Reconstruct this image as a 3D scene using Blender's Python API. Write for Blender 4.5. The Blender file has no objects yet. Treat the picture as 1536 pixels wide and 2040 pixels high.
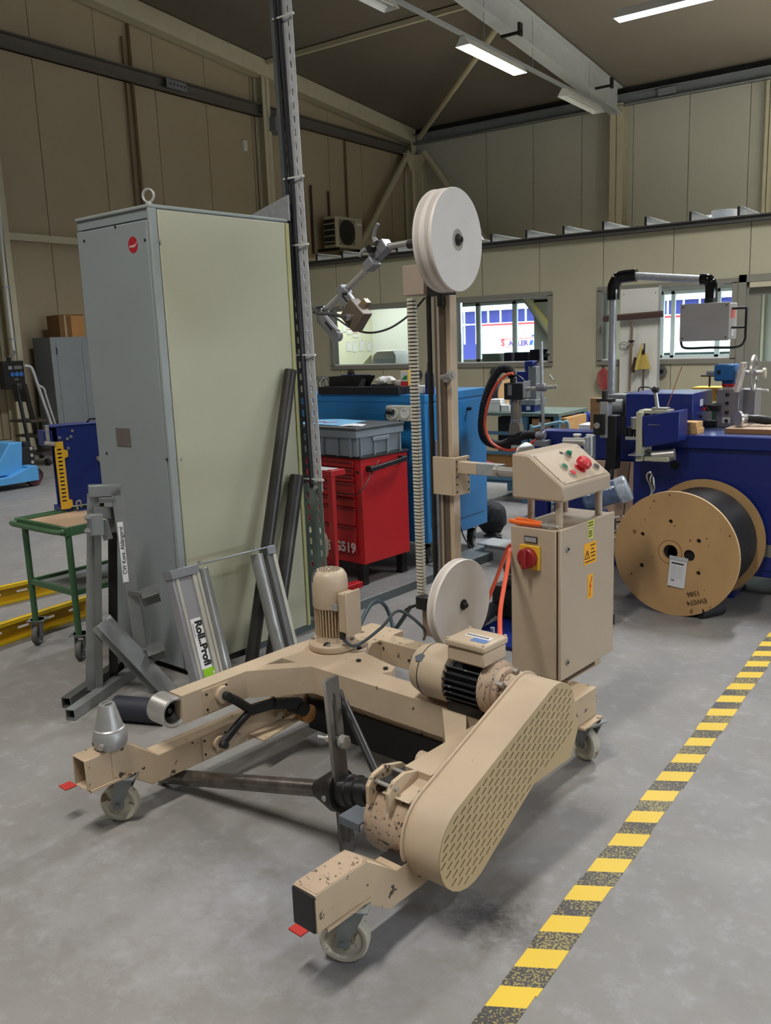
import bpy, bmesh, math, random
from mathutils import Vector, Matrix
random.seed(7)
R = math.radians
PI = math.pi
SC = bpy.context.scene
COL = SC.collection

# ------------------------------------------------------------------ camera
F_PX, PITCH, ROLL, YAW, CAM_H = 1744.2, 0.19302585, -0.0371879, -0.61714218, 1.5
_fw = Vector((math.cos(PITCH)*math.sin(YAW), math.cos(PITCH)*math.cos(YAW), -math.sin(PITCH)))
_r0 = Vector((math.cos(YAW), -math.sin(YAW), 0)); _u0 = _r0.cross(_fw)
_rt = math.cos(ROLL)*_r0 + math.sin(ROLL)*_u0
_up = -math.sin(ROLL)*_r0 + math.cos(ROLL)*_u0
CAM = Vector((0, 0, CAM_H))
cd = bpy.data.cameras.new('camera'); cam = bpy.data.objects.new('camera', cd); COL.objects.link(cam)
cd.sensor_fit = 'HORIZONTAL'; cd.sensor_width = 36; cd.lens = F_PX/1536*36
cd.clip_start = 0.05; cd.clip_end = 200
m = Matrix((_rt, _up, -_fw)).transposed().to_4x4(); m.translation = CAM
cam.matrix_world = m
SC.camera = cam

# ------------------------------------------------------------------ world, exposure, lights
w = bpy.data.worlds.new('daylight'); SC.world = w; w.use_nodes = True
bg = w.node_tree.nodes['Background']; bg.inputs[0].default_value = (0.80, 0.90, 1.0, 1); bg.inputs[1].default_value = 26.0
SC.view_settings.view_transform = 'Standard'; SC.view_settings.look = 'None'
SC.view_settings.gamma = 1; SC.view_settings.use_curve_mapping = False
SC.view_settings.exposure = -0.88
SC.cycles.max_bounces = 6; SC.cycles.diffuse_bounces = 4; SC.cycles.glossy_bounces = 3
SC.cycles.transmission_bounces = 6; SC.cycles.transparent_max_bounces = 8
SC.cycles.caustics_reflective = False; SC.cycles.caustics_refractive = False
SC.cycles.sample_clamp_indirect = 6

def area(name, loc, sx, sy, power, color=(1, 1, 1), rot=(0, 0, 0), spread=PI):
    l = bpy.data.lights.new(name, 'AREA'); l.shape = 'RECTANGLE'; l.size = sx; l.size_y = sy
    l.energy = power; l.color = color; l.spread = spread
    o = bpy.data.objects.new(name, l); o.location = loc; o.rotation_euler = rot; COL.objects.link(o)
    return o
# strip lamps of the hall that hang outside the frame (rows continue over the camera)
HALL = (1.0, 0.955, 0.88); HALLC = (0.93, 0.96, 1.0)
for i, (x, y, s) in enumerate([(1.2, 12, 1.4), (-1.2, 15.0, 4.2), (-1.5, 7.4, 2.0), (2.6, 6.8, 1.6), (-7.0, 6.5, 1.1), (-1.6, 0.2, 1.15), (3.0, 0.3, .9), (-7.0, 0.5, 1.0)]):
    area('hall_lamp_light', (x, y, 5.25), .3, 1.7, 190*s, HALL if i % 2 else HALLC, spread=R(136))
area('office_light', (-5.0, 14.5, 2.55), 4.5, 3.0, 620, (0.92, 0.96, 1.0))
area('office_light', (-8.8, 12.0, 2.55), 1.2, 1.5, 100, (1.0, 0.97, 0.88))

# ------------------------------------------------------------------ colour and materials
def lin(c):
    c = c/255.0
    return c/12.92 if c <= 0.04045 else ((c+0.055)/1.055)**2.4
def rgb(r, g, b): return (lin(r), lin(g), lin(b), 1)
MATS = {}
def mat(name, col, rough=0.5, metal=0.0, var=0.06, vscale=6.0, chip=None, chips=(30, 0.66), bump=0.0, bscale=60, emit=None, alpha=None, stretch=None, coat=0):
    """painted or bare surface: base colour with slow tonal variation, optional chipped spots, fine relief"""
    if name in MATS: return MATS[name]
    m = bpy.data.materials.new(name); m.use_nodes = True; MATS[name] = m
    nt = m.node_tree; N = nt.nodes; L = nt.links; b = N['Principled BSDF']
    b.inputs['Roughness'].default_value = rough; b.inputs['Metallic'].default_value = metal
    if coat: b.inputs['Coat Weight'].default_value = coat
    c = rgb(*col); b.inputs['Base Color'].default_value = c
    if emit:
        b.inputs['Emission Color'].default_value = rgb(*emit[0]); b.inputs['Emission Strength'].default_value = emit[1]
        return m
    tc = N.new('ShaderNodeTexCoord'); src = tc.outputs['Object']
    if stretch:
        mp = N.new('ShaderNodeMapping'); mp.inputs['Scale'].default_value = stretch; L.new(src, mp.inputs[0]); src = mp.outputs[0]
    n1 = N.new('ShaderNodeTexNoise'); n1.inputs['Scale'].default_value = vscale; n1.inputs['Detail'].default_value = 5
    L.new(src, n1.inputs['Vector'])
    mr = N.new('ShaderNodeMapRange'); mr.inputs['From Min'].default_value = .3; mr.inputs['From Max'].default_value = .7
    mr.inputs['To Min'].default_value = 1-var; mr.inputs['To Max'].default_value = 1+var
    L.new(n1.outputs[0], mr.inputs[0])
    mx = N.new('ShaderNodeMix'); mx.data_type = 'RGBA'; mx.blend_type = 'MULTIPLY'; mx.inputs[0].default_value = 1
    mx.inputs[6].default_value = c; L.new(mr.outputs[0], mx.inputs[7]); out = mx.outputs[2]
    if chip:
        n2 = N.new('ShaderNodeTexNoise'); n2.inputs['Scale'].default_value = chips[0]; n2.inputs['Detail'].default_value = 4; n2.inputs['Roughness'].default_value = .6
        L.new(src, n2.inputs['Vector'])
        r2 = N.new('ShaderNodeMapRange'); r2.inputs['From Min'].default_value = chips[1]; r2.inputs['From Max'].default_value = chips[1]+.03
        L.new(n2.outputs[0], r2.inputs[0])
        m2 = N.new('ShaderNodeMix'); m2.data_type = 'RGBA'; L.new(r2.outputs[0], m2.inputs[0]); L.new(out, m2.inputs[6]); m2.inputs[7].default_value = rgb(*chip); out = m2.outputs[2]
    L.new(out, b.inputs['Base Color'])
    if bump:
        n3 = N.new('ShaderNodeTexNoise'); n3.inputs['Scale'].default_value = bscale; n3.inputs['Detail'].default_value = 3; L.new(src, n3.inputs['Vector'])
        bp = N.new('ShaderNodeBump'); bp.inputs['Strength'].default_value = bump; bp.inputs['Distance'].default_value = .003
        L.new(n3.outputs[0], bp.inputs['Height']); L.new(bp.outputs[0], b.inputs['Normal'])
    return m
def glass(name='glass', tint=(235, 242, 240)):
    if name in MATS: return MATS[name]
    m = bpy.data.materials.new(name); m.use_nodes = True; MATS[name] = m
    nt = m.node_tree; N = nt.nodes; L = nt.links; N.remove(N['Principled BSDF'])
    t = N.new('ShaderNodeBsdfTransparent'); t.inputs[0].default_value = rgb(*tint)
    g = N.new('ShaderNodeBsdfGlossy'); g.inputs['Roughness'].default_value = .02
    fr = N.new('ShaderNodeFresnel'); fr.inputs[0].default_value = 1.45
    mx = N.new('ShaderNodeMixShader'); L.new(fr.outputs[0], mx.inputs[0]); L.new(t.outputs[0], mx.inputs[1]); L.new(g.outputs[0], mx.inputs[2])
    L.new(mx.outputs[0], N['Material Output'].inputs[0])
    return m
BEIGE = mat('beige_machine_paint', (190, 171, 147), .42, chip=(74, 68, 62), chips=(34, .71), var=.08, bump=.15, bscale=90)
BEIGEC = mat('beige_worn_paint', (188, 167, 140), .5, chip=(60, 52, 44), chips=(26, .63), var=.09, bump=.2)
BEIGEW = mat('beige_very_worn_paint', (176, 154, 132), .5, chip=(84, 74, 66), chips=(80, .60), var=.1, bump=.2)
CABB = mat('beige_cabinet_paint', (180, 163, 142), .45, var=.03, bump=.12, bscale=220)
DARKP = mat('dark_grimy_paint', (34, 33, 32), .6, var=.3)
STEEL = mat('bare_steel', (168, 166, 162), .38, .6, var=.15, vscale=14)
STEELR = mat('turned_steel', (188, 186, 182), .32, .6, var=.12, vscale=20, stretch=(1, 1, 8))
DSTEEL = mat('dark_oiled_steel', (58, 56, 54), .4, .7, var=.25, vscale=12)
BLACKM = mat('black_painted_metal', (26, 26, 27), .4, .1, var=.15)
BLACKP = mat('black_plastic', (22, 22, 24), .45, var=.1)
RUBBER = mat('black_rubber', (28, 28, 31), .75, var=.2, bump=.3)
GALV = mat('galvanised_steel', (178, 182, 186), .42, .5, var=.12, vscale=40)
GALVD = mat('dull_galvanised_steel', (134, 140, 140), .5, .6, var=.14, vscale=30)
ALU = mat('brushed_aluminium', (200, 200, 200), .36, .55, var=.05, stretch=(30, 30, 2))
CASTG = mat('cast_grey_aluminium', (150, 152, 158), .42, .55, var=.06)
NYLON = mat('white_nylon', (214, 208, 196), .5, var=.05)
WHEELN = mat('dirty_nylon_wheel', (182, 176, 160), .55, var=.1, chip=(112, 96, 78), chips=(18, .60))
WHITEP = mat('white_plastic', (222, 222, 218), .45, var=.03)
WHITEPAPER = mat('white_paper', (225, 226, 226), .8, var=.03)
PULLEY = mat('white_polyamide_pulley', (226, 220, 214), .42, var=.035, vscale=9)
RED = mat('red_plastic', (200, 40, 48), .35, var=.03)
REDP = mat('red_painted_metal', (178, 30, 34), .42, var=.08, vscale=4)
REDD = mat('dark_red_plastic', (140, 28, 34), .4)
YELL = mat('yellow_plastic', (222, 176, 48), .5, var=.04)
GREENB = mat('green_button', (24, 116, 84), .3)
BLUEM = mat('blue_machine_paint', (24, 42, 118), .3, var=.05, vscale=3)
BLUEL = mat('light_blue_cabinet_paint', (36, 118, 178), .38, var=.05, vscale=3)
ORANGE = mat('orange_rubber_hose', (226, 92, 62), .45, var=.06)
INK = mat('black_ink', (24, 24, 26), .7)
INKR = mat('red_ink', (196, 30, 50), .7)
PLY = mat('plywood', (196, 158, 108), .6, var=.1, vscale=5, chip=(128, 88, 50), chips=(16, .69), stretch=(1, 1, .45))
PLYE = mat('plywood_edge', (206, 176, 130), .65, var=.12, vscale=20)
CARD = mat('cardboard', (172, 122, 70), .8, var=.05)
CARDD = mat('shaded_cardboard', (122, 88, 52), .85, var=.08)

# ------------------------------------------------------------------ mesh building
class MB:
    def __init__(s): s.v = []; s.f = []
    def add(s, vs, fs, M=None):
        n = len(s.v)
        for p in vs:
            p = Vector(p); s.v.append(M @ p if M else p)
        s.f += [tuple(i+n for i in f) for f in fs]; return s
    def box(s, x0, x1, y0, y1, z0, z1, M=None):
        return s.add([(x, y, z) for z in (z0, z1) for y in (y0, y1) for x in (x0, x1)],
                     [(0, 2, 3, 1), (4, 5, 7, 6), (0, 1, 5, 4), (2, 6, 7, 3), (0, 4, 6, 2), (1, 3, 7, 5)], M)
    def cbox(s, c, d, M=None):
        return s.box(c[0]-d[0]/2, c[0]+d[0]/2, c[1]-d[1]/2, c[1]+d[1]/2, c[2]-d[2]/2, c[2]+d[2]/2, M)
    def prism(s, poly, axis, a, b, M=None):
        """2-D outline extruded along axis: x -> (y,z), y -> (x,z), z -> (x,y)"""
        def P(p, t): return {'x': (t, p[0], p[1]), 'y': (p[0], t, p[1]), 'z': (p[0], p[1], t)}[axis]
        n = len(poly)
        area2 = sum(poly[i][0]*poly[(i+1) % n][1]-poly[(i+1) % n][0]*poly[i][1] for i in range(n))
        flip = (area2 < 0) ^ (axis == 'y') ^ (a > b)
        fs = [tuple(range(n))[::-1], tuple(range(n, 2*n))] + [(i, (i+1) % n, n+(i+1) % n, n+i) for i in range(n)]
        if flip: fs = [f[::-1] for f in fs]
        return s.add([P(p, a) for p in poly]+[P(p, b) for p in poly], fs, M)
    def cyl(s, p0, p1, r0, r1=None, n=20, cap=True, cap1=True):
        p0, p1 = Vector(p0), Vector(p1); r1 = r0 if r1 is None else r1
        z = (p1-p0).normalized(); x = z.orthogonal().normalized(); y = z.cross(x)
        vs = [p+r*(math.cos(2*PI*i/n)*x+math.sin(2*PI*i/n)*y) for p, r in ((p0, r0), (p1, r1)) for i in range(n)]
        fs = [(i, (i+1) % n, n+(i+1) % n, n+i) for i in range(n)]
        if cap: fs.append(tuple(range(n))[::-1])
        if cap and cap1: fs.append(tuple(range(n, 2*n)))
        return s.add(vs, fs)
    def lathe(s, prof, p0, ax, n=28, arc=None):
        """profile [(radius, height)] turned round the axis ax through p0"""
        p0 = Vector(p0); z = Vector(ax).normalized(); x = z.orthogonal().normalized(); y = z.cross(x)
        vs = []; fs = []; k = len(prof)
        for r, h in prof:
            for i in range(n): a = 2*PI*i/n; vs.append(p0+h*z+max(r, 1e-5)*(math.cos(a)*x+math.sin(a)*y))
        for j in range(k-1):
            for i in range(n): fs.append((j*n+i, j*n+(i+1) % n, (j+1)*n+(i+1) % n, (j+1)*n+i))
        if prof[0][0] > 1e-4: fs.append(tuple(range(n))[::-1])
        if prof[-1][0] > 1e-4: fs.append(tuple(range((k-1)*n, k*n)))
        return s.add(vs, fs)
    def ring(s, prof, p0, ax, n=28):
        """closed profile turned round ax (rings, tyres)"""
        p0 = Vector(p0); z = Vector(ax).normalized(); x = z.orthogonal().normalized(); y = z.cross(x)
        vs = []; fs = []; k = len(prof)
        for r, h in prof:
            for i in range(n): a = 2*PI*i/n; vs.append(p0+h*z+r*(math.cos(a)*x+math.sin(a)*y))
        for j in range(k):
            j2 = (j+1) % k
            for i in range(n): fs.append((j*n+i, j*n+(i+1) % n, j2*n+(i+1) % n, j2*n+i))
        return s.add(vs, fs)
    def tube(s, path, r, n=10, smooth=0, wob=None):
        P = [Vector(p) for p in path]
        if smooth:
            Q = []
            for i in range(len(P)-1):
                a = P[max(i-1, 0)]; b = P[i]; c = P[i+1]; d = P[min(i+2, len(P)-1)]
                for k in range(smooth):
                    t = k/smooth
                    Q.append(.5*((2*b)+(c-a)*t+(2*a-5*b+4*c-d)*t*t+(3*b-a-3*c+d)*t**3))
            Q.append(P[-1]); P = Q
        k = len(P); vs = []; x = None
        for j, p in enumerate(P):
            t = (P[min(j+1, k-1)]-P[max(j-1, 0)]).normalized()
            x = t.orthogonal().normalized() if x is None else (x-x.dot(t)*t).normalized()
            y = t.cross(x); rr = r if wob is None else r*(1+(wob if j % 2 else 0))
            if isinstance(r, (list, tuple)): rr = r[min(j, len(r)-1)]
            vs += [p+rr*(math.cos(2*PI*i/n)*x+math.sin(2*PI*i/n)*y) for i in range(n)]
        fs = [(j*n+i, j*n+(i+1) % n, (j+1)*n+(i+1) % n, (j+1)*n+i) for j in range(k-1) for i in range(n)]
        fs += [tuple(range(n))[::-1], tuple(range((k-1)*n, k*n))]
        return s.add(vs, fs)
    def bar(s, p0, p1, w, h, up=(0, 0, 1)):
        """rectangular bar from p0 to p1, w across, h along up"""
        p0, p1 = Vector(p0), Vector(p1); d = p1-p0; t = d.normalized(); up = Vector(up)
        x = t.cross(up)
        if x.length < 1e-4: x = t.orthogonal()
        x.normalize(); z = x.cross(t)
        M = Matrix((x, t, z)).transposed().to_4x4(); M.translation = p0
        return s.box(-w/2, w/2, 0, d.length, -h/2, h/2, M)
    def hollow(s, p0, p1, w, h, t=.004, up=(0, 0, 1)):
        """square tube open at both ends"""
        p0, p1 = Vector(p0), Vector(p1); d = p1-p0; tt = d.normalized(); up = Vector(up)
        x = tt.cross(up)
        if x.length < 1e-4: x = tt.orthogonal()
        x.normalize(); z = x.cross(tt)
        M = Matrix((x, tt, z)).transposed().to_4x4(); M.translation = p0; l = d.length
        for a in ((-w/2, -w/2+t, -h/2, h/2), (w/2-t, w/2, -h/2, h/2), (-w/2+t, w/2-t, -h/2, -h/2+t), (-w/2+t, w/2-t, h/2-t, h/2)):
            s.box(a[0], a[1], 0, l, a[2], a[3], M)
        return s
    def sphere(s, c, r, n=14, sc=(1, 1, 1)):
        k = n//2; prof = [(math.sin(PI*i/k), -math.cos(PI*i/k)) for i in range(k+1)]
        t = MB().lathe(prof, (0, 0, 0), (0, 0, 1), n)
        return s.add([(c[0]+p.x*r*sc[0], c[1]+p.y*r*sc[1], c[2]+p.z*r*sc[2]) for p in t.v], t.f)
    def mesh(s, name, smooth=True, M=None):
        me = bpy.data.meshes.new(name)
        me.from_pydata([(M @ p)[:] if M else p[:] for p in s.v], [], s.f); me.update()
        if smooth:
            me.shade_smooth(); me.set_sharp_from_angle(angle=R(34))
        return me

def newobj(name, me, m, parent=None, bevel=0, label=None, seg=2):
    o = bpy.data.objects.new(name, me); COL.objects.link(o)
    if m is not None:
        me.materials.clear()
        for q in (m if isinstance(m, (list, tuple)) else [m]): me.materials.append(q)
    if parent is not None: o.parent = parent
    if label: o['label'] = label
    if bevel:
        b = o.modifiers.new('bevel', 'BEVEL'); b.width = bevel; b.segments = seg; b.limit_method = 'ANGLE'; b.angle_limit = R(40)
    return o
class Thing:
    """an Empty at the base of a thing; parts are given in its own coordinates"""
    def __init__(s, name, label, cat, loc=(0, 0, 0), rz=0, group=None, M=None):
        o = bpy.data.objects.new(name, None); COL.objects.link(o); s.o = o
        o.empty_display_size = .05
        s.M = M if M is not None else Matrix.Translation(Vector(loc)) @ Matrix.Rotation(rz, 4, 'Z')
        o.matrix_world = s.M; s.I = s.M.inverted()
        o['label'] = label; o['category'] = cat
        if group: o['group'] = group
    def part(s, name, mb, m, parent=None, bevel=0, world=False, label=None, smooth=True, stuff=False):
        me = mb.mesh(name, smooth, s.I if world else None) if isinstance(mb, MB) else mb
        o = newobj(name, me, m, parent or s.o, bevel, label)
        if stuff: o['kind'] = 'stuff'
        return o
    def L(s, p): return s.I @ Vector(p)
def solo(name, label, cat, mb, m, loc=None, bevel=0, group=None, smooth=True):
    """a thing that is one mesh; vertices are given in world space, its origin goes to loc"""
    if loc is None:
        xs = [p.x for p in mb.v]; ys = [p.y for p in mb.v]; loc = ((min(xs)+max(xs))/2, (min(ys)+max(ys))/2, min(p.z for p in mb.v))
    o = newobj(name, mb.mesh(name, smooth, Matrix.Translation(-Vector(loc))), m, None, bevel)
    o.location = loc; o['label'] = label; o['category'] = cat
    if group: o['group'] = group
    return o
def struct(name, mb, m, bevel=0, parent=None, smooth=False, label=None):
    o = newobj(name, mb.mesh(name, smooth), m, parent, bevel, label)
    if parent is None: o['kind'] = 'structure'
    return o
def copy_tree(root, loc=None, M=None, label=None):
    """copy of a thing with copies of its parts and sub-parts (mesh data shared)"""
    def cp(o, parent):
        c = o.copy(); COL.objects.link(c)
        if parent is not None: c.parent = parent
        for ch in [x for x in o.children]: cp(ch, c)
        return c
    r = cp(root, None)
    if M is not None: r.matrix_world = M
    if loc is not None: r.location = loc
    if label: r['label'] = label
    return r
def plate(outline, holes, thick, M=None, name='plate'):
    """flat plate with real holes: 2-D outline and hole loops in its own xy plane, thickness along z (0..thick)"""
    cu = bpy.data.curves.new('tmp', 'CURVE'); cu.dimensions = '2D'; cu.fill_mode = 'BOTH'; cu.extrude = thick/2
    for loop in [outline]+list(holes):
        sp = cu.splines.new('POLY'); sp.points.add(len(loop)-1); sp.use_cyclic_u = True
        for i, p in enumerate(loop): sp.points[i].co = (p[0], p[1], 0, 1)
    ob = bpy.data.objects.new('tmp', cu); COL.objects.link(ob)
    me = bpy.data.meshes.new_from_object(ob)
    bpy.data.objects.remove(ob); bpy.data.curves.remove(cu)
    T = Matrix.Translation((0, 0, thick/2)); me.transform((M @ T) if M is not None else T)
    me.name = name
    return me
def slot(cx, cy, w, h, ang=0, n=4):
    """rounded slot outline, w long, h wide"""
    P = []; r = h/2; a = w/2-r
    for k in range(n+1): t = -PI/2+PI*k/n; P.append((a+r*math.cos(t), r*math.sin(t)))
    for k in range(n+1): t = PI/2+PI*k/n; P.append((-a+r*math.cos(t), r*math.sin(t)))
    c, s = math.cos(ang), math.sin(ang)
    return [(cx+p[0]*c-p[1]*s, cy+p[0]*s+p[1]*c) for p in P]
def circle(cx, cy, r, n=20): return [(cx+r*math.cos(2*PI*i/n), cy+r*math.sin(2*PI*i/n)) for i in range(n)]
def lettering(txt, size, M, m, parent, name='lettering', thick=.0004, bold=0, align='CENTER', world_I=None):
    """flat letters lying in the xy plane of M (x = reading direction, z = out of the surface)"""
    cu = bpy.data.curves.new('tmp', 'FONT'); cu.body = txt; cu.size = size; cu.align_x = align; cu.align_y = 'CENTER'
    cu.extrude = thick; cu.offset = bold; cu.resolution_u = 3
    ob = bpy.data.objects.new('tmp', cu); COL.objects.link(ob); me = bpy.data.meshes.new_from_object(ob)
    bpy.data.objects.remove(ob); bpy.data.curves.remove(cu)
    me.transform((world_I @ M) if world_I is not None else M); me.name = name
    return newobj(name, me, m, parent)
def frame3(o, x, z):
    """matrix with origin o, x axis x, z axis z"""
    x = Vector(x).normalized(); z = Vector(z).normalized(); y = z.cross(x).normalized(); x = y.cross(z)
    M = Matrix((x, y, z)).transposed().to_4x4(); M.translation = Vector(o); return M
# surveying helpers: the place where a photographed point lies on a known plane of the hall
def _ray(x, y): return _rt*((x-768)/F_PX)-_up*((y-1020)/F_PX)+_fw
def atZ(x, y, z): d = _ray(x, y); return CAM+d*((z-CAM.z)/d.z)
def atY(x, y, Y): d = _ray(x, y); return CAM+d*(Y/d.y)
def atX(x, y, X): d = _ray(x, y); return CAM+d*(X/d.x)
def atD(x, y, g):
    d = _ray(x, y); return CAM+d*(math.hypot(g[0], g[1])/math.hypot(d.x, d.y))
def atPl(x, y, o, n):
    d = _ray(x, y); n = Vector(n); return CAM+d*((Vector(o)-CAM).dot(n)/d.dot(n))
# ================================================================== THE HALL
WALLP = mat('cream_wall_panel', (204, 192, 164), .5, var=.025, vscale=1.2)
WALLG = mat('grey_white_wall_panel', (206, 203, 190), .5, var=.025, vscale=1.2)
OFFP = mat('yellowish_office_panel', (166, 158, 130), .5, var=.04, vscale=1.5)
CEIL = mat('grey_brown_ceiling', (112, 104, 92), .8, var=.06, vscale=.6)
SEAM = mat('dark_joint', (70, 66, 58), .8)
COLM = mat('cream_column_paint', (196, 188, 160), .5, var=.05)
GREYP = mat('grey_window_frame', (122, 118, 104), .5, var=.03)
BEAMG = mat('grey_steel_beam', (120, 124, 126), .55, var=.08)
ZC = lambda y: 6.30+.078*(18.5-y)

def ribbed(name, col, axis):
    """wall panel sheet with the fine vertical micro-ribs of a sandwich panel"""
    m = mat(name, col, .5, var=.03, vscale=1.0)
    nt = m.node_tree; N = nt.nodes; L = nt.links
    tc = N.new('ShaderNodeTexCoord'); wv = N.new('ShaderNodeTexWave'); wv.bands_direction = axis; wv.inputs['Scale'].default_value = 6.5
    L.new(tc.outputs['Object'], wv.inputs['Vector'])
    bp = N.new('ShaderNodeBump'); bp.inputs['Strength'].default_value = .25; bp.inputs['Distance'].default_value = .003
    L.new(wv.outputs[1], bp.inputs['Height']); L.new(bp.outputs[0], N['Principled BSDF'].inputs['Normal'])
    return m
LEFTP = ribbed('cream_ribbed_panel', (172, 156, 128), 'Y')
BACKP = ribbed('pale_grey_ribbed_panel', (190, 187, 172), 'X')

# floor: polished concrete with blotches, fine scratches, oil stain and dust
def floor_mat():
    m = bpy.data.materials.new('concrete_floor'); m.use_nodes = True
    nt = m.node_tree; N = nt.nodes; L = nt.links; b = N['Principled BSDF']
    tc = N.new('ShaderNodeTexCoord'); P = tc.outputs['Object']
    def noise(sc, det=6, ro=.6):
        n = N.new('ShaderNodeTexNoise'); n.inputs['Scale'].default_value = sc; n.inputs['Detail'].default_value = det; n.inputs['Roughness'].default_value = ro
        L.new(P, n.inputs['Vector']); return n.outputs[0]
    def rng(i, a, b_, c, d):
        r = N.new('ShaderNodeMapRange'); L.new(i, r.inputs[0])
        for k, v in enumerate((a, b_, c, d)): r.inputs[k+1].default_value = v
        return r.outputs[0]
    def mixc(f, a, c2, bt='MIX'):
        x = N.new('ShaderNodeMix'); x.data_type = 'RGBA'; x.blend_type = bt
        if isinstance(f, float): x.inputs[0].default_value = f
        else: L.new(f, x.inputs[0])
        for k, v in ((6, a), (7, c2)):
            if isinstance(v, tuple): x.inputs[k].default_value = v
            else: L.new(v, x.inputs[k])
        return x.outputs[2]
    c = mixc(rng(noise(.8, 7, .62), .35, .68, 0, 1), rgb(124, 123, 123), rgb(141, 138, 133))
    c = mixc(rng(noise(2.6, 8, .7), .50, .72, 0, .30), c, rgb(114, 104, 90))
    c = mixc(rng(noise(14, 6, .7), .52, .70, 0, .30), c, rgb(176, 178, 184))
    c = mixc(rng(noise(55, 4, .7), .60, .70, 0, .35), c, rgb(112, 108, 104))
    c = mixc(rng(noise(7, 10, .85), .66, .70, 0, .45), c, rgb(96, 88, 80))
    def spot(x, y, rx, ry, col, amt, c, sc=9):
        mp = N.new('ShaderNodeMapping'); mp.vector_type = 'POINT'
        mp.inputs['Location'].default_value = (-x/rx, -y/ry, 0); mp.inputs['Scale'].default_value = (1/rx, 1/ry, 1)
        L.new(P, mp.inputs[0]); ln = N.new('ShaderNodeVectorMath'); ln.operation = 'LENGTH'; L.new(mp.outputs[0], ln.inputs[0])
        ad = N.new('ShaderNodeMath'); ad.operation = 'ADD'; L.new(ln.outputs[1], ad.inputs[0])
        L.new(rng(noise(sc, 8, .8), .3, .7, -.75, .75), ad.inputs[1])
        return mixc(rng(ad.outputs[0], .25, 1.0, amt, 0), c, col)
    c = spot(-1.00, 1.80, .16, .11, rgb(70, 68, 68), .55, c, 14)
    c = spot(-1.00, 1.82, .075, .05, rgb(34, 33, 34), .7, c, 30)
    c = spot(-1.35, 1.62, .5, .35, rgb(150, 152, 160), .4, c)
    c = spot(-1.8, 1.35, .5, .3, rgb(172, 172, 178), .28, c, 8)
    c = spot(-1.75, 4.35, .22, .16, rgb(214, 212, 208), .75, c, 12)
    c = spot(-.98, 1.18, .07, .06, rgb(92, 88, 84), .6, c)
    L.new(c, b.inputs['Base Color'])
    L.new(rng(noise(3, 6, .7), .3, .7, .42, .62), b.inputs['Roughness'])
    bp = N.new('ShaderNodeBump'); bp.inputs['Strength'].default_value = .12; bp.inputs['Distance'].default_value = .002
    L.new(noise(120, 4, .6), bp.inputs['Height']); L.new(bp.outputs[0], b.inputs['Normal'])
    return m
struct('floor', MB().box(-12.3, 9.3, -6.3, 18.8, -.1, 0), floor_mat())
# ceiling of wide roof panels laid across the purlins
cei = struct('ceiling', MB().prism([(-6.3, ZC(-6.3)+.02), (18.8, ZC(18.8)+.02), (18.8, ZC(18.8)+.25), (-6.3, ZC(-6.3)+.25)], 'x', -12.3, 9.3), SEAM)
for k, (a, b_) in enumerate([(-6.2, -1.1), (-1.08, 3.9), (3.92, 8.4), (8.42, 13.22), (13.24, 18.6)]):
    struct('roof_panel', MB().prism([(a, ZC(a)), (b_, ZC(b_)), (b_, ZC(b_)+.03), (a, ZC(a)+.03)], 'x', -12.1, 9.1), CEIL, parent=cei)
# left (gable) wall
wl = struct('wall_left', MB().prism([(-6.3, -.0), (18.6, 0), (18.6, ZC(18.6)), (-6.3, ZC(-6.3))], 'x', -12.3, -12.02), SEAM)
y = 18.5-1.14*21.6
ys = [8.43-1.15*k for k in range(13, 0, -1)] + [8.43+1.15*k for k in range(0, 9)] + [18.5]
for a, b_ in zip(ys[:-1], ys[1:]):
    if b_-a < .05: continue
    struct('wall_panel', MB().prism([(a+.006, .28), (b_-.006, .28), (b_-.006, ZC(b_)-.01), (a+.006, ZC(a)-.01)], 'x', -12.06, -12.0), LEFTP, parent=wl)
struct('baseboard_left', MB().box(-12.05, -11.94, -6.2, 18.4, 0, .27), COLM)
# back wall with two window openings behind the office
wb = struct('wall_back', MB().box(-12.3, 9.3, 18.56, 18.8, 2.42, 6.4).box(-12.3, -10.95, 18.56, 18.8, 0, 2.42).box(-8.4, -5.97, 18.56, 18.8, 0, 2.42)
            .box(-4.5, 9.3, 18.56, 18.8, 0, 2.42).box(-10.95, -8.4, 18.56, 18.8, 0, .93).box(-5.97, -4.5, 18.56, 18.8, 0, .93)
            .box(-10.95, -8.4, 18.56, 18.8, 2.28, 2.42).box(-5.97, -4.5, 18.56, 18.8, 2.28, 2.42), WALLG)
xs = [-12.0, -11.1, -9.98, -8.83, -7.71, -6.6, -5.48, -4.35, -3.23, -2.1, -.98, .15, 1.3, 2.4, 3.5, 4.6, 5.7, 6.8, 7.9, 9.0]
for a, b_ in zip(xs[:-1], xs[1:]):
    struct('wall_panel', MB().box(a+.006, b_-.006, 18.5, 18.57, 2.45, 6.28), BACKP, parent=wb)
    if b_ <= -10.9 or a >= -4.4 or (a > -8.9 and b_ < -5.9):
        struct('wall_panel', MB().box(a+.006, b_-.006, 18.5, 18.57, 0.02, 2.44), BACKP, parent=wb)
# right and front walls lie outside the frame; the right one has an added opening to let daylight in
wr = struct('wall_right', MB().box(9.0, 9.3, -6.3, 18.8, 0, 1.2).box(9.0, 9.3, -6.3, 18.8, 2.3, 8.4).box(9.0, 9.3, -6.3, 0, 1.2, 2.3).box(9.0, 9.3, 8, 18.8, 1.2, 2.3), WALLG)
struct('wall_front', MB().box(-12.3, 9.3, -6.6, -6.3, 0, 8.4), WALLG)

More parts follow.
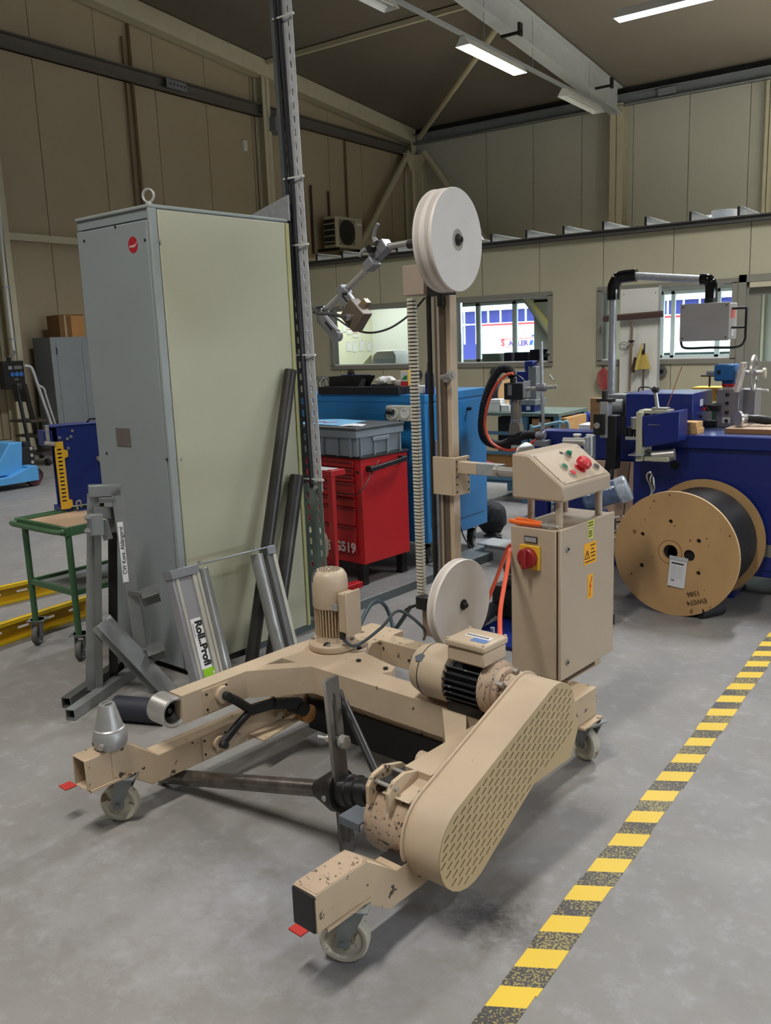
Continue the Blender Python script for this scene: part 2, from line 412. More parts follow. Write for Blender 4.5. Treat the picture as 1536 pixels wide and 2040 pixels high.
# steel frame of the hall
def column(x, y, z1, w=.27, d=.24, m=COLM):
    mb = MB().box(x-w/2, x+w/2, y-d/2, y-d/2+.014, 0, z1).box(x-w/2, x+w/2, y+d/2-.014, y+d/2, 0, z1).box(x-.006, x+.006, y-d/2, y+d/2, 0, z1)
    return struct('steel_column', mb, m)
def columnY(x, y, z1, w=.20, d=.22, m=COLM):
    mb = MB().box(x-d/2, x-d/2+.014, y-w/2, y+w/2, 0, z1).box(x+d/2-.014, x+d/2, y-w/2, y+w/2, 0, z1).box(x-d/2, x+d/2, y-.006, y+.006, 0, z1)
    return struct('steel_column', mb, m)
columnY(-11.86, 7.49, ZC(7.5)); columnY(-11.86, 13.2, ZC(13.2)-.25); columnY(-11.86, 18.25, 6.0, .2, .22)
column(-6.84, 18.33, 6.0, .27, .3); column(-1.4, 18.33, 6.0); column(4.1, 18.33, 6.0)
column(-3.98, 18.42, 6.1, .14, .12)
column(-11.86+.2, 18.36, 5.7, .24, .24)
# gable rafter following the roof slope along the left wall, lattice rail below it
def slopebeam(name, x0, x1, ya, yb, za, zb, h, m):
    return struct(name, MB().prism([(ya, za), (yb, zb), (yb, zb-h), (ya, za-h)], 'x', x0, x1), m)
slopebeam('gable_rafter', -11.95, -11.72, -6.2, 18.3, ZC(-6.2)-.02, ZC(18.3)-.02, .30, COLM)
struct('wall_beam', MB().box(-11.95, -11.90, -6.2, 18.2, 5.72, 5.93).box(-11.95, -11.80, -6.2, 18.2, 5.72, 5.74).box(-11.95, -11.80, -6.2, 18.2, 5.91, 5.93), mat('brown_grey_beam', (100, 94, 86), .6))
struct('wall_girt', MB().box(-12.0, -11.85, -6.2, 18.0, 3.12, 3.22), COLM)
struct('wall_beam', MB().box(-11.8, 9, 18.28, 18.32, 5.95, 6.16).box(-11.8, 9, 18.18, 18.32, 5.95, 5.965).box(-11.8, 9, 18.18, 18.32, 6.145, 6.16), BEAMG)
struct('splice_plate', MB().box(-11.8, -11.785, 10.8, 11.25, 5.76, 5.9), BEAMG)
struct('splice_plate', MB().box(-6.0, -5.65, 18.165, 18.18, 5.99, 6.12), BEAMG)
struct('eaves_trim', MB().box(-12, 9, 18.36, 18.5, 6.2, 6.3), DARKP)
for i in range(5):
    struct('bolt_head', MB().cyl((-11.785, 10.88+.08*i, 5.83), (-11.765, 10.88+.08*i, 5.83), .012, n=8), DARKP)
# main roof girder over the column on the back wall, and secondary purlins
g = MB(); X0 = -6.84
for (dz0, dz1, hw) in ((-.50, -.485, .12), (-.015, 0, .12), (-.485, -.015, .006)):
    g.prism([(-6.2, ZC(-6.2)-.03+dz0), (18.2, ZC(18.2)-.03+dz0), (18.2, ZC(18.2)-.03+dz1), (-6.2, ZC(-6.2)-.03+dz1)], 'x', X0-hw, X0+hw)
struct('roof_girder', g, mat('light_grey_girder', (186, 188, 186), .5, var=.05))
g = MB(); X0 = -1.4
for (dz0, dz1, hw) in ((-.50, -.485, .12), (-.015, 0, .12), (-.485, -.015, .006)):
    g.prism([(-6.2, ZC(-6.2)-.03+dz0), (18.2, ZC(18.2)-.03+dz0), (18.2, ZC(18.2)-.03+dz1), (-6.2, ZC(-6.2)-.03+dz1)], 'x', X0-hw, X0+hw)
struct('roof_girder', g, COLM)
for yy in (13.23, 8.41, 3.9):
    struct('roof_purlin', MB().box(-11.7, -6.98, yy-.03, yy+.03, ZC(yy)-.10, ZC(yy)-.02), COLM)
struct('roof_purlin', MB().box(-6.7, 9, 12.05, 12.2, ZC(12.2)-.26, ZC(12.2)-.02), MATS['light_grey_girder'])
# wind bracing at the corner
struct('wind_brace', MB().cyl((-11.75, 18.0, 5.75), (-11.75, 15.4, 2.9), .07), COLM)
struct('wind_brace', MB().cyl((-11.45, 18.22, 5.75), (-8.1, 18.28, 1.2), .07), COLM)
struct('wind_brace', MB().cyl((-11.5, 18.1, 6.05), (-7.0, 13.6, 6.45), .055), COLM)
struct('gusset_plate', MB().prism([(-11.75, 5.72), (-11.3, 5.72), (-11.6, 5.35), (-11.75, 5.4)], 'y', 18.2, 18.22), COLM)
struct('gusset_plate', MB().prism([(18.2, 5.72), (17.8, 5.72), (18.1, 5.35)], 'x', -11.76, -11.74), COLM)
# pipes down the left wall
struct('wall_pipe', MB().cyl((-11.95, 10.08, 0), (-11.95, 10.08, 6.4), .018, n=10), mat('brown_pipe', (108, 88, 56), .5))
struct('wall_pipe', MB().cyl((-11.93, 10.20, 0), (-11.93, 10.20, 6.6), .030, n=10), MATS['brown_pipe'])
struct('wall_pipe', MB().cyl((-11.95, 15.85, 3.2), (-11.95, 15.85, 5.8), .022, n=10), MATS['brown_pipe'])
struct('wall_cleat', MB().box(-11.9, -11.6, 13.25, 13.6, 5.45, 5.7), BEAMG)

# ------------------------------------------------------------------ the office box in the back of the hall
YO = 10.5; ZT = 2.68; XL = -11.2
wo = struct('wall_office', MB().box(XL, -8.31, YO+.03, YO+.1, 0, ZT).box(-6.92, -6.2, YO+.03, YO+.1, 0, ZT).box(-4.77, -4.15, YO+.03, YO+.1, 0, ZT).box(-2.53, -2.47, YO+.03, YO+.1, 0, ZT).box(-1.5, 5.5, YO+.03, YO+.1, 0, ZT)
    .box(-8.31, -6.92, YO+.03, YO+.1, 0, 1.12).box(-6.2, -4.77, YO+.03, YO+.1, 0, 1.12).box(-4.15, -2.53, YO+.03, YO+.1, 0, 1.12)
    .box(-8.31, -6.92, YO+.03, YO+.1, 2.02, ZT).box(-6.2, -4.77, YO+.03, YO+.1, 2.02, ZT).box(-4.15, -2.53, YO+.03, YO+.1, 2.02, ZT).box(-2.47, -1.5, YO+.03, YO+.1, 2.06, ZT)
    .box(XL, XL+.08, YO+.1, 18.4, 0, ZT), SEAM)
seams = [XL, -10.6, -9.77, -8.93, -8.2+.02, -7.40, -6.58, -5.75, -4.93, -4.09, -3.25, -2.41, -1.57, -.73, .1, .95, 1.8, 2.6, 3.4, 4.3, 5.5]
openings = [(-8.31, -6.92, 1.12, 2.02), (-6.2, -4.77, 1.12, 2.02), (-4.15, -2.53, 1.12, 2.02), (-2.47, -1.5, 0, 2.06)]
for a, b_ in zip(seams[:-1], seams[1:]):
    a2, b2 = a+.004, b_-.004; mb = MB(); cuts = sorted({a2, b2, *[v for o in openings for v in o[:2] if a2 < v < b2]})
    for c0, c1 in zip(cuts[:-1], cuts[1:]):
        mid = (c0+c1)/2; o = next((o for o in openings if o[0] < mid < o[1]), None)
        if o is None: mb.box(c0, c1, YO, YO+.03, 0, ZT)
        else:
            if o[2] > 0: mb.box(c0, c1, YO, YO+.03, 0, o[2])
            mb.box(c0, c1, YO, YO+.03, o[3], ZT)
    struct('wall_panel', mb, OFFP, parent=wo)
# frames and panes
def window(n, x0, x1, z0, z1, mull=()):
    t = .045
    mb = MB().box(x0-t, x1+t, YO-.02, YO+.12, z0-t, z0+.01).box(x0-t, x1+t, YO-.02, YO+.12, z1-.01, z1+t).box(x0-t, x0+.01, YO-.02, YO+.12, z0, z1).box(x1-.01, x1+t, YO-.02, YO+.12, z0, z1)
    w = struct('window_%d' % n, mb, GREYP)
    w['label'] = 'grey framed office window'
    struct('bead', MB().box(x0+.01, x1-.01, YO+.02, YO+.04, z0+.01, z0+.025).box(x0+.01, x1-.01, YO+.02, YO+.04, z1-.025, z1-.01), WHITEP, parent=w)
    struct('pane', MB().box(x0, x1, YO+.05, YO+.056, z0, z1), glass(), parent=w)
window(1, -8.30, -6.93, 1.15, 1.97); window(2, -6.17, -4.80, 1.15, 1.99); window(3, -4.11, -2.57, 1.155, 2.0)
# door with a glazed light and a closer
dr = struct('door_1', MB().box(-2.43, -1.56, YO+.02, YO+.07, 0, 1.12).box(-2.43, -2.28, YO+.02, YO+.07, 1.12, 1.99).box(-1.72, -1.56, YO+.02, YO+.07, 1.12, 1.99).box(-2.28, -1.72, YO+.02, YO+.07, 1.85, 1.99), GREYP)
struct('pane', MB().box(-2.28, -1.72, YO+.04, YO+.046, 1.12, 1.85), glass(), parent=dr)
struct('door_frame', MB().box(-2.51, -2.43, YO-.03, YO+.1, 0, 2.07).box(-1.56, -1.48, YO-.03, YO+.1, 0, 2.07).box(-2.51, -1.48, YO-.03, YO+.1, 1.99, 2.07), GREYP, parent=dr)
struct('door_closer', MB().box(-2.39, -2.14, YO-.05, YO+.02, 1.93, 1.985), mat('beige_closer', (176, 166, 140), .4), parent=dr)
struct('hinge', MB().cyl((-2.425, YO-.005, 1.72), (-2.425, YO-.005, 1.80), .012, n=8), GREYP, parent=dr)
# roof sheet of the office with Z-profiles that stick out over its front edge
struct('office_roof', MB().box(XL, 5.5, YO-.03, 18.3, ZT-.05, ZT), mat('grey_roof_sheet', (196, 196, 190), .6))
struct('roof_edge_rail', MB().box(XL-.02, 5.5, YO-.07, YO+.01, ZT-.05, ZT-.035).box(XL-.02, 5.5, YO-.045, YO-.03, ZT-.05, ZT+.02).box(XL-.02, 5.5, YO-.07, YO+.01, ZT+.005, ZT+.02), mat('dark_edge_rail', (66, 62, 56), .6))
zp = mat('zinc_profile', (176, 178, 176), .55, .3)
for px in (635, 686, 741, 795, 930, 982, 1051.5, 1125.5, 1204, 1288, 1376.5, 1471.5):
    x = atY(px, 470, YO).x if px > 900 else atY(px, 525, YO).x
    o = struct('roof_profile', MB().box(x, x+.008, YO-.04, 17.9, ZT+.02, ZT+.115).box(x, x+.05, YO-.04, 17.9, ZT+.107, ZT+.115), zp)
    struct('profile_end', MB().box(x-.012, x+.014, YO-.05, YO-.038, ZT, ZT+.12), BLACKM, parent=o)
# inside of the office
struct('office_partition', MB().box(-9.70, -9.62, YO+.1, 13.4, 0, 2.62), mat('office_cream_wall', (226, 224, 200), .6, var=.02))
struct('office_partition', MB().box(-9.62, -7.75, 13.35, 13.43, 0, 2.62), mat('office_white_wall', (232, 234, 234), .6, var=.02))
struct('office_partition', MB().box(-1.3, -1.2, YO+.1, 18.4, 0, 2.62), MATS['office_white_wall'])
for x0, x1 in ((-10.95, -8.4), (-5.97, -4.5)):
    mb = MB().box(x0, x1, 18.5, 18.6, .93, .99).box(x0, x1, 18.5, 18.6, 2.22, 2.28)
    for xm in ((x0, x0+.06), (x1-.06, x1), *(((-10.32, -10.22), (-9.37, -9.27)) if x0 < -8 else ((-5.75, -5.68), (-4.86, -4.78)))):
        mb.box(xm[0], xm[1], 18.5, 18.6, .93, 2.28)
    w = struct('window_%d' % (4 if x0 < -8 else 5), mb, WHITEP)
    struct('pane', MB().box(x0, x1, 18.54, 18.546, .93, 2.28), glass(), parent=w)
struct('wind_brace', MB().cyl((-9.2, 18.3, 2.62), (-8.0, 18.3, 1.25), .085), mat('cream_brace', (226, 206, 132), .5))
# yard outside
struct('yard_ground', MB().box(-40, 20, 18.9, 60, -.12, -.02), mat('pale_paving', (190, 190, 188), .9))
struct('yard_building', MB().box(-30, 10, 36, 38, 0, 2.75), mat('dark_blue_facade', (36, 30, 110), .6))
fac = struct('yard_building', MB().box(-30, 10, 35.8, 38, 2.75, 9), mat('pale_facade', (190, 205, 215), .7))
mb = MB()
for i in range(34): mb.box(-28+i*.62, -27.94+i*.62, 35.7, 35.76, 1.2, 2.7)
mb.box(-30, -6, 35.68, 35.74, 2.05, 2.11).box(-30, -6, 35.68, 35.74, 2.66, 2.74)
struct('facade_bars', mb, WHITEP)
TR = Thing('truck_trailer', 'white truck trailer with coloured lettering in the yard behind the office window', 'trailer', (-10.2, 25.2, 0))
TR.part('box_body', MB().box(-3.05, 8, -1.2, 1.2, .9, 1.86), WHITEP, bevel=.02)
TR.part('frame_rail', MB().box(-3.06, 8, -1.25, 1.22, 1.83, 1.88).box(-3.08, -3.0, -1.25, 1.22, .4, 1.88), INKR)
TR.part('wheel', MB().cyl((-1.5, -1.1, .45), (-1.5, -.8, .45), .45), RUBBER); TR.part('wheel', MB().cyl((2.5, -1.1, .45), (2.5, -.8, .45), .45), RUBBER)
TR.part('chassis', MB().box(-3, 8, -1, 1, .5, .9), BLACKM)
lettering('S', .26, frame3((-2.27, -1.21, 1.30), (1, 0, 0), (0, -1, 0)), INKR, TR.o, thick=.004, bold=.012)
lettering('ADLER', .21, frame3((-1.76, -1.21, 1.28), (1, 0, 0), (0, -1, 0)), mat('violet_ink', (92, 50, 120), .6), TR.o, thick=.004, bold=.008)
TR.part('stripe', MB().box(-2.42, -.75, -1.215, -1.2, 1.41, 1.43).box(-2.42, -2.0, -1.215, -1.2, 1.17, 1.185), INKR)
for i, (x, c) in enumerate(((-1.36, (40, 60, 150)), (-1.22, (50, 120, 190)), (-1.08, (90, 190, 200)))):
    TR.part('emblem_bar', MB().prism([(x-.05, 1.22), (x+.05, 1.22), (x+.10, 1.36), (x, 1.36)], 'y', -1.215, -1.2), mat('emblem_%d' % i, c, .6))
    TR.part('emblem_bar', MB().prism([(x+.02, 1.46), (x+.09, 1.46), (x+.12, 1.52), (x+.05, 1.52)], 'y', -1.215, -1.2), mat('emblem_%d' % i, c, .6))

# ------------------------------------------------------------------ strip lamps and their rails
LAMPW = mat('lamp_white', (225, 225, 220), .5)
def lamp(label, p0, p1, wdt, lit, power, col, group=None, up=(0, 0, 1)):
    """V-shaped reflector lamp between p0 and p1 (points on its lower edge), with its own light when lit"""
    p0, p1 = Vector(p0), Vector(p1); d = (p1-p0); ln = d.length; c = (p0+p1)/2
    T = Thing('strip_lamp', label, 'lamp', M=Matrix.Translation(c) @ Matrix.Rotation(math.atan2(d.y, d.x), 4, 'Z'), group=group)
    h = ln/2; w2 = wdt/2
    T.part('reflector', MB().prism([(-w2, 0), (-w2+.006, 0), (-.03, .115), (.03, .115), (w2-.006, 0), (w2, 0), (.035, .125), (-.035, .125)], 'x', -h, h)
           .prism([(-w2, 0), (w2, 0), (.035, .125), (-.035, .125)], 'x', -h-.005, -h).prism([(-w2, 0), (w2, 0), (.035, .125), (-.035, .125)], 'x', h, h+.005), LAMPW, smooth=False)
    tm = mat('lit_tube_'+str(col[2])+str(power), (255, 255, 255), emit=((int(255*col[0]), int(255*col[1]), int(255*col[2])), 14.0)) if lit else WHITEP
    for s in (-1, 1): T.part('tube', MB().cyl((-h+.04, s*w2*.42, .045), (h-.04, s*w2*.42, .045), .016, n=10), tm)
    if lit:
        T.part('diffuser', MB().box(-h, h, -w2+.004, w2-.004, .0, .004), mat('lit_diffuser_'+str(col[2]), (255, 255, 255), emit=((int(255*col[0]), int(255*col[1]), int(255*col[2])), 9.0)))
        a = area('strip_lamp_light', (0, 0, 0), ln*.95, wdt, power, col, spread=R(150)); a.matrix_world = T.M @ Matrix.Translation((0, 0, -.02))
    return T
XR = -6.78
lamp('lit warm strip lamp with a glowing diffuser on the long ceiling rail', (XR, 11.9, 5.62), (XR, 13.75, 5.62), .24, True, 170, (1.0, .93, .74))
lamp('unlit grey strip lamp near the back end of the ceiling rail', (XR, 15.45, 5.62), (XR, 17.1, 5.62), .24, False, 0, (1, 1, 1))
lamp('unlit strip lamp cut by the top edge at the start of the ceiling rail', (XR, 8.6, 5.62), (XR, 10.1, 5.62), .24, False, 0, (1, 1, 1))
lamp('lit cold strip lamp under the purlin at the upper right', (-4.55, 12.05, 5.5), (-2.7, 12.05, 5.5), .22, True, 200, (.86, .93, 1.0))
RL = Thing('lamp_rail', 'long grey ceiling rail that carries the row of strip lamps', 'rail', (XR, 12, 5.75))
RL.part('rail', MB().box(-.03, .03, -10, 6.0, 0, .045), GALV)
for yy in (-2.4, .55, 2.2, 4.6):
    RL.part('hanger', MB().cyl((0, yy, .045), (0, yy, ZC(12+yy)-5.8), .005, n=6), STEEL)
for yy in (1.1, 4.9):
    br = RL.part('bracket', MB().box(.0, .35, yy-.02, yy+.02, .25, .29).box(.30, .34, yy-.05, yy+.05, .22, .40), BLACKM)
SD = Thing('smoke_detector', 'small white smoke detector under the dark roof', 'detector', (-8.1, 12.1, ZC(12.1)))
SD.part('base', MB().lathe([(.05, 0), (.05, -.03), (.0, -.03)], (0, 0, 0), (0, 0, 1)), WHITEP)
SD.part('sensor_head', MB().lathe([(.035, -.03), (.03, -.055), (.0, -.06)], (0, 0, 0), (0, 0, 1)), WHITEP)
# hazard tape on the floor
def tape_mat():
    m = bpy.data.materials.new('hazard_tape'); m.use_nodes = True; nt = m.node_tree; N = nt.nodes; L = nt.links; b = N['Principled BSDF']
    tc = N.new('ShaderNodeTexCoord'); sp = N.new('ShaderNodeSeparateXYZ'); L.new(tc.outputs['Object'], sp.inputs[0])
    def mth(op, a, c=None):
        x = N.new('ShaderNodeMath'); x.operation = op
        for k, v in enumerate((a, c)):
            if v is None: continue
            if isinstance(v, (int, float)): x.inputs[k].default_value = v
            else: L.new(v, x.inputs[k])
        return x.outputs[0]
    # stripes lean: they climb along the tape while crossing it
    t = mth("ADD", mth("MULTIPLY", sp.outputs[1], 1/.152), mth("MULTIPLY", sp.outputs[0], -3.4))
    st = mth('GREATER_THAN', mth('FRACT', t), .5)
    n = N.new('ShaderNodeTexNoise'); n.inputs['Scale'].default_value = 160; n.inputs['Detail'].default_value = 4; L.new(tc.outputs['Object'], n.inputs[0])
    n2 = N.new('ShaderNodeTexNoise'); n2.inputs['Scale'].default_value = 4; L.new(tc.outputs['Object'], n2.inputs[0])
    wr_ = mth('GREATER_THAN', mth('ADD', n.outputs[0], mth('MULTIPLY', n2.outputs[0], .45)), .76)
    def mixc(f, a, c2):
        x = N.new('ShaderNodeMix'); x.data_type = 'RGBA'; L.new(f, x.inputs[0])
        for k, v in ((6, a), (7, c2)):
            if isinstance(v, tuple): x.inputs[k].default_value = v
            else: L.new(v, x.inputs[k])
        return x.outputs[2]
    blk = mixc(wr_, rgb(66, 64, 64), rgb(150, 138, 86))
    L.new(mixc(st, rgb(226, 192, 60), blk), b.inputs['Base Color']); b.inputs['Roughness'].default_value = .5
    return m
mb = MB(); n = 60
for i in range(n):
    a = -.9+i*.16; mb.box(-.045+.003*math.sin(i*1.3), .045+.003*math.sin(i*1.9), a, a+.16, .0, .0012)
tape = newobj('floor_tape', mb.mesh('floor_tape', False), tape_mat()); tape.location = (-.818, 1.4, 0.0002)
tape['label'] = 'yellow and black hazard tape stuck along the concrete floor'; tape['category'] = 'floor tape'
# ================================================================== BEIGE MOBILE WINDER (u right, v back, z up)
MO = Vector((-2.3, 1.4, 0)); MR = -R(6.5)
W = Thing('cable_winder', 'beige wheeled cable winding machine with slotted belt guard, control desk and two white pulleys', 'machine', MO, MR)
def casterpart(T, c, az, r=.0625, ww=.036, wm=WHEELN, zt=.17, pedal=True, parent=None, name='caster', fork=GALVD, rub=None):
    """swivel caster below z=zt; c = (x, y) of the wheel contact, az = direction of the wheel axle"""
    a = Vector((math.cos(az), math.sin(az), 0)); f = Vector((-a.y, a.x, 0)); c0 = Vector((c[0], c[1], r))
    top = Vector((c[0], c[1], zt))+f*r*.45
    mb = MB().lathe([(.02, -.012), (.034, -.012), (.036, -.004), (.036, 0)], top, (0, 0, 1), 16)
    M = frame3(top, a, (0, 0, 1)); mb.box(-.045, .045, -.04, .04, -.004, 0, M)
    for s in (-1, 1):
        o = a*s*(ww/2+.006); p = [c0+o-f*.0, top+o*1.0-Vector((0, 0, .012))]
        x = f; pts = [c0+o+x*.016-Vector((0, 0, .014)), c0+o-x*.016-Vector((0, 0, .014)), c0+o-x*.018+Vector((0, 0, .01)), top+o-x*.030-Vector((0, 0, .012)), top+o+x*.030-Vector((0, 0, .012)), c0+o+x*.020+Vector((0, 0, .01))]
        q = [k+a*s*.003 for k in pts]; n = len(pts)
        fs = [tuple(range(n)), tuple(range(n, 2*n))[::-1]]+[(i, n+i, n+(i+1) % n, (i+1) % n) for i in range(n)]
        if s < 0: fs = [g[::-1] for g in fs]
        mb.add([*pts, *q], fs)
    mb.box(-ww/2-.009, ww/2+.009, -.03, .03, -.016, -.012, M)
    mb.cyl(c0-a*(ww/2+.014), c0+a*(ww/2+.014), .007, n=8)
    k = T.part(name, mb, fork, parent)
    ro = r; h = ww/2
    if rub:
        T.part('tyre', MB().ring([(r*.76, -h*.9), (ro-.004, -h), (ro, -h*.6), (ro, h*.6), (ro-.004, h), (r*.76, h*.9)], c0, a, 30), rub, k)
        T.part('wheel', MB().lathe([(.012, -h), (r*.45, -h*.7), (r*.7, -h*.7), (r*.78, -h), (r*.78, h), (r*.7, h*.7), (r*.45, h*.7), (.012, h)], c0, a, 26), wm, k)
    else:
        T.part('wheel', MB().lathe([(.014, -h*1.05), (.022, -h*1.05), (.026, -h*.72), (r*.72, -h*.62), (r*.80, -h*.95), (ro-.005, -h), (ro, -h+.005), (ro, h-.005), (ro-.005, h), (r*.80, h*.95), (r*.72, h*.62), (.026, h*.72), (.022, h*1.05), (.014, h*1.05)], c0, a, 34), wm, k)
    if pedal:
        e = top-f*.085
        T.part('brake_pedal', MB().prism([(-.02, -.0), (.02, 0), (.016, .035), (-.014, .035)], 'z', -.003, .002, frame3(e-Vector((0, 0, .018)), a, (-.3*f.x, -.3*f.y, 1)).copy()), RED if rub is None else REDD, k)
    return k
def wq(px, py, v): return W.I @ atPl(px, py, W.M @ Vector((0, v, 0)), W.M.to_3x3() @ Vector((0, 1, 0)))
# ---- base frame: two cranked arms, rear beam, cross beam
bf = MB()
def arm(u0, u1, v0):
    return [(v0, .27), (.245, .27), (.35, .19), (1.30, .19), (1.40, .27), (1.60, .27), (1.60, .17), (1.43, .17), (1.33, .095), (.32, .095), (.215, .17), (v0, .17)]
bf.prism([(.07, .27), (.245, .27), (.35, .19), (.58, .19), (.58, .095), (.32, .095), (.215, .17), (.07, .17)], 'x', 1.035, 1.11).box(.960, 1.0345, .50, 1.119, .0955, .1895)
bf.prism([(1.12, .19), (1.27, .19), (1.36, .27), (1.53, .27), (1.53, .165), (1.40, .165), (1.31, .095), (1.12, .095)], 'x', .972, 1.034)
bf.prism(arm(0, 0, .18), 'x', 0, .075)
bf.hollow((.0375, .18, .22), (.0375, .09, .22), .075, .10, .005)
bf.box(.0755, .9715, 1.45, 1.53, .1705, .2695).box(-.11, -.0005, 1.36, 1.6, .1705, .2695)
bf.box(.0755, .9595, 1.02, 1.10, .105, .185)
base = W.part('base_frame', bf, BEIGEC, bevel=.003)
W.part('worn_top_plate', MB().box(1.036, 1.109, .075, .243, .2701, .2713), BEIGEW, base, label='badly chipped top of the right arm')
W.part('tube_cap', MB().box(1.037, 1.108, .064, .072, .173, .267), BLACKP, base, bevel=.002, label='black plastic end cap')
W.part('anti_slip_patch', MB().box(1.036, 1.109, .37, .52, .1901, .192), DARKP, base, label='black greasy patch')
W.part('shade_sheet', MB().box(.09, .95, 1.008, 1.0195, .045, .168), DARKP, base, label='added black sheet for the shade below the cross beam')  # added sheet: paints the shade under the lower cross beam in black
for bx_, by_ in ((1.012, .115), (-.10, .125)): W.part('brake_tab', MB().box(bx_-.022, bx_+.022, by_-.03, by_+.01, .118, .124, Matrix.Translation((0, 0, 0))), mat('worn_red_tab', (190, 52, 46), .5, var=.1), base, bevel=.002, label='red brake tab of the front caster')
W.part('caster_plate', MB().box(1.03, 1.115, .10, .25, .162, .17), BEIGEC, base)
W.part('caster_plate', MB().box(-.005, .08, .10, .25, .162, .17), BEIGEC, base); W.part('caster_plate', MB().box(.965, 1.06, 1.40, 1.53, .157, .165), BEIGEC, base)
loc_az = lambda deg: R(90-deg)-MR   # compass azimuth of the hall -> angle in machine frame
casterpart(W, (1.059, .207), loc_az(154), zt=.162); casterpart(W, (.028+.0, .223), loc_az(150), zt=.162)
casterpart(W, (1.005, 1.50), loc_az(206), zt=.157); casterpart(W, (-.07, 1.60), loc_az(150), zt=.17, pedal=False)
W.part('strap_plate', MB().box(.0751, .079, .52, .64, .10, .185), BEIGEC, base, bevel=.001)
W.part('pivot_boss', MB().cyl((.079, .585, .145), (.098, .585, .145), .026, n=24), BEIGEC, base)
W.part('foot_plate', MB().prism([(.085, .72), (.165, .72), (.125, 1.0), (.085, 1.0)], 'z', .118, .125), BEIGEC, base, bevel=.001)
W.part('rubber_stop', MB().cyl((.12, .95, .14), (.16, .95, .14), .035, n=18), CARD, base, label='brown rubber buffer')
# ---- lifting frame
lf_out = [(.03, .44), (.10, .44), (.10, .715), (.255, .885), (.845, .885), (1.0, .70), (1.0, .52), (1.09, .52), (1.09, .985), (.03, .985)]
lfr = newobj('lift_frame', plate(lf_out, [[(.105, .80), (.105, .88), (.18, .88)], [(.94, .882), (1.0, .882), (1.0, .80)]], .10, Matrix.Translation((0, 0, .27)), 'lift_frame'), BEIGE, W.o, bevel=.003)
W.part('strap_plate', MB().box(.1001, .1045, .52, .63, .275, .362), BEIGEC, lfr, bevel=.001)
W.part('pivot_boss', MB().cyl((.104, .60, .325), (.122, .60, .325), .030, n=24), BEIGE, lfr)
for (x, y, z) in ((.105, .535, .345), (.105, .535, .29), (.105, .62, .352), (.0795, .53, .17), (.0795, .53, .12), (.0795, .62, .168)):
    W.part('bolt', MB().cyl((x, y, z), (x+.002, y, z), .0045, n=8), INK, lfr)
W.part('pintle_ring', MB().ring([(.052, -.03), (.052, .055), (.047, .058), (.040, .055), (.040, -.03)], (.035, .415, .318), (1, 0, 0), 36), STEELR, lfr, label='turned steel bearing ring')
W.part('bearing_cup', MB().lathe([(.041, .0), (.040, .03), (.024, .02), (.022, -.01), (.012, -.01), (.010, .03), (.0, .034)], (.035, .415, .318), (1, 0, 0), 30), DSTEEL, lfr)
mp = W.part('motor_plate', MB().prism([(.03, .985), (.50, .985), (.52, 1.02), (.50, 1.06), (.32, 1.10), (.25, 1.19), (.05, 1.19)], 'z', .335, .371), BEIGE, bevel=.002)
for x, y in ((.27, 1.12), (.36, 1.02), (.49, 1.02)):
    W.part('bolt', MB().cyl((x, y, .371), (x, y, .378), .009, n=6), INK, mp)
# ---- black scissor lever
sl = W.part('lift_lever', MB().tube([(.118, .60, .325), (.122, .65, .285), (.13, .70, .238)], .016, 12).tube([(.105, .585, .145), (.118, .65, .20), (.13, .70, .235)], .014, 12)
            .bar((.125, .69, .236), (.15, .80, .235), .012, .040).bar((.15, .79, .235), (.17, .90, .205), .028, .036), BLACKM, bevel=.002)
W.part('cylinder_head', MB().cyl((.12, .90, .185), (.19, .90, .185), .028, n=20), DSTEEL, sl)
W.part('eye_bolt', MB().cyl((.122, .60, .325), (.142, .60, .325), .014, n=14), DARKP, sl); W.part('eye_bolt', MB().cyl((.10, .585, .145), (.126, .585, .145), .013, n=14), DARKP, sl)
# ---- drum housing with bracket, lock rod
dh = W.part('drum_housing', MB().lathe([(.0, .0), (.085, .0), (.092, .0), (.105, .006), (.108, .02), (.108, .15), (.0, .15)], (.945, .505, .235), (1, 0, 0), 48), BEIGEW)
W.part('housing_neck', MB().prism([(.42, .335), (.50, .345), (.60, .37), (.62, .30), (.56, .24)], 'x', 1.0, 1.095), BEIGE, dh, bevel=.004)
W.part('side_lug', MB().box(.880, .955, .378, .450, .240, .246).box(.880, .955, .378, .384, .222, .240), mat('blue_worn_plate', (92, 98, 106), .5, var=.2), dh, bevel=.001)
for u0 in (.965, 1.035):
    W.part('lug_plate', MB().prism([(.40, .30), (.40, .352), (.425, .378), (.47, .385), (.54, .365), (.575, .325), (.56, .30)], 'x', u0, u0+.012), BEIGEC, dh, bevel=.001)
W.part('lug_block', MB().box(.978, 1.034, .45, .56, .315, .352), DARKP, dh)
W.part('lug_pin', MB().cyl((.955, .428, .358), (1.055, .428, .358), .006, n=10).cyl((.972, .50, .362), (1.046, .50, .362), .006, n=10), STEEL, dh)
W.part('lug_bolt', MB().cyl((.962, .47, .345), (.966, .47, .345), .008, n=10), INK, dh)
W.part('end_opening', MB().lathe([(.0, -.001), (.05, -.001), (.05, .001), (.0, .001)], (.945, .505, .235), (1, 0, 0), 24), DARKP, dh)
W.part('grease_hole', MB().cyl((1.03, .485, .128), (1.03, .48, .125), .011, n=12), INK, dh)
W.part('marking_arrow', MB().prism([(0, 0), (.008, .006), (.008, .002), (.04, .003), (.04, -.002), (.008, -.002), (.008, -.006)], 'z', 0, .0006, frame3((1.0, .4005, .215), (1, 0, -.18), (0, -1, .15))), INK, dh)
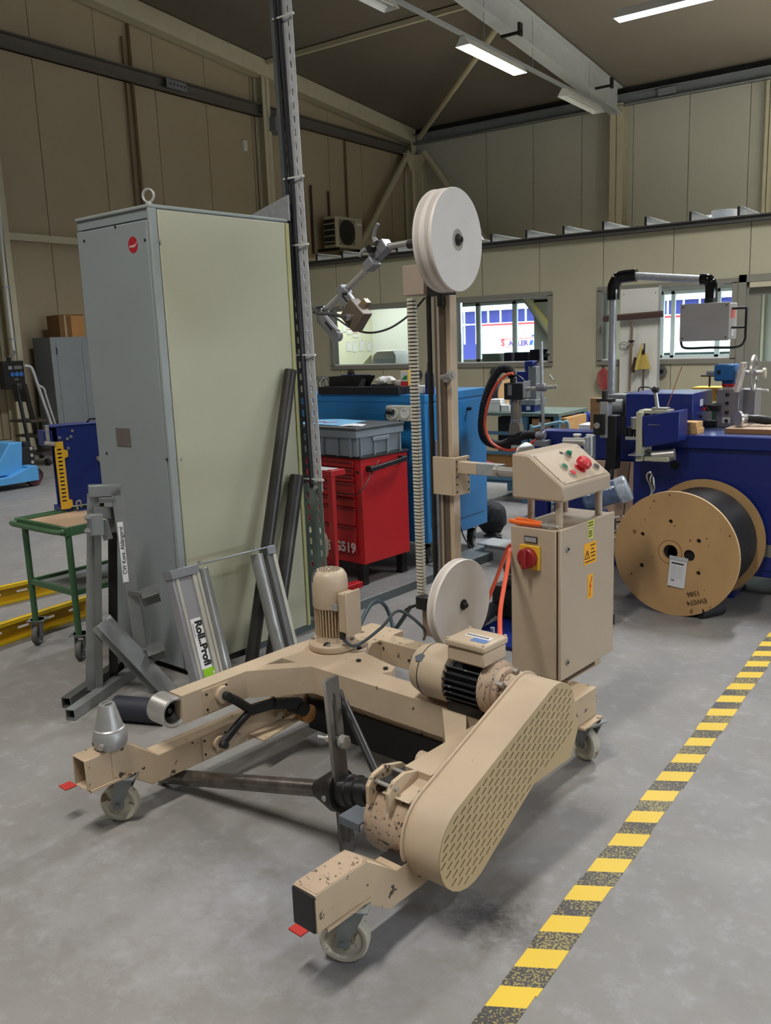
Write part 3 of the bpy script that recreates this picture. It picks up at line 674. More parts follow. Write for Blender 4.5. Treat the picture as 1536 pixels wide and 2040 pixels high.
W.part('chip_patch', MB().prism([(0, 0), (.02, .012), (.03, .035), (.045, .05), (.04, .02), (.03, -.005), (.01, -.02)], 'z', 0, .0008, frame3((1.055, .448, .3265), (1, 0, 0), (0, -.5, .86))), mat('bare_patch', (84, 90, 98), .45, .3), dh, label='bare steel where the paint has chipped off')
rod = W.part('lock_rod', MB().cyl((.965, .455, .345), (.71, .59, .452), .012, n=16).cyl((.965, .455, .345), (.985, .44, .33), .016, n=12), BLACKM)
W.part('rod_end', MB().cyl((.71, .59, .452), (.675, .61, .475), .0075, n=12), DSTEEL, rod)
W.part('stub_pipe', MB().cyl((.87, .74, .262), (.99, .74, .262), .026, n=20).cyl((.869, .74, .262), (.872, .74, .262), .020, n=16), BEIGE, lfr)
# ---- slotted belt guard
def guard_outline(g=0.0, n=12):
    P = []; c1, r1 = (.505, .232), .122+g; ax_ = R(20.3); a1 = ax_+PI/2
    for k in range(n+1):                                   # lower round end, from the top tangent round to the bottom
        t = a1+(R(296)-a1)*k/n; P.append((c1[0]+r1*math.cos(t), c1[1]+r1*math.sin(t)))
    P += [(.815, .264-g), (1.018, .262-g), (1.068+g, .352)]
    c2, r2 = (.988, .403), .096+g
    c2 = (c1[0]+.478*math.cos(ax_)+(r1-r2)*math.cos(a1), c1[1]+.478*math.sin(ax_)+(r1-r2)*math.sin(a1))
    for k in range(n+1):
        t = R(-22)+(a1-R(-22))*k/n; P.append((c2[0]+r2*math.cos(t), c2[1]+r2*math.sin(t)))
    return P
GO = guard_outline(); u0, u1 = 1.105, 1.222
gd = W.part('belt_guard', MB(), BEIGE)
n = len(GO); mb = MB(); GI = guard_outline(-.004)
vs = [(u0, *p) for p in GO]+[(u1, *p) for p in GO]+[(u0, *p) for p in GI]+[(u1-.002, *p) for p in GI]
fs = []
for i in range(n):
    j = (i+1) % n
    fs += [(i, n+i, n+j, j), (2*n+i, 2*n+j, 3*n+j, 3*n+i), (n+i, 3*n+i, 3*n+j, n+j), (i, j, 2*n+j, 2*n+i)]
mb.add(vs, fs); bpy.data.objects.remove(gd); gd = W.part('belt_guard', mb, BEIGE)
GB = guard_outline(.008)
W.part('back_plate', MB().prism(GB, 'x', u0-.006, u0+.001), BEIGE, gd, bevel=.001)
def inside(p, poly, marg=.012):
    c = False; n = len(poly); dm = 9
    for i in range(n):
        x1, y1 = poly[i]; x2, y2 = poly[(i+1) % n]
        if (y1 > p[1]) != (y2 > p[1]) and p[0] < (x2-x1)*(p[1]-y1)/(y2-y1)+x1: c = not c
        dx, dy = x2-x1, y2-y1; t = max(0, min(1, ((p[0]-x1)*dx+(p[1]-y1)*dy)/(dx*dx+dy*dy+1e-12)))
        dm = min(dm, math.hypot(p[0]-x1-t*dx, p[1]-y1-t*dy))
    return c and dm > marg
ax = R(20.3); rw = R(-21.5); holes = []
for i in range(-2, 25):
    for j in range(0, 11):
        p0 = (.990-.0342*i*math.cos(ax), .526-.0342*i*math.sin(ax))
        p = (p0[0]+(.008+.0285*j)*math.cos(rw), p0[1]+(.008+.0285*j)*math.sin(rw))
        if inside(p, GO, .0115) and not (p[0] > .80 and p[1] < .290+.5*max(0, p[0]-.90)):
            holes.append(slot(p[0], p[1], .0265, .0046, R(31), 2))
# plate in (v,z): x->v, y->z, thickness along +u
fp = plate(GO, holes, .0022, Matrix(((0, 0, 1, u1-.0022), (1, 0, 0, 0), (0, 1, 0, 0), (0, 0, 0, 1))), 'perforated_face')
newobj('perforated_face', fp, mat('ochre_beige_plate', (184, 162, 124), .5, var=.05, bump=.1), gd)
W.part('belt_pulley', MB().lathe([(.02, 0), (.09, 0), (.085, .02), (.09, .05), (.02, .05)], (1.13, .505, .235), (1, 0, 0), 30), DSTEEL, gd); W.part('belt_pulley', MB().lathe([(.02, 0), (.06, 0), (.055, .02), (.06, .05), (.02, .05)], (1.13, .97, .40), (1, 0, 0), 24), DSTEEL, gd)
W.part('guard_shade_sheet', MB().prism(guard_outline(-.006), 'x', 1.206, 1.210), INK, gd)  # added black sheet, gives the slots the shade of the closed interior
# ---- geared motor on the lifting frame (axis along u)
mc = Vector((0, .935, .463)); A = lambda u: Vector((u, mc.y, mc.z))
gm = W.part('geared_motor', MB().lathe([(.0, .0), (.05, .004), (.074, .018), (.083, .045), (.086, .06), (.086, .155), (.082, .157), (.0, .157)], A(.715), (1, 0, 0), 40), BEIGE)
W.part('cowl_seam', MB().ring([(.0865, .058), (.0868, .058), (.0868, .061), (.0865, .061)], A(.715), (1, 0, 0), 40), INK, gm)
mb = MB().cyl(A(.868), A(1.0), .066, n=28)
for i in range(26):
    a = 2*PI*i/26; d = Vector((0, math.cos(a), math.sin(a)))
    if d.z > .75: continue
    mb.bar(A(.868)+d*.074, A(1.0)+d*.074, .0035, .022, d)
W.part('cooling_fins', mb, mat('worn_black_casting', (52, 55, 60), .4, .35, var=.3, vscale=20, chip=(150, 148, 140), chips=(24, .64)), gm)
W.part('end_bell', MB().lathe([(.0, .0), (.082, .0), (.084, .004), (.084, .03), (.078, .034), (.078, .042), (.068, .046), (.066, .06), (.05, .064), (.045, .10), (.0, .10)], A(.998), (1, 0, 0), 36), BEIGEW, gm)
for q_ in ((.03, .052), (-.05, .035), (-.05, -.035)): W.part('coupling_bolt', MB().cyl(A(1.05)+Vector((0, *q_)), A(1.075)+Vector((0, *q_)), .009, n=6), STEEL, gm)
W.part('motor_foot', MB().box(.87, 1.0, .88, .99, .371, .40), DARKP, gm)
W.part('worn_patch', MB().prism([(0, 0), (.02, .015), (.035, .01), (.03, -.012), (.01, -.015)], 'z', 0, .0006, frame3((.752, .872, .522), (1, 0, 0), (0, -.73, .68))), MATS['bare_patch'], gm)
jb = W.part('junction_box', MB().box(.885, 1.02, .865, .985, .542, .587), BEIGE, bevel=.006)
W.part('box_lid', MB().box(.880, 1.025, .860, .990, .588, .612), BEIGE, jb, bevel=.007)
W.part('box_neck', MB().box(.91, .99, .90, .96, .525, .545), DARKP, jb)
for s in ((.887, .867), (1.018, .867), (.887, .983), (1.018, .983)): W.part('lid_screw', MB().cyl((*s, .612), (*s, .6145), .005, n=10), BEIGE, jb)
W.part('rating_label', MB().box(.915, 1.005, .915, .94, .6123, .6128), WHITEPAPER, jb, label='white label')
W.part('rating_label', MB().box(.955, 1.01, .885, .914, .6123, .6128), mat('blue_label', (92, 122, 178), .5), jb, label='blue label')
mb = MB()
for i in range(9): mb.box(.918+.009*i, .924+.009*i, .922, .933, .6128, .6131)
W.part('label_print', mb, INK, jb)
# ---- upright motor
mx, my = .175, 1.075
vm = W.part('upright_motor', MB().lathe([(.066, .0), (.0675, .003), (.0675, .098), (.065, .118), (.055, .135), (.046, .140), (.0, .140)], (mx, my, .535), (0, 0, 1), 44), BEIGE)
W.part('mounting_flange', MB().lathe([(.0, 0), (.088, 0), (.090, .003), (.090, .022), (.087, .026), (.062, .028), (.060, .05), (.0, .05)], (mx, my, .374), (0, 0, 1), 44), BEIGE, vm)
mb = MB().cyl((mx, my, .42), (mx, my, .536), .050, n=24)
for i in range(34):
    a = 2*PI*i/34; d = Vector((math.cos(a), math.sin(a), 0))
    mb.bar(Vector((mx, my, .428))+d*.056, Vector((mx, my, .536))+d*.056, .0035, .016, d)
W.part('cooling_fins', mb, mat('rusty_beige_fins', (182, 160, 130), .5, var=.15, chip=(70, 48, 34), chips=(60, .62)), vm)
mb = MB()
for i in range(-3, 4):
    for j in range(-3, 4):
        x, y = i*.0125, j*.0125
        if math.hypot(x, y) < .042 and math.hypot(x, y) > .01: mb.cyl((mx+x, my+y, .6749), (mx+x, my+y, .6756), .0042, n=6)
W.part('fan_grille', mb, INK, vm)
W.part('chip_patch', MB().lathe([(.0462, .1405), (.0556, .1355), (.0656, .1185), (.0680, .0985)], (mx, my, .535), (0, 0, 1), 44), MATS['bare_patch'], vm)
pm_ = [o for o in vm.children if o.name.startswith('chip_patch')][0]
bm = bmesh.new(); bm.from_mesh(pm_.data)
kill = [f for f in bm.faces if not (R(196) < (math.atan2(f.calc_center_median().y-my, f.calc_center_median().x-mx) % (2*PI)) < R(250))]
bmesh.ops.delete(bm, geom=kill, context='FACES'); bm.to_mesh(pm_.data); bm.free()
W.part('cowl_clip', MB().box(mx+.05, mx+.072, my-.045, my-.035, .535, .560), GALV, vm)
for a in (0, 1.57, 3.14, 4.71): W.part('flange_bolt', MB().cyl((mx+.075*math.cos(a+.6), my+.075*math.sin(a+.6), .398), (mx+.075*math.cos(a+.6), my+.075*math.sin(a+.6), .408), .008, n=6), STEEL, vm)
tb = W.part('terminal_box', MB().box(mx+.066, mx+.105, my-.030, my+.035, .45, .60), BEIGE, vm, bevel=.004)
W.part('box_lid', MB().box(mx+.106, mx+.116, my-.036, my+.042, .44, .61), BEIGE, vm, bevel=.004)
W.part('cable_gland', MB().cyl((mx+.085, my-.03, .43), (mx+.085, my-.03, .45), .012, n=12), BLACKP, vm)
W.part('lifting_ring', MB().ring([(.012, -.004), (.017, -.004), (.017, .004), (.012, .004)], (mx+.03, my-.058, .395), (1, -.3, 0), 16), DSTEEL, vm)
# ---- control cabinet and desk
cab = W.part('control_cabinet', MB().box(.757, .938, 1.41, 1.80, .310, .845), CABB, bevel=.003)
W.part('cabinet_door', MB().box(.943, .955, 1.415, 1.805, .305, .849), CABB, cab, bevel=.004)
W.part('cabinet_foot', MB().box(.90, .935, 1.70, 1.74, .27, .31).box(.78, .935, 1.5, 1.75, .27, .275), BEIGE, cab)
for z in (.375, .785): W.part('door_lock', MB().cyl((0.9550, 1.46, z-.01), (0.9590, 1.46, z-.01), .011, n=18), STEEL, cab); W.part('lock_insert', MB().cyl((0.9580, 1.46, z-.01), (0.9605, 1.46, z-.01), .0055, n=8), INK, cab)
for z in (.43, .80): W.part('hinge', MB().cyl((.953, 1.808, z-.02), (.953, 1.808, z+.02), .006, n=8), BLACKM, cab)
def label_plate(x, y0, y1, z0, z1, m, name='warning_label'): return W.part(name, MB().box(x, x+.0006, y0, y1, z0, z1), m, cab)
YEL2 = mat('yellow_green_label', (206, 210, 96), .5); YEL3 = mat('orange_yellow_label', (240, 172, 34), .5)
FM = lambda y, z, x=.9562: frame3((x, y, z), (0, 1, 0), (1, 0, 0))
label_plate(0.9552, 1.598, 1.648, .822, .848, YEL2); label_plate(0.9552, 1.602, 1.640, .782, .816, YEL2)
label_plate(0.9552, 1.575, 1.665, .690, .768, YEL3); label_plate(0.9552, 1.602, 1.640, .560, .650, YEL3)
mb = MB()
for (y0, y1, z) in ((1.603, 1.643, .840), (1.603, 1.643, .830), (1.607, 1.636, .808), (1.607, 1.636, .800), (1.607, 1.636, .791), (1.62, 1.658, .756), (1.626, 1.650, .742), (1.62, 1.658, .728), (1.626, 1.658, .715), (1.582, 1.655, .700)):
    k = y0
    while k < y1-.004: mb.box(0.9558, 0.9563, k, k+.0035, z-.0025, z+.0025); k += .0052
W.part('label_print', mb, INK, cab, stuff=False)
tri = MB(); 
for a, b_ in (((1.580, .712), (1.614, .712)), ((1.614, .712), (1.597, .742)), ((1.597, .742), (1.580, .712))): tri.bar((0.9560, *a), (0.9560, *b_), .001, .003, (1, 0, 0)) if False else tri.bar((0.9561, *a), (0.9561, *b_), .003, .001, (1, 0, 0))
W.part('warning_sign', tri, INK, cab)
lettering('!', .022, FM(1.597, .724), INK, cab, bold=.0006)
W.part('flash_symbol', MB().prism([(1.628, .640), (1.614, .603), (1.620, .603), (1.614, .575), (1.610, .580), (1.615, .568), (1.622, .578), (1.618, .580), (1.628, .610), (1.622, .610), (1.634, .640)][::-1], 'x', 0.9554, 0.9562), INKR, cab)
# main switch on the left side face
ms = W.part('main_switch', MB().box(.800, .880, 1.399, 1.4095, .70, .785), YELL, bevel=.002, label='red rotary main switch on a yellow plate')
W.part('switch_collar', MB().lathe([(.036, 0), (.036, .018), (.031, .022), (.0, .022)], (.837, 1.399, .742), (0, -1, 0), 28), REDD, ms)
W.part('switch_grip', MB().box(.829, .845, 1.362, 1.382, .707, .777), REDD, ms, bevel=.003)
W.part('name_strip', MB().box(.815, .867, 1.406, 1.4095, .794, .816), INK, ms); W.part('strip_insert', MB().box(.818, .864, 1.405, 1.4062, .797, .813), GALV, ms)
# sloped desk on three posts
dk = W.part('control_desk', MB().prism([(.735, .955), (1.00, .958), (1.00, 1.02), (.86, 1.135), (.735, 1.135)], 'y', 1.30, 1.70), CABB, bevel=.008, seg=3) if False else None
# desk side profile in (v,z), swept along u -- the sloping face looks towards +u
prof = [(.756, .942), (.961, .942), (.961, .997), (.826, 1.098), (.756, 1.100)]
dk = W.part('control_desk', MB().prism(prof, 'y', 1.42, 1.76), CABB, bevel=.008)
sx, sz = (.961-.826), (.997-1.098); sl_ = math.hypot(sx, sz)
ex = Vector((sx, 0, sz))/sl_; ny = Vector((-sz, 0, sx))/sl_                  # down the slope, outward normal
DF = Matrix(((ex.x, 0, ny.x, .826), (0, 1, 0, 1.42), (ex.z, 0, ny.z, 1.098), (0, 0, 0, 1)))   # local: x down slope, y along v, z out
W.part('desk_panel', MB().box(.008, sl_-.008, .018, .322, .0004, .003, DF), BEIGE, dk, bevel=.001)
def dz(x, y, z=.003): return DF @ Vector((x, y, z))
def button(x, y, m, nm='push_button', r=.0115, dome=False):
    b = W.part(nm, MB().lathe([(.0145, 0), (.0145, .005), (.013, .008), (r, .008)], dz(x, y), ny, 22), STEELR, dk)
    W.part('button_cap', MB().lathe([(r, .006), (r, .010), (r*.7, .020 if dome else .0105), (.0, .023 if dome else .0105)], dz(x, y), ny, 20), m, b)
    return b
button(.042, .20, GREENB, 'indicator_lamp', dome=True)
button(.090, .107, GREENB); button(.128, .112, INKR)
button(.125, .281, BLACKP, 'selector_switch')
b = button(.150, .130, INKR) if False else None
es = W.part('emergency_stop', MB().lathe([(.022, 0), (.022, .006), (.014, .007), (.014, .016), (.026, .017), (.028, .020), (.027, .034), (.020, .042), (.0, .044)], dz(.112, .190), ny, 28), RED, dk, label='red mushroom emergency stop')
for x, y in ((.016, .03), (.016, .31), (sl_-.016, .03), (sl_-.016, .31)): W.part('panel_screw', MB().cyl(dz(x, y, .003), dz(x, y, .0042), .004, n=10), STEEL, dk)
W.part('small_tag', MB().box(.020, .032, .170, .188, .003, .0036, DF), INK, dk)
for x, y in ((.785, 1.50), (.925, 1.455), (.925, 1.735), (.785, 1.735)):
    W.part('desk_post', MB().cyl((x, y, .845), (x, y, .944), .013, n=16), CABB, dk)
# ---- mast with linear guide, energy chain, two pulleys
vM = 1.60
ms_ = W.part('mast', MB().box(.3575, .380, vM-.02, vM+.022, .27, 1.66), BEIGE, bevel=.003)
W.part('guide_rail', MB().box(.300, .357, vM-.018, vM+.02, .31, 1.66), mat('brown_rail', (112, 98, 86), .4, .4, var=.1), ms_, bevel=.002)
W.part('rail_groove', MB().box(.318, .328, vM-.024, vM-.0201, .31, 1.66), mat('light_strip', (170, 160, 148), .4, .3), ms_)
W.part('guide_rod', MB().cyl((.262, vM, .33), (.262, vM, 1.665), .010, n=14), DSTEEL, ms_, label='dark round guide rod')
W.part('cable_strip', MB().box(.268, .276, vM+.01, vM+.02, .33, 1.1), GALV, ms_)
hb = W.part('mast_head_box', MB().box(.150, .255, vM-.02, vM+.10, 1.67, 1.785), mat('pinkish_beige_box', (170, 154, 140), .5), bevel=.003)
W.part('head_bracket', MB().box(.255, .357, vM, vM+.05, 1.662, 1.70), DARKP, hb)
ck = W.part('energy_chain', MB(), WHITEP)
bpy.data.objects.remove(ck)
mb = MB()
for i in range(86):
    z = 1.655-.0143*i
    x = .180+.008*i/86
    mb.box(x-.014, x+.014, vM-.018, vM+.012, z-.0045, z+.0045)
ck = W.part('energy_chain', mb, mat('cream_chain', (206, 200, 184), .5), label='cream energy chain of many short links')
W.part('chain_core', MB().box(.168, .190, vM-.008, vM+.008, .43, 1.66), DARKP, ck)
fb = W.part('mast_foot', MB().box(.20, .262, vM-.02, vM+.04, .28, .39), mat('brown_foot', (132, 112, 100), .5), bevel=.002)
W.part('limit_switch', MB().box(.19, .25, vM-.05, vM-.0, .40, .455), BLACKP, fb, bevel=.004)
W.part('cable_loop', MB().tube([(.20, vM-.02, .42), (.12, vM-.02, .38), (.09, vM+.0, .36)], .006, 8, 5), BLACKP, fb)
def pulley(cz, cu, r, th, grooves, lab, vP=1.55, rot=0):
    Rz = Matrix.Translation((cu+th, vP, cz)) @ Matrix.Rotation(rot, 4, 'Z') @ Matrix.Translation((-cu-th, -vP, -cz)); axd = Rz.to_3x3() @ Vector((1, 0, 0)); o_ = Rz @ Vector((cu, vP, cz)); F_ = o_+axd*th
    prof = [(.02, 0), (r*.99, 0), (r, .003)]; h = .003; st = th/grooves
    for g_ in range(grooves):
        b0 = g_*st
        prof += [(r, b0+st*.22), (r*.90, b0+st*.42), (r*.90, b0+st*.58), (r, b0+st*.78)]
    prof += [(r, th-.003), (r*.99, th), (.02, th)]
    p = W.part('pulley', MB().lathe(prof, o_, axd, 72), PULLEY, bevel=0, label=lab)
    W.part('hub_washer', MB().lathe([(.022, 0), (.022, .003), (.016, .004), (.016, .009), (.011, .010), (.010, .018), (.0, .018)], F_, axd, 24), DSTEEL, p)
    W.part('hub_screw', MB().cyl(F_+axd*.016, F_+axd*.020, .0055, n=6), INK, p)
    return p
pu = pulley(1.852, .366, .184, .080, 2, 'large double groove white upper pulley', 1.55, R(6.5))
W.part('grease_smear', MB().lathe([(.022, .0), (.034, .0004), (.04, .0)], (.446, 1.55, 1.852), (.994, .11, 0), 13), mat('grey_grease', (150, 146, 140), .5, var=.3), pu)
W.part('pulley_axle', MB().cyl((.19, vM-.02, 1.862), (.38, 1.55, 1.852), .017, n=18).box(.335, .36, 1.56, 1.64, 1.62, 1.86), DSTEEL, pu)
pl = pulley(.462, .396, .1815, .042, 1, 'single groove white lower pulley')
W.part('pulley_axle', MB().cyl((.33, 1.55, .462), (.397, 1.55, .462), .015, n=18).box(.34, .36, 1.54, 1.62, .44, .48), DSTEEL, pl)
# carriage on the mast with the arm to the measuring bushing
cg = W.part('carriage', MB().box(.393, .408, vM-.045, vM+.05, .895, 1.045).box(.297, .393, vM-.045, vM-.028, .895, 1.045), BEIGE, bevel=.002)
for z in (.905, .935, .965, .995, 1.025):
    for x in (.391, ): W.part('carriage_bolt', MB().cyl((x+.017, vM-.035, z+.005), (x+.019, vM-.035, z+.005), .004, n=8).cyl((x+.017, vM+.04, z+.005), (x+.019, vM+.04, z+.005), .004, n=8), INK, cg)
W.part('carriage_arm', MB().box(.41, .50, vM-.035, vM+.0, .985, 1.03), BEIGE, cg, bevel=.002)
W.part('arm_tube', MB().box(.50, .61, vM-.035, vM+.0, .985, 1.03, Matrix.Translation((0, 0, 0))), GALV, cg, bevel=.002, label='unpainted end of the arm')
W.part('arm_bushing', MB().cyl((.595, vM-.05, 1.01), (.72, vM-.05, 1.01), .017, n=18).cyl((.60, vM-.05, 1.01), (.615, vM-.05, 1.01), .022, n=18), STEELR, cg)
W.part('wheel_disc', MB().lathe([(.01, 0), (.05, 0), (.052, .004), (.05, .008), (.01, .008)], (.66, vM+.06, 1.055), (1, -.3, .1), 28), STEELR, cg)
W.part('tension_bolt', MB().cyl((.36, vM-.06, 1.355), (.42, vM-.06, 1.365), .009, n=10).cyl((.40, vM-.06, 1.36), (.415, vM-.06, 1.362), .02, n=10).cyl((.36, vM-.02, 1.35), (.362, vM-.03, 1.35), .016, n=12), STEEL, ms_)
# ---- articulated sensor arm left of the upper pulley
vA = vM; Q = lambda u, z, dv=0: (u, vA+dv, z)
sa = W.part('sensor_arm', MB().cyl(Q(.21, 1.872), Q(.045, 1.868), .012, n=16).cyl(Q(.00, 1.82), Q(-.325, 1.628), .0135, n=16), STEELR, label='polished jointed arm of round rods')
def blk(c, d, ang, m, nm, par=None, bev=.003):
    M = Matrix.Translation(Vector(c)) @ Matrix.Rotation(ang, 4, 'Y')
    return W.part(nm, MB().box(-d[0]/2, d[0]/2, -d[1]/2, d[1]/2, -d[2]/2, d[2]/2, M), m, par or sa, bevel=bev)
dir_ = -math.atan2(1.82-1.628, .325)
blk(Q(.045, 1.868), (.045, .05, .045), R(-35), CASTG, 'swivel_clamp'); blk(Q(.012, 1.842), (.075, .045, .035), dir_, CASTG, 'swivel_clamp')
blk(Q(-.01, 1.805, -.02), (.05, .05, .04), dir_, CASTG, 'swivel_clamp')
W.part('joint_knob', MB().cyl(Q(.005, 1.862, -.05), Q(.005, 1.862, .03), .014, n=14), DSTEEL, sa)
W.part('clamp_lever', MB().tube([Q(.028, 1.885, -.03), Q(.015, 1.905, -.03), Q(.025, 1.935, -.03), Q(.042, 1.955, -.03)], [.013, .009, .007, .007], 10), CASTG, sa, label='cast tightening lever')
W.part('clamp_lever', MB().tube([Q(-.02, 1.862, -.04), Q(-.034, 1.855, -.05), Q(-.045, 1.835, -.05)], [.010, .007, .007], 8), CASTG, sa)
blk(Q(-.19, 1.71), (.04, .05, .045), dir_, CASTG, 'rod_clamp')
W.part('clamp_handle', MB().cyl(Q(-.17, 1.700, -.03), Q(-.145, 1.700, -.03), .006, n=8), BLACKP, sa)
blk(Q(-.150, 1.668, -.02), (.11, .02, .06), R(45), CASTG, 'slotted_bracket')
blk(Q(-.155, 1.675, -.0308), (.05, .002, .008), R(45), INK, 'bracket_slot')
sh = blk(Q(-.100, 1.608, -.03), (.10, .055, .095), R(42), mat('brown_grey_sensor', (112, 100, 88), .4, .3), 'sensor_head')
W.part('sensor_socket', MB().cyl(Q(-.112, 1.600, -.058), Q(-.112, 1.600, -.075), .014, n=16), STEELR, sh)
for dx, dz_ in ((-.03, .03), (.0, .045), (-.045, 0)): W.part('socket_screw', MB().cyl(Q(-.125+dx, 1.610+dz_, -.056), Q(-.125+dx, 1.610+dz_, -.062), .005, n=8), STEEL, sh)
blk(Q(-.07, 1.655, -.0), (.03, .03, .03), R(45), mat('brass_cube', (150, 136, 110), .35, .6), 'adjusting_block')
blk(Q(-.325, 1.628), (.04, .05, .05), dir_, CASTG, 'rod_clamp')
W.part('clamp_screw', MB().cyl(Q(-.36, 1.633, -.02), Q(-.34, 1.630, -.02), .006, n=8), BLACKP, sa)
blk(Q(-.278, 1.575, -.02), (.12, .02, .05), R(42), CASTG, 'slotted_bracket'); blk(Q(-.262, 1.572, -.031), (.05, .002, .010), R(42), INK, 'bracket_slot')
W.part('bracket_end', MB().cyl(Q(-.222, 1.528, -.04), Q(-.222, 1.528, -.01), .024, n=20), CASTG, sa)
W.part('sensor_cable', MB().tube([Q(-.112, 1.600, -.075), Q(-.19, 1.618, -.09), Q(-.27, 1.625, -.08), Q(-.325, 1.648, -.05), Q(-.30, 1.655, -.02)], .0075, 8, 6)
       .tube([Q(-.30, 1.64, -.02), Q(-.24, 1.60, .0), Q(-.16, 1.555, .01), Q(-.06, 1.535, .01), Q(.05, 1.55, .01), Q(.15, 1.60, .02), Q(.22, 1.66, .03)], .0045, 8, 8), mat('grey_cable', (62, 62, 64), .5), sa)
# hoses between machine and cabinet
hz = W.part('supply_hose', MB().tube([(1.005, .975, .60)]+[wq(px, py, v_) for px, py, v_ in ((996, 1250, 1.02), (997, 1215, 1.08), (1004, 1170, 1.15), (1012, 1125, 1.25), (1016, 1095, 1.45))], .0075, 10, 6), ORANGE, label='orange hose rising from the junction box')
W.part('motor_cable', MB().tube([(mx+.085, my-.03, .43), (mx+.12, my, .40), (mx+.16, my+.1, .45), (mx+.12, my+.25, .47), (mx+.2, my+.3, .40), (mx+.1, my+.42, .30)], .006, 8, 8), mat('dark_grey_cable', (58, 66, 70), .5), vm)

# ================================================================== things lying on or in front of the winder
def wl(u, v, z): return W.M @ Vector((u, v, z))
# reel shaft with its slotted driver bar
SH = Thing('reel_shaft', 'steel reel shaft with a cone flange lying across the floor inside the beige winder', 'shaft', MO, MR)
pa, pb = Vector((-.070, .445, .028)), Vector((.66, .53, .185)); ax_ = (pb-pa).normalized()
SH.part('shaft_tube', MB().cyl(pa, pb, .0255, n=24).cyl(pa-ax_*.004, pa+ax_*.004, .0255, n=24), mat('worn_shaft_steel', (112, 106, 100), .3, .75, var=.35, vscale=18), bevel=0)
SH.part('shaft_mouth', MB().cyl(pa-ax_*.0045, pa-ax_*.002, .019, n=20), INK)
SH.part('cone', MB().lathe([(.026, 0), (.052, .055), (.062, .075), (.062, .10), (.0, .10)], pb-ax_*.02, ax_, 36), DSTEEL)
SH.part('cone_screw', MB().cyl(pb+ax_*.065+Vector((0, -.061, 0)), pb+ax_*.065+Vector((0, -.064, 0)), .009, n=12), STEEL)
SH.part('collar', MB().lathe([(.048, 0), (.048, .03), (.044, .034), (.044, .05), (.047, .054), (.047, .060), (.041, .064), (.041, .10), (.036, .104), (.0, .104)], pb+ax_*.085, ax_, 32), BLACKM)
# driver bar: slotted flat bar standing across the shaft
side = Vector((.13, .99, 0)); zz = (Vector((.755, .535, .56))-Vector((.795, .535, .0))).normalized()
pc = pb+ax_*.082; xb = ax_.cross(zz).normalized()
Mb = Matrix((xb, zz, xb.cross(zz))).transposed().to_4x4(); Mb.translation = pc
hol = [slot(0, .22, .16, .017, PI/2), slot(0, -.105, .13, .015, PI/2)]
DB = plate([(-.030, -.205), (.030, -.205), (.030, .345), (-.030, .345)], hol, .012, Mb, 'driver_bar')
SH.part('driver_bar', DB, mat('oily_bar_steel', (118, 114, 108), .42, .45, var=.25), label='upright slotted driver bar')
bq = pc+zz*.155
nb = xb.cross(zz).normalized(); nb = nb if nb.x > 0 else -nb
SH.part('driver_bolt', MB().cyl(bq+nb*.012, bq+nb*.020, .020, n=20).cyl(bq+nb*.020, bq+nb*.032, .020, n=6), STEEL)
SH.part('driver_pin', MB().cyl(bq-nb*.003, bq-nb*.040, .012, n=14).cyl(bq-nb*.04, bq-nb*.075, .0055, n=10), STEELR)
# silver cone standing on the left arm
CN = Thing('centering_cone', 'silver centering cone standing on the open end of the left arm', 'cone', wl(.045, .20, .271), MR)
CN.part('cone_body', MB().lathe([(.046, 0), (.053, .012), (.055, .03), (.050, .055), (.048, .058), (.0485, .062), (.044, .066), (.026, .138), (.024, .142), (.017, .142), (.014, .10), (.0, .10)], (0, 0, 0), (0, 0, 1), 40), mat('machined_aluminium', (168, 168, 166), .42, .55, var=.06, stretch=(1, 1, 12)))
for a in (-1.0, -3.0): 
    d = Vector((math.cos(a), math.sin(a), 0)); CN.part('set_screw', MB().cyl(d*.05+Vector((0, 0, .024)), d*.068+Vector((0, 0, .024)), .009, n=12), STEEL)
d = Vector((math.cos(-1.9), math.sin(-1.9), 0)); CN.part('screw_hole', MB().cyl(d*.0525+Vector((0, 0, .02)), d*.0555+Vector((0, 0, .02)), .006, n=10), INK)
CN.part('slot_insert', MB().box(-.004, .004, -.018, .018, .135, .1435), STEELR)
# pliers on the control cabinet
PL = Thing('pliers', 'orange handled pliers lying on top of the beige control cabinet', 'pliers', wl(.80, 1.44, .8455), MR-R(6))
for s in (-1, 1):
    PL.part('handle', MB().tube([(-.055, s*.016, .012), (-.02, s*.022, .012), (.03, s*.016, .012), (.075, s*.007, .012)], [.009, .0095, .009, .008], 10, 4), mat('orange_grip', (232, 104, 34), .4))
    PL.part('jaw', MB().tube([(.07, -s*.004, .012), (.10, -s*.010, .012), (.135, -s*.003, .012)], [.008, .0085, .004], 8, 3), STEELR)
PL.part('pivot', MB().cyl((.085, 0, .002), (.085, 0, .022), .010, n=16), STEEL)
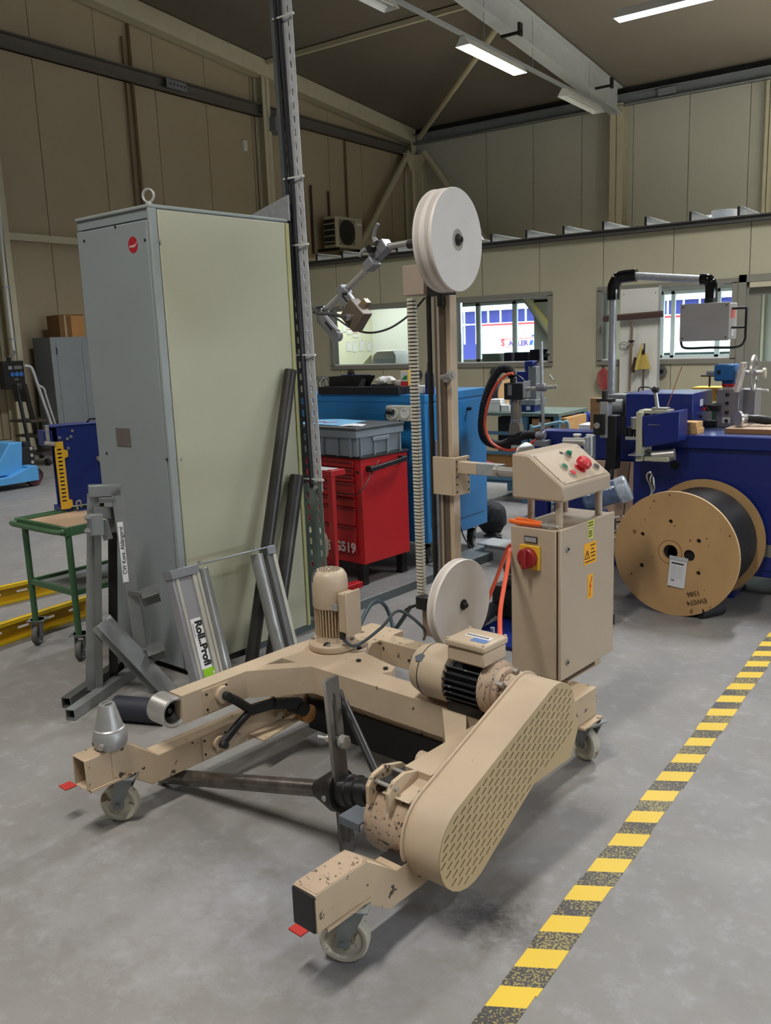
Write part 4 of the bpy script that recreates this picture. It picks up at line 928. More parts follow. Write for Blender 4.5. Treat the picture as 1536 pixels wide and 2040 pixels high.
# red guard tab under the front casters is part of each caster (brake pedal)
# ================================================================== LEFT SIDE: switch cabinet and what leans on it
SCG = mat('blue_grey_door_paint', (142, 151, 154), .45, var=.04, vscale=2.5, chip=(150, 140, 120), chips=(3, .74))
SCC = mat('pale_green_cream_panel', (180, 180, 156), .42, var=.05, vscale=1.6)
SCF = mat('cabinet_frame_grey', (150, 158, 156), .5, var=.06)
CB = Thing('switch_cabinet', 'tall pale green and grey switch cabinet with a lifting eye on top', 'cabinet', (-3.0, 2.605, 0), -R(4.5))
CB.part('cabinet_body', MB().box(-.555, -.004, .012, .80, .03, 2.085), SCF, bevel=.003)
CB.part('plinth', MB().box(-.55, -.01, .02, .79, 0, .03), DARKP)
CB.part('side_panel', MB().box(-.004, .006, .030, .775, .035, 2.08), SCC, bevel=.003)
CB.part('back_strip', MB().box(-.002, .010, .778, .80, .03, 2.08), mat('yellow_green_strip', (172, 172, 120), .5), bevel=.003)
CB.part('roof_panel', MB().box(-.56, .003, -.012, .80, 2.085, 2.10), SCF, bevel=.004)
CB.part('top_rail', MB().box(-.558, .0, -.004, .02, 2.045, 2.085), SCG, bevel=.002)
dr = CB.part('door', MB().box(-.550, -.018, -.014, .004, .035, 2.038), SCG, bevel=.004)
CB.part('corner_strip', MB().box(-.014, .004, -.012, .026, .03, 2.085), SCF, bevel=.003)
CB.part('lifting_eye', MB().ring([(.023, -.006), (.030, -.006), (.030, .006), (.023, .006)], (-.035, .02, 2.139), (.4, -1, 0), 28).cyl((-.035, .02, 2.10), (-.035, .02, 2.113), .014, n=14), mat('cast_eye', (186, 188, 184), .45, .4), bevel=.002)
FD = frame3((-.125, -.0145, 1.945), (1, 0, 0), (0, -1, 0))
CB.part('round_sticker', MB().add([(-.125+.034*math.cos(2*PI*i/32), -.0150, 1.945+.034*math.sin(2*PI*i/32)) for i in range(32)], [tuple(range(32))]), mat('red_sticker', (176, 34, 46), .4), dr)
CB.part('sticker_script', MB().tube([(-.150, -.0155, 1.935), (-.143, -.0155, 1.942), (-.137, -.0155, 1.934), (-.130, -.0155, 1.942), (-.124, -.0155, 1.934), (-.117, -.0155, 1.944), (-.110, -.0155, 1.938), (-.098, -.0155, 1.952)], .0016, 6, 4).tube([(-.116, -.0155, 1.932), (-.095, -.0155, 1.956)], .001, 6), WHITEPAPER, dr)
npc = CB.L(atPl(246, 871, CB.M @ Vector((0, -.014, 0)), CB.M.to_3x3() @ Vector((0, 1, 0))))
pl_ = CB.part('nameplate', MB().box(npc.x-.055, npc.x+.055, -.0165, -.0145, npc.z-.042, npc.z+.042), mat('brown_grey_plate', (118, 108, 104), .45, .3), dr)
for sx_ in (-1, 1):
    for sz_ in (-1, 1): CB.part('rivet', MB().cyl((npc.x+sx_*.045, -.018, npc.z+sz_*.03), (npc.x+sx_*.045, -.0165, npc.z+sz_*.03), .003, n=8), STEEL, dr)
for px, py in ((289, 478), (168, 480), (333, 915), (213, 903), (230, 452)):
    q = CB.L(atPl(px, py, CB.M @ Vector((0, -.014, 0)), CB.M.to_3x3() @ Vector((0, 1, 0))))
    CB.part('door_screw', MB().cyl((q.x, -.0175, q.z), (q.x, -.014, q.z), .0055, n=10), DSTEEL, dr)
for px, py in ((317, 480), (361, 915)):
    q = CB.L(atPl(px, py, CB.M @ Vector((.006, 0, 0)), CB.M.to_3x3() @ Vector((1, 0, 0))))
    CB.part('panel_screw', MB().cyl((.006, q.y, q.z), (.010, q.y, q.z), .006, n=10), STEEL)
SIDE_O = CB.M @ Vector((.006, 0, 0)); SIDE_N = CB.M.to_3x3() @ Vector((1, 0, 0))
def onside(px, py, off=0): return atPl(px, py, SIDE_O+SIDE_N*off, SIDE_N)

# slotted steel riser with the black cable
def angle_riser(T, name, x0, z0, z1, w, m, lean=0, flip=1, y0=0):
    """L-shaped perforated upright: one flange turned to the left, one to the right"""
    n = int((z1-z0)/.062); hs = [slot(w*.5, z0+.035+.062*i, .036, .012, PI/2, 3) for i in range(n)]
    out = [(.0, z0), (w, z0), (w, z1), (.0, z1)]
    k = []
    for sgn, azm in ((-1, R(200)), (1, R(-10))):
        d = Vector((math.cos(azm), math.sin(azm), 0)); nn = Vector((0, 0, 1)).cross(d) if sgn > 0 else d.cross(Vector((0, 0, 1)))
        M = Matrix((d, Vector((lean, 0, 1)), nn)).transposed().to_4x4(); M.translation = Vector((x0, y0, 0))
        mb = MB(); za = z0
        for i0 in range(0, n, 6):
            zb = z1 if i0+6 >= n else z0+.035+.062*(i0+5)+.031
            me = plate([(0, za), (w, za), (w, zb), (0, zb)], hs[i0:i0+6], .003, M, name); za = zb
            mb.add([v.co for v in me.vertices], [tuple(f.vertices) for f in me.polygons])
        k.append(newobj(name, mb.mesh(name, False), m, T.o))
    return k
SR = Thing('slotted_riser', 'tall perforated steel angle rising behind the switch cabinet with a black cable in it', 'cable riser', (-2.955, 3.50, 0))
SR.o['label'] = 'tall perforated steel riser with a black cable beside the switch cabinet'
LEAN = -.017
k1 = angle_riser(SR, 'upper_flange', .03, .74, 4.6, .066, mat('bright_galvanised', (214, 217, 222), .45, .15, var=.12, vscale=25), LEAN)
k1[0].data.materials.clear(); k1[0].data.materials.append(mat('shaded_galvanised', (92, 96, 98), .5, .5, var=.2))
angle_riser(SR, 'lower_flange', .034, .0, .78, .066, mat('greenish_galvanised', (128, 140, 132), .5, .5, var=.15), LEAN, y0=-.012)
SR.part('riser_cable', MB().tube([(.012, -.014, .76), (.012-.02, -.014, 1.7), (-.012, -.012, 2.3), (-.036, -.012, 3.0), (-.07, -.012, 4.6)], .011, 8, 6, wob=.12), BLACKP)
SR.part('riser_cable', MB().tube([(.016, -.02, .78), (-.008, -.022, 1.6), (-.03, -.022, 2.0), (-.05, -.022, 3.0), (-.085, -.02, 4.6)], .008, 8, 5), BLACKP)
for z in (.80, 1.44, 1.98, 2.30, 3.03, 4.0):
    x = .03+LEAN*z
    SR.part('cable_tie', MB().box(x-.05, x+.07, -.024, -.020, z, z+.008).box(x+.055, x+.085, -.03, -.018, z-.002, z+.008), WHITEP)
SR.part('splice_bolt', MB().cyl((.05, -.035, .76), (.05, -.02, .76), .012, n=6), STEELR)
# brace plate behind the cabinet top
solo('brace_plate', 'thin bluish steel brace on top of the switch cabinet beside the riser', 'brace', MB().add([(-2.96, 3.44, 2.10), (-2.96, 3.44, 2.22), (-3.5, 3.5, 2.10), (-2.96, 3.452, 2.10), (-2.96, 3.452, 2.22), (-3.5, 3.512, 2.10)], [(0, 1, 2), (3, 5, 4), (0, 3, 4, 1), (1, 4, 5, 2), (2, 5, 3, 0)]), GALV)

# two dark pipes leaning on the cabinet side
def pipe(label, pt, pb, r, off, zz_=None):
    a = onside(*pt, off=off); b = atZ(*pb, 0.0); ax = (a-b).normalized(); b = b+Vector((0, 0, r*.3))
    T = Thing('steel_pipe', label, 'pipe', (b.x, b.y, 0))
    T.part('pipe_wall', MB().cyl(b, a, r, n=28, cap=False).cyl(a, a+ax*.001, r, n=28, cap=False), mat('dark_mill_scale', (66, 64, 62), .38, .55, var=.35, vscale=9, stretch=(1, 1, .6)), world=True)
    T.part('pipe_bore', MB().cyl(a-ax*.02, a-ax*.012, r*.9, n=24), INK, world=True)
    T.part('pipe_rim', MB().ring([(r*.86, -.004), (r, -.004), (r, .001), (r*.86, .001)], a, ax, 28), DSTEEL, world=True)
    return T
pipe('longer dark steel pipe leaning on the side of the switch cabinet', (579, 738), (501, 1325), .031, .035)
pipe('shorter dark steel pipe leaning on the switch cabinet beside the riser', (592, 948), (544, 1310), .036, .042)

# roller stand of aluminium profiles leaning on the cabinet
RS = Thing('roller_stand', 'aluminium roller conveyor frame with two rollers leaning upright on the switch cabinet', 'roller stand', (-2.62, 2.5, 0))
TL, TR_ = onside(362, 1133, .16), onside(533, 1090, .15)
BL = TL+Vector((TL.z*.28, 0, -TL.z))
ac = (TR_-TL).normalized(); dn = (BL-TL).normalized(); dn = (dn-ac.dot(dn)*ac).normalized(); nr = ac.cross(dn).normalized()
if nr.x < 0: nr = -nr
Lr = (BL-TL).length; Wd = (TR_-TL).dot(ac)
MF = Matrix((ac, -dn, nr)).transposed().to_4x4(); MF.translation = TL       # x across, y up, z towards the viewer
def rsp(nm, mb, m, par=None, **k): return RS.part(nm, _tr(mb, MF), m, par, world=True, **k)
def _tr(mb, M):
    q = MB(); q.v = [M @ v for v in mb.v]; q.f = mb.f; return q
PRF = mat('anodised_profile', (166, 166, 172), .38, .45, var=.04, stretch=(20, 20, 2))
PRL = mat('anodised_profile_light', (200, 198, 186), .4, .4, var=.04)
Lr = TL.z/-dn.z-.01 if dn.z < 0 else 1.0
ra = rsp('side_profile', MB().box(-.075, .065, -Lr, -.03, -.03, .02), PRF, bevel=.004)
rsp('profile_groove', MB().box(-.058, -.045, -Lr, -.03, .020, .024).box(.028, .050, -Lr, -.03, .020, .026).box(.052, .065, -Lr, -.03, .014, .030), PRL, ra, bevel=.001)
rsp('end_plate', MB().box(-.08, .068, -.035, .004, -.032, .03).box(.068, Wd-.03, -.004, .004, -.032, .03), mat('zinc_end_plate', (150, 154, 160), .4, .6, var=.1), bevel=.002)
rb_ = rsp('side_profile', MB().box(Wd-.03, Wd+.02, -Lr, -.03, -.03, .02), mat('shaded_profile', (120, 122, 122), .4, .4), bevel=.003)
rsp('profile_groove', MB().box(Wd+.0, Wd+.02, -Lr, -.03, .02, .026), PRL, rb_, bevel=.001)
rsp('end_plate', MB().box(Wd-.03, Wd+.022, -.035, .004, -.032, .03), MATS['zinc_end_plate'], bevel=.002)
for x0 in (.105, Wd-.075):
    t_ = rsp('roller', MB().cyl((x0, -.02, -.005), (x0, -Lr+.02, -.005), .030, n=24), mat('roller_zinc', (168, 170, 168), .32, .6, var=.12, vscale=10), bevel=.002)
    rsp('roller_axle', MB().cyl((x0, .004, -.005), (x0, .014, -.005), .008, n=10), STEEL, t_)
rsp('tape_ring', MB().ring([(.0300, -.045), (.0312, -.045), (.0312, .0), (.0300, .0)], (Wd-.075, -.50, -.005), (0, 1, 0), 24), mat('brown_red_tape', (140, 70, 66), .6), label='faded red tape round the right roller')
stx = rsp('sticker', MB().box(-.035, .020, -.44, -.22, .0202, .0208), WHITEPAPER, ra)
rsp('sticker_field', MB().box(-.030, .040, -.60, -.44, .0202, .0209), mat('lime_sticker', (142, 200, 30), .5), ra)
FR = lambda x, y: frame3(MF @ Vector((x, y, .0212)), -(MF.to_3x3() @ Vector((0, 1, 0))), nr)
lettering('Roll..Profi', .050, FR(.0, -.33), INK, ra, bold=.0022, world_I=RS.I)
rsp('sticker_print', MB().box(-.030, -.026, -.30, -.24, .0208, .0211), mat('grey_small_print', (130, 130, 140), .6), ra)
lettering('GRATIS', .040, FR(.022, -.64), WHITEPAPER, ra, bold=.0005, world_I=RS.I) if False else None
mb = MB()
for i in range(9): mb.box(.018, .034, -.46-.014*i-.010, -.46-.014*i, .0210, .0214)
rsp('sticker_print', mb, WHITEPAPER, ra)
rsp('sticker_print', MB().box(-.004, .004, -.53, -.522, .021, .0214).box(.010, .018, -.53, -.522, .021, .0214).box(-.004, .004, -.55, -.542, .021, .0214).box(.010, .018, -.55, -.542, .021, .0214), INK, ra)

# grey welded stand with two L brackets
ST = Thing('welded_stand', 'grey welded square tube stand with angle brackets and a white label', 'stand', (-3.2, 2.25, 0))
SO = Vector((-3.22, 2.22, 0)); SN = Vector((.82, -.57, 0)).normalized()
def sp(px, py, off=0): return atPl(px, py, SO+SN*off, SN)
GT = mat('raw_grey_tube', (122, 124, 122), .4, .55, var=.14, vscale=8)
GTL = mat('raw_light_tube', (148, 152, 152), .38, .55, var=.12, vscale=8)
tube_ = lambda nm, a, b, w, h, m=GT, t=.004, up=(.57, .82, 0), par=None, **k: ST.part(nm, MB().hollow(a, b, w, h, t, up), m, par, world=True, **k)
f1a, f1b = atZ(140, 1424, .025), atZ(262, 1338, .025)
f2a, f2b = atZ(132, 1400, .025), atZ(250, 1316, .025)
tube_('foot_tube', f1a, f1b, .045, .045, GTL, up=(0, 0, 1)); tube_('foot_tube', f2a+Vector((0, .0, 0)), f2b, .045, .045, GT, up=(0, 0, 1))
ST.part('foot_link', MB().bar(f1b, f2b, .045, .045), GT, world=True)
tube_('upright', sp(182, 1372, -.02), sp(186, 985, -.02), .050, .050, GTL); tube_('upright', sp(198, 1388, .03), sp(194, 1030, .03), .030, .030, GT)
tube_('upright', sp(226, 1345, -.10), sp(224, 1050, -.10), .038, .038, DSTEEL); 
tube_('slanting_leg', sp(283, 1312), sp(231, 972), .050, .050, GTL)
ST.part('top_tube', MB().bar(sp(176, 978), sp(240, 975), .05, .05, (0, 0, 1)), GTL, world=True, bevel=.002)
ST.part('top_plate', MB().bar(sp(196, 995, .01), sp(230, 993, .01), .05, .02), GT, world=True, bevel=.002)
ch = ST.part('diagonal_channel', MB().bar(sp(197, 1243, .05), sp(345, 1402, .10), .008, .075, (.57, .82, 0.8)).bar(sp(206, 1236, .06), sp(352, 1392, .11), .09, .006, (.5, -.2, .9)), GTL, world=True, bevel=.002)
for (a, b_) in (((281, 1184), (316, 1172)), ((292, 1298), (326, 1285))):
    c0, c1 = sp(*a, .05), sp(*b_, .05)
    ST.part('angle_bracket', MB().bar(c0, c1, .09, .005, (.2, -.1, 1)).bar(c0-Vector((0, 0, .03)), c1-Vector((0, 0, .03)), .004, .06, (.1, 0, 1)), GT, world=True, bevel=.001)
    ST.part('bracket_arm', MB().bar(sp(a[0]-24, a[1]-4, .02), c0, .02, .02), GT, world=True)
cl = ST.part('clamp_block', MB().bar(sp(176, 1045, .05), sp(206, 1043, .05), .05, .09, (0, 0, 1)), GTL, world=True, bevel=.002)
for p in ((174, 1031), (174, 1058)): ST.part('clamp_bolt', MB().cyl(sp(*p, .06), sp(*p, .095), .014, n=6).cyl(sp(*p, .06), sp(*p, .11), .007, n=10), STEEL, cl, world=True)
ST.part('hook_plate', MB().bar(sp(186, 1020, .04), sp(222, 1022, .0), .008, .05, (0, 0, 1)).bar(sp(206, 1040, .02), sp(216, 1075, .02), .04, .006, (1, -.6, 0)).bar(sp(222, 1010, -.02), sp(230, 1060, -.02), .05, .006, (1, -.6, 0)), GT, cl, world=True, bevel=.001)
la, lb = sp(250, 1148, .028), sp(240, 1052, .028); ld = (lb-la).normalized()
lx = ld; FL = frame3((la+lb)/2, lx, SN)
ST.part('label_strip', MB().box(-.135, .135, -.012, .012, 0, .0006, FL), WHITEPAPER, world=True)
lettering('CW Kont. Ablängerei', .024, FL @ Matrix.Translation((0.008, -.001, .0008)), INK, ST.o, bold=.0004, world_I=ST.I)
solo('rubber_roll', 'black rolled rubber mat lying on the floor behind the silver cone', 'rubber mat', MB().cyl(atZ(232, 1410, .05), atZ(330, 1418, .05), .052, n=24).cyl(atZ(232, 1410, .05)+Vector((-.002, 0, 0)), atZ(232, 1410, .05)+Vector((-.004, 0, 0)), .02, n=12), mat('navy_rubber', (38, 42, 54), .6, var=.15), bevel=.004)

# green trolley
GRN = mat('green_enamel', (62, 98, 66), .4, var=.06)
g0, g1 = atZ(90, 1312, 0), atZ(162, 1334, 0)
zt_ = .675
c = [atZ(28, 1032, zt_), atZ(131, 1052, zt_), atZ(190, 1036, zt_), atZ(92, 1010, zt_)]
xg = (c[1]-c[0]).normalized(); xg = Vector((xg.x, xg.y, 0)).normalized(); yg = Vector((-xg.y, xg.x, 0))
GT_ = Thing('green_trolley', 'green tubular two shelf trolley beside the welded stand', 'trolley', M=frame3((c[0].x, c[0].y, 0), xg, (0, 0, 1)))
wG, dG = (c[1]-c[0]).length*1.0, .54
GT_.part('top_frame', MB().box(0.03, wG, 0, .02, zt_-.045, zt_).box(.03, wG, dG-.02, dG, zt_-.045, zt_).box(.03, .05, .02, dG-.02, zt_-.045, zt_).box(wG-.02, wG, .02, dG-.02, zt_-.045, zt_), GRN, bevel=.003)
GT_.part('top_board', MB().box(.05, wG-.02, .02, dG-.02, zt_-.03, zt_-.012), mat('beige_board', (186, 158, 130), .6, var=.06))
GT_.part('handle', MB().tube([(.03, .02, zt_-.02), (-.03, .03, zt_-.02), (-.045, .08, zt_-.02), (-.045, dG-.1, zt_-.02), (-.03, dG-.04, zt_-.02), (.04, dG-.02, zt_-.02)], .014, 10, 4), GRN)
GT_.part('front_handle', MB().tube([(.03, .0, zt_-.022), (.04, -.03, zt_-.022), (wG-.06, -.03, zt_-.022), (wG-.02, .0, zt_-.022)], .013, 10, 3), GRN)
for x, y in ((.06, .02), (wG-.02, .02), (.06, dG-.02), (wG-.02, dG-.02)):
    GT_.part('leg', MB().cyl((x, y, .13), (x, y, zt_-.03), .016, n=14), GRN)
    if not (x < .1 and y > .1): casterpart(GT_, (x, y), R(40), r=.05, ww=.028, wm=GALVD, zt=.13, pedal=False, rub=mat('grey_rubber', (92, 92, 90), .7))
GT_.part('shelf_rail', MB().box(.06, wG-.02, .01, .03, .33, .355).box(.06, wG-.02, dG-.03, dG-.01, .33, .355).box(.05, .07, .03, dG-.03, .33, .355).box(wG-.03, wG-.01, .03, dG-.03, .33, .355), GRN)
GT_.part('lower_shelf', MB().box(.07, wG-.03, .03, dG-.03, .335, .340), mat('grey_shelf', (120, 124, 122), .5, .2))
# blue lifting device with yellow rack on it
BLD = mat('dark_blue_enamel', (26, 44, 116), .35, var=.05)
b0 = atZ(123, 1022, zt_-.012)
JK = Thing('lifting_jack', 'dark blue steel jack with a yellow toothed rack standing on the green trolley', 'jack', (b0.x, b0.y, zt_-.0119), R(72))
JK.part('jack_body', MB().box(.02, .30, 0, .012, .03, .455).box(.02, .30, .12, .132, .03, .455).box(.29, .30, .012, .12, .03, .455), BLD, bevel=.002)
JK.part('base_foot', MB().box(.0, .06, -.0, .132, .0, .03).box(.08, .20, -.02, .01, .0, .008), BLD, bevel=.002)
JK.part('top_cap', MB().box(-.01, .30, -.004, .136, .455, .462).box(-.045, .0, .01, .12, .36, .44), BLD, bevel=.002)
hol = [slot(.022, .045+.021*i, .026, .009, 0, 2) for i in range(14)]
newobj('toothed_rack', plate([(0, .0), (.045, .0), (.062, .012), (.062, .045), (.045, .05), (.045, .27), (.065, .278), (.065, .31), (.045, .318), (.045, .36), (0, .36)], hol, .006, frame3((-.003, -.007, .02), (1, 0, 0), (0, -1, 0)), 'toothed_rack'), YELL, JK.o)
JK.part('rack_back', MB().box(.0, .04, .012, .016, .03, .37), INK)
JK.part('crank_handle', MB().cyl((.22, -.01, .27), (.22, -.04, .27), .014, n=14).cyl((.22, -.035, .27), (.30, -.05, .32), .006, n=10), STEELR)
JK.part('lock_lever', MB().cyl((-.03, -.005, .38), (-.03, -.005, .47), .010, n=10).cyl((-.05, -.01, .38), (.0, -.015, .37), .011, n=10), STEELR)
for x, z in ((.03, .40), (.10, .43), (.07, .39), (.09, .40), (.07, .34), (.24, .44)): JK.part('rivet', MB().cyl((x, -.004, z), (x, .001, z), .008, n=10), STEEL)
JK.part('strap_loop', MB().tube([(.20, .05, .46), (.21, .05, .478), (.245, .05, .48), (.26, .05, .46)], .006, 8, 3), BLACKP)
JK.part('ring_bolt', MB().tube([(.08, -.02, .01), (.075, -.025, .05), (.095, -.025, .055), (.10, -.02, .02)], .005, 8, 3), STEEL)
# yellow slotted rack beams on the floor
YB = mat('yellow_beam_paint', (214, 178, 22), .45, var=.08, vscale=5); YBD = mat('yellow_beam_inner', (196, 160, 24), .5, var=.12)
def ybeam(label, a, b_, h, off):
    a, b_ = Vector(a), Vector(b_); d = (b_-a); ln = d.length; x = d.normalized(); n_ = Vector((x.y, -x.x, 0))
    T = Thing('rack_beam', label, 'beam', M=frame3(a, x, (0, 0, 1)), group=None)
    hs = [slot(.09+.165*i, h*.5, .075, .013, 0, 2) for i in range(int(ln/.165))]+[slot(.17+.33*i, h*.86, .05, .006, 0, 2) for i in range(int(ln/.33))]
    newobj('beam_web', plate([(0, 0), (ln, 0), (ln, h), (0, h)], hs, .003, frame3((0, .03, 0), (1, 0, 0), (0, -1, 0)), 'beam_web'), YBD, T.o)
    T.part('beam_flange', MB().box(0, ln, -.012, .03, h-.004, h).box(0, ln, -.012, -.008, h-.018, h), YB, bevel=.001)
    T.part('beam_flange', MB().box(0, ln, -.012, .03, 0, .004).box(0, ln, -.012, -.008, 0, .018), YB, bevel=.001)
    return T
ya, yb = atZ(-90, 1228, 0), atZ(235, 1151, 0)
ybeam('yellow slotted rack beam lying farther back behind the green trolley', ya, yb, .115, 0)
ya, yb = atZ(-90, 1318, 0), atZ(190, 1222, 0)
ybeam('yellow slotted rack beam lying nearer behind the green trolley', ya, yb, .115, 0)

# ------------------------------------------------------------------ far left: pallet truck, ladder, locker, power box
PT = Thing('pallet_truck', 'light blue pallet truck parked by the left wall column', 'pallet truck', tuple(atZ(60, 978, 0)), R(62))
LBT = mat('sky_blue_enamel', (84, 158, 214), .4, var=.05)
# local: x towards the fork tips (to the left of the picture), y depth
p = atZ(80, 968, 0); q = atZ(-60, 992, 0); xd = (q-p).normalized(); yd = Vector((xd.y, -xd.x, 0)); yd = yd if yd.y > 0 else -yd
zc_ = xd.cross(yd); MPT = Matrix((xd, yd, Vector((0, 0, 1)) if zc_.z > 0 else Vector((0, 0, 1)))).transposed().to_4x4(); MPT.translation = p
def ptp(nm, mb, m, **k): return PT.part(nm, _tr(mb, MPT), m, world=True, smooth=True, **k)
ptp('fork', MB().prism([(.0, .07), (.0, .22), (.08, .24), (.35, .15), (1.3, .15), (1.3, .07)], 'y', 0, .16), LBT, bevel=.004)
ptp('fork', MB().prism([(.0, .07), (.0, .22), (.08, .24), (.35, .15), (1.3, .15), (1.3, .07)], 'y', .40, .56), LBT, bevel=.004)
ptp('battery_hood', MB().prism([(.14, .16), (.10, .52), (.26, .52), (.42, .30), (.75, .20), (.75, .16)], 'y', .10, .46), LBT, bevel=.01)
ptp('cross_plate', MB().box(.0, .12, .02, .54, .10, .24), LBT, bevel=.004)
ptp('fork_wheel', MB().cyl((.02, .05, .09), (.02, .12, .09), .088, n=24), mat('maroon_tyre', (84, 40, 48), .5))
ptp('hydraulic_unit', MB().box(-.10, .10, .20, .36, .16, .44).cyl((-.03, .28, .2), (-.03, .28, .5), .06, n=16), BLACKP, bevel=.006)
ptp('steering_wheel', MB().cyl((-.12, .24, .09), (-.12, .32, .09), .09, n=22), RUBBER)
ptp('tiller', MB().cyl((-.10, .28, .40), (-.04, .30, 1.12), .022, n=12), BLACKM)
ptp('tiller_head', MB().box(-.075, -.005, .24, .36, 1.10, 1.17), BLACKP, bevel=.01)
for z in (.26, .34, .42): ptp('chrome_bolt', MB().cyl((-.06, .19, z), (-.06, .21, z), .02, n=10), STEELR)

LD = Thing('rolling_ladder', 'mobile step ladder with a bent silver handrail near the left wall', 'ladder', tuple(atX(88, 900, -10.8)*Vector((1, 1, 0)) if False else (-10.6, 7.9, 0)))
XL_ = -10.6
lp = lambda x, y, dx=0: atX(x, y, XL_+dx)
LD.part('handrail', MB().tube([lp(48, 729), lp(60, 731), lp(66, 740), lp(75, 767), lp(95, 825), lp(112, 874)], .022, 12, 4), ALU, world=True)
LD.part('handrail_brace', MB().tube([lp(76, 768, .01), lp(87, 774, .01), lp(92, 790, .01), lp(105, 830, .01), lp(119, 872, .01)], .016, 10, 4), ALU, world=True)
LD.part('handrail', MB().tube([lp(48, 765, -.5), lp(60, 810, -.5), lp(72, 860, -.5)], .014, 10, 4), ALU, world=True)
for (y0, x0) in ((838, 62), (868, 74), (903, 84)):
    a = lp(x0, y0); LD.part('step', MB().box(a.x-.5, a.x, a.y, a.y+.42, a.z-.03, a.z), mat('dark_step', (74, 66, 62), .5, .3), world=True, bevel=.003)
LD.part('side_frame', MB().bar(lp(48, 765, -.25), lp(85, 925, -.25)*Vector((1, 1, 0))+Vector((0, 0, .08)), .03, .06).bar(lp(112, 874), Vector((lp(128, 900).x, lp(128, 905).y, .08)), .03, .05), DSTEEL, world=True)
LD.part('back_board', MB().bar(lp(38, 770, -.3), lp(44, 800, -.3), .3, .02, (0, 1, .2)), DARKP, world=True)
for px in (92, 124):
    a = lp(px, 915); LD.part('ladder_caster', MB().cyl((a.x, a.y, .05), (a.x, a.y+.04, .05), .05, n=18), RUBBER, world=True)

lk = atX(98, 672, -11.38); zl = lk.z
LK = Thing('steel_locker', 'grey steel locker standing against the left wall behind the switch cabinet', 'locker', (-11.38, lk.y, 0))
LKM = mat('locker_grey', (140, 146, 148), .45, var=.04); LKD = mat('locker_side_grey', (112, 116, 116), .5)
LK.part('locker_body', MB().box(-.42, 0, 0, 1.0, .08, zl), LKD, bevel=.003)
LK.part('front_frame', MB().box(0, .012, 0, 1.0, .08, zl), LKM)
LK.part('door', MB().box(.012, .020, .09, .52, .14, zl-.07), LKM, bevel=.002); LK.part('door', MB().box(.012, .020, .525, .93, .14, zl-.07), LKM, bevel=.002)
LK.part('hinge', MB().cyl((.02, .088, zl-.25), (.02, .088, zl-.15), .01, n=8), DSTEEL); LK.part('locker_foot', MB().box(-.4, -.01, .02, .98, 0, .08), DARKP)
bx = atX(127, 612, -11.42); bb = atX(127, 668, -11.42)
CX = Thing('cardboard_box', 'brown taped cardboard box on top of the grey locker', 'box', (-11.42, lk.y+.22, zl))
hB = .315
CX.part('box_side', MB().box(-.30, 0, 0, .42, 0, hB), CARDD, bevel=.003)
CX.part('box_front', MB().box(.0002, .003, .20, .42, .0, hB+.01), mat('lit_cardboard', (186, 134, 78), .8), bevel=.001)  # light on the front is put into a paler cardboard colour
CX.part('packing_tape', MB().box(.0, .003, .085, .115, .0, hB), mat('clear_tape', (182, 158, 130), .3))
CX.part('box_flap', MB().box(-.30, .003, .10, .42, hB, hB+.012), CARD)
pw = atX(2, 720, -11.66); pw2 = atX(48, 773, -11.66)
PB = Thing('power_box', 'black wall box with three blue sockets on the column at the left edge', 'power box', (-11.66, pw.y, pw2.z))
hw, hh = pw2.y-pw.y, pw.z-pw2.z
PB.part('box_case', MB().box(-.07, .06, -.02, hw, 0, hh), BLACKP, bevel=.01)
for i in range(3): 
    s_ = PB.part('socket', MB().lathe([(.030, 0), (.032, .012), (.022, .014), (.020, .006), (.0, .006)], (.061, hw*(.36+.22*i), hh*.52), (1, 0, 0), 16), mat('blue_socket', (64, 122, 200), .4), label='blue socket')
PB.part('display', MB().box(.060, .062, hw*.20, hw*.38, hh*.70, hh*.82), mat('light_display', (160, 162, 164), .4)); PB.part('breaker_row', MB().box(.060, .064, hw*.48, hw*.88, hh*.70, hh*.82), mat('grey_breakers', (124, 122, 120), .4))
PB.part('type_plate', MB().box(.060, .062, hw*.45, hw*.65, hh*.30, hh*.38), mat('grey_plate', (104, 102, 98), .4))
PB.part('cable_gland', MB().cyl((.0, hw*.4, hh), (.0, hw*.4, hh+.05), .03, n=10), BLACKP)
cn = lambda px, py: atX(px, py, -11.66)
PB.part('conduit', MB().tube([cn(-12, 300), cn(2, 460), cn(12, 572), cn(25, 680), cn(28, 698)], .020, 10, 3), WHITEP, world=True)
PB.part('conduit_hose', MB().tube([cn(28, 698), cn(29, 704), cn(20, 709), cn(18, 719)], .018, 8, 4), mat('grey_hose', (130, 130, 128), .6), world=True)
for a in ((8, 572), (21, 676)): PB.part('pipe_clip', MB().box(cn(*a).x-.02, cn(*a).x+.02, cn(*a).y-.01, cn(*a).y+.09, cn(*a).z-.015, cn(*a).z+.015), GALV, world=True)
a = atX(489, 290, -11.95); solo('motion_sensor', 'small white sensor box high on the left wall', 'sensor', MB().box(-12.0, -11.93, a.y-.06, a.y+.04, a.z-.10, a.z+.09), WHITEP, bevel=.01)
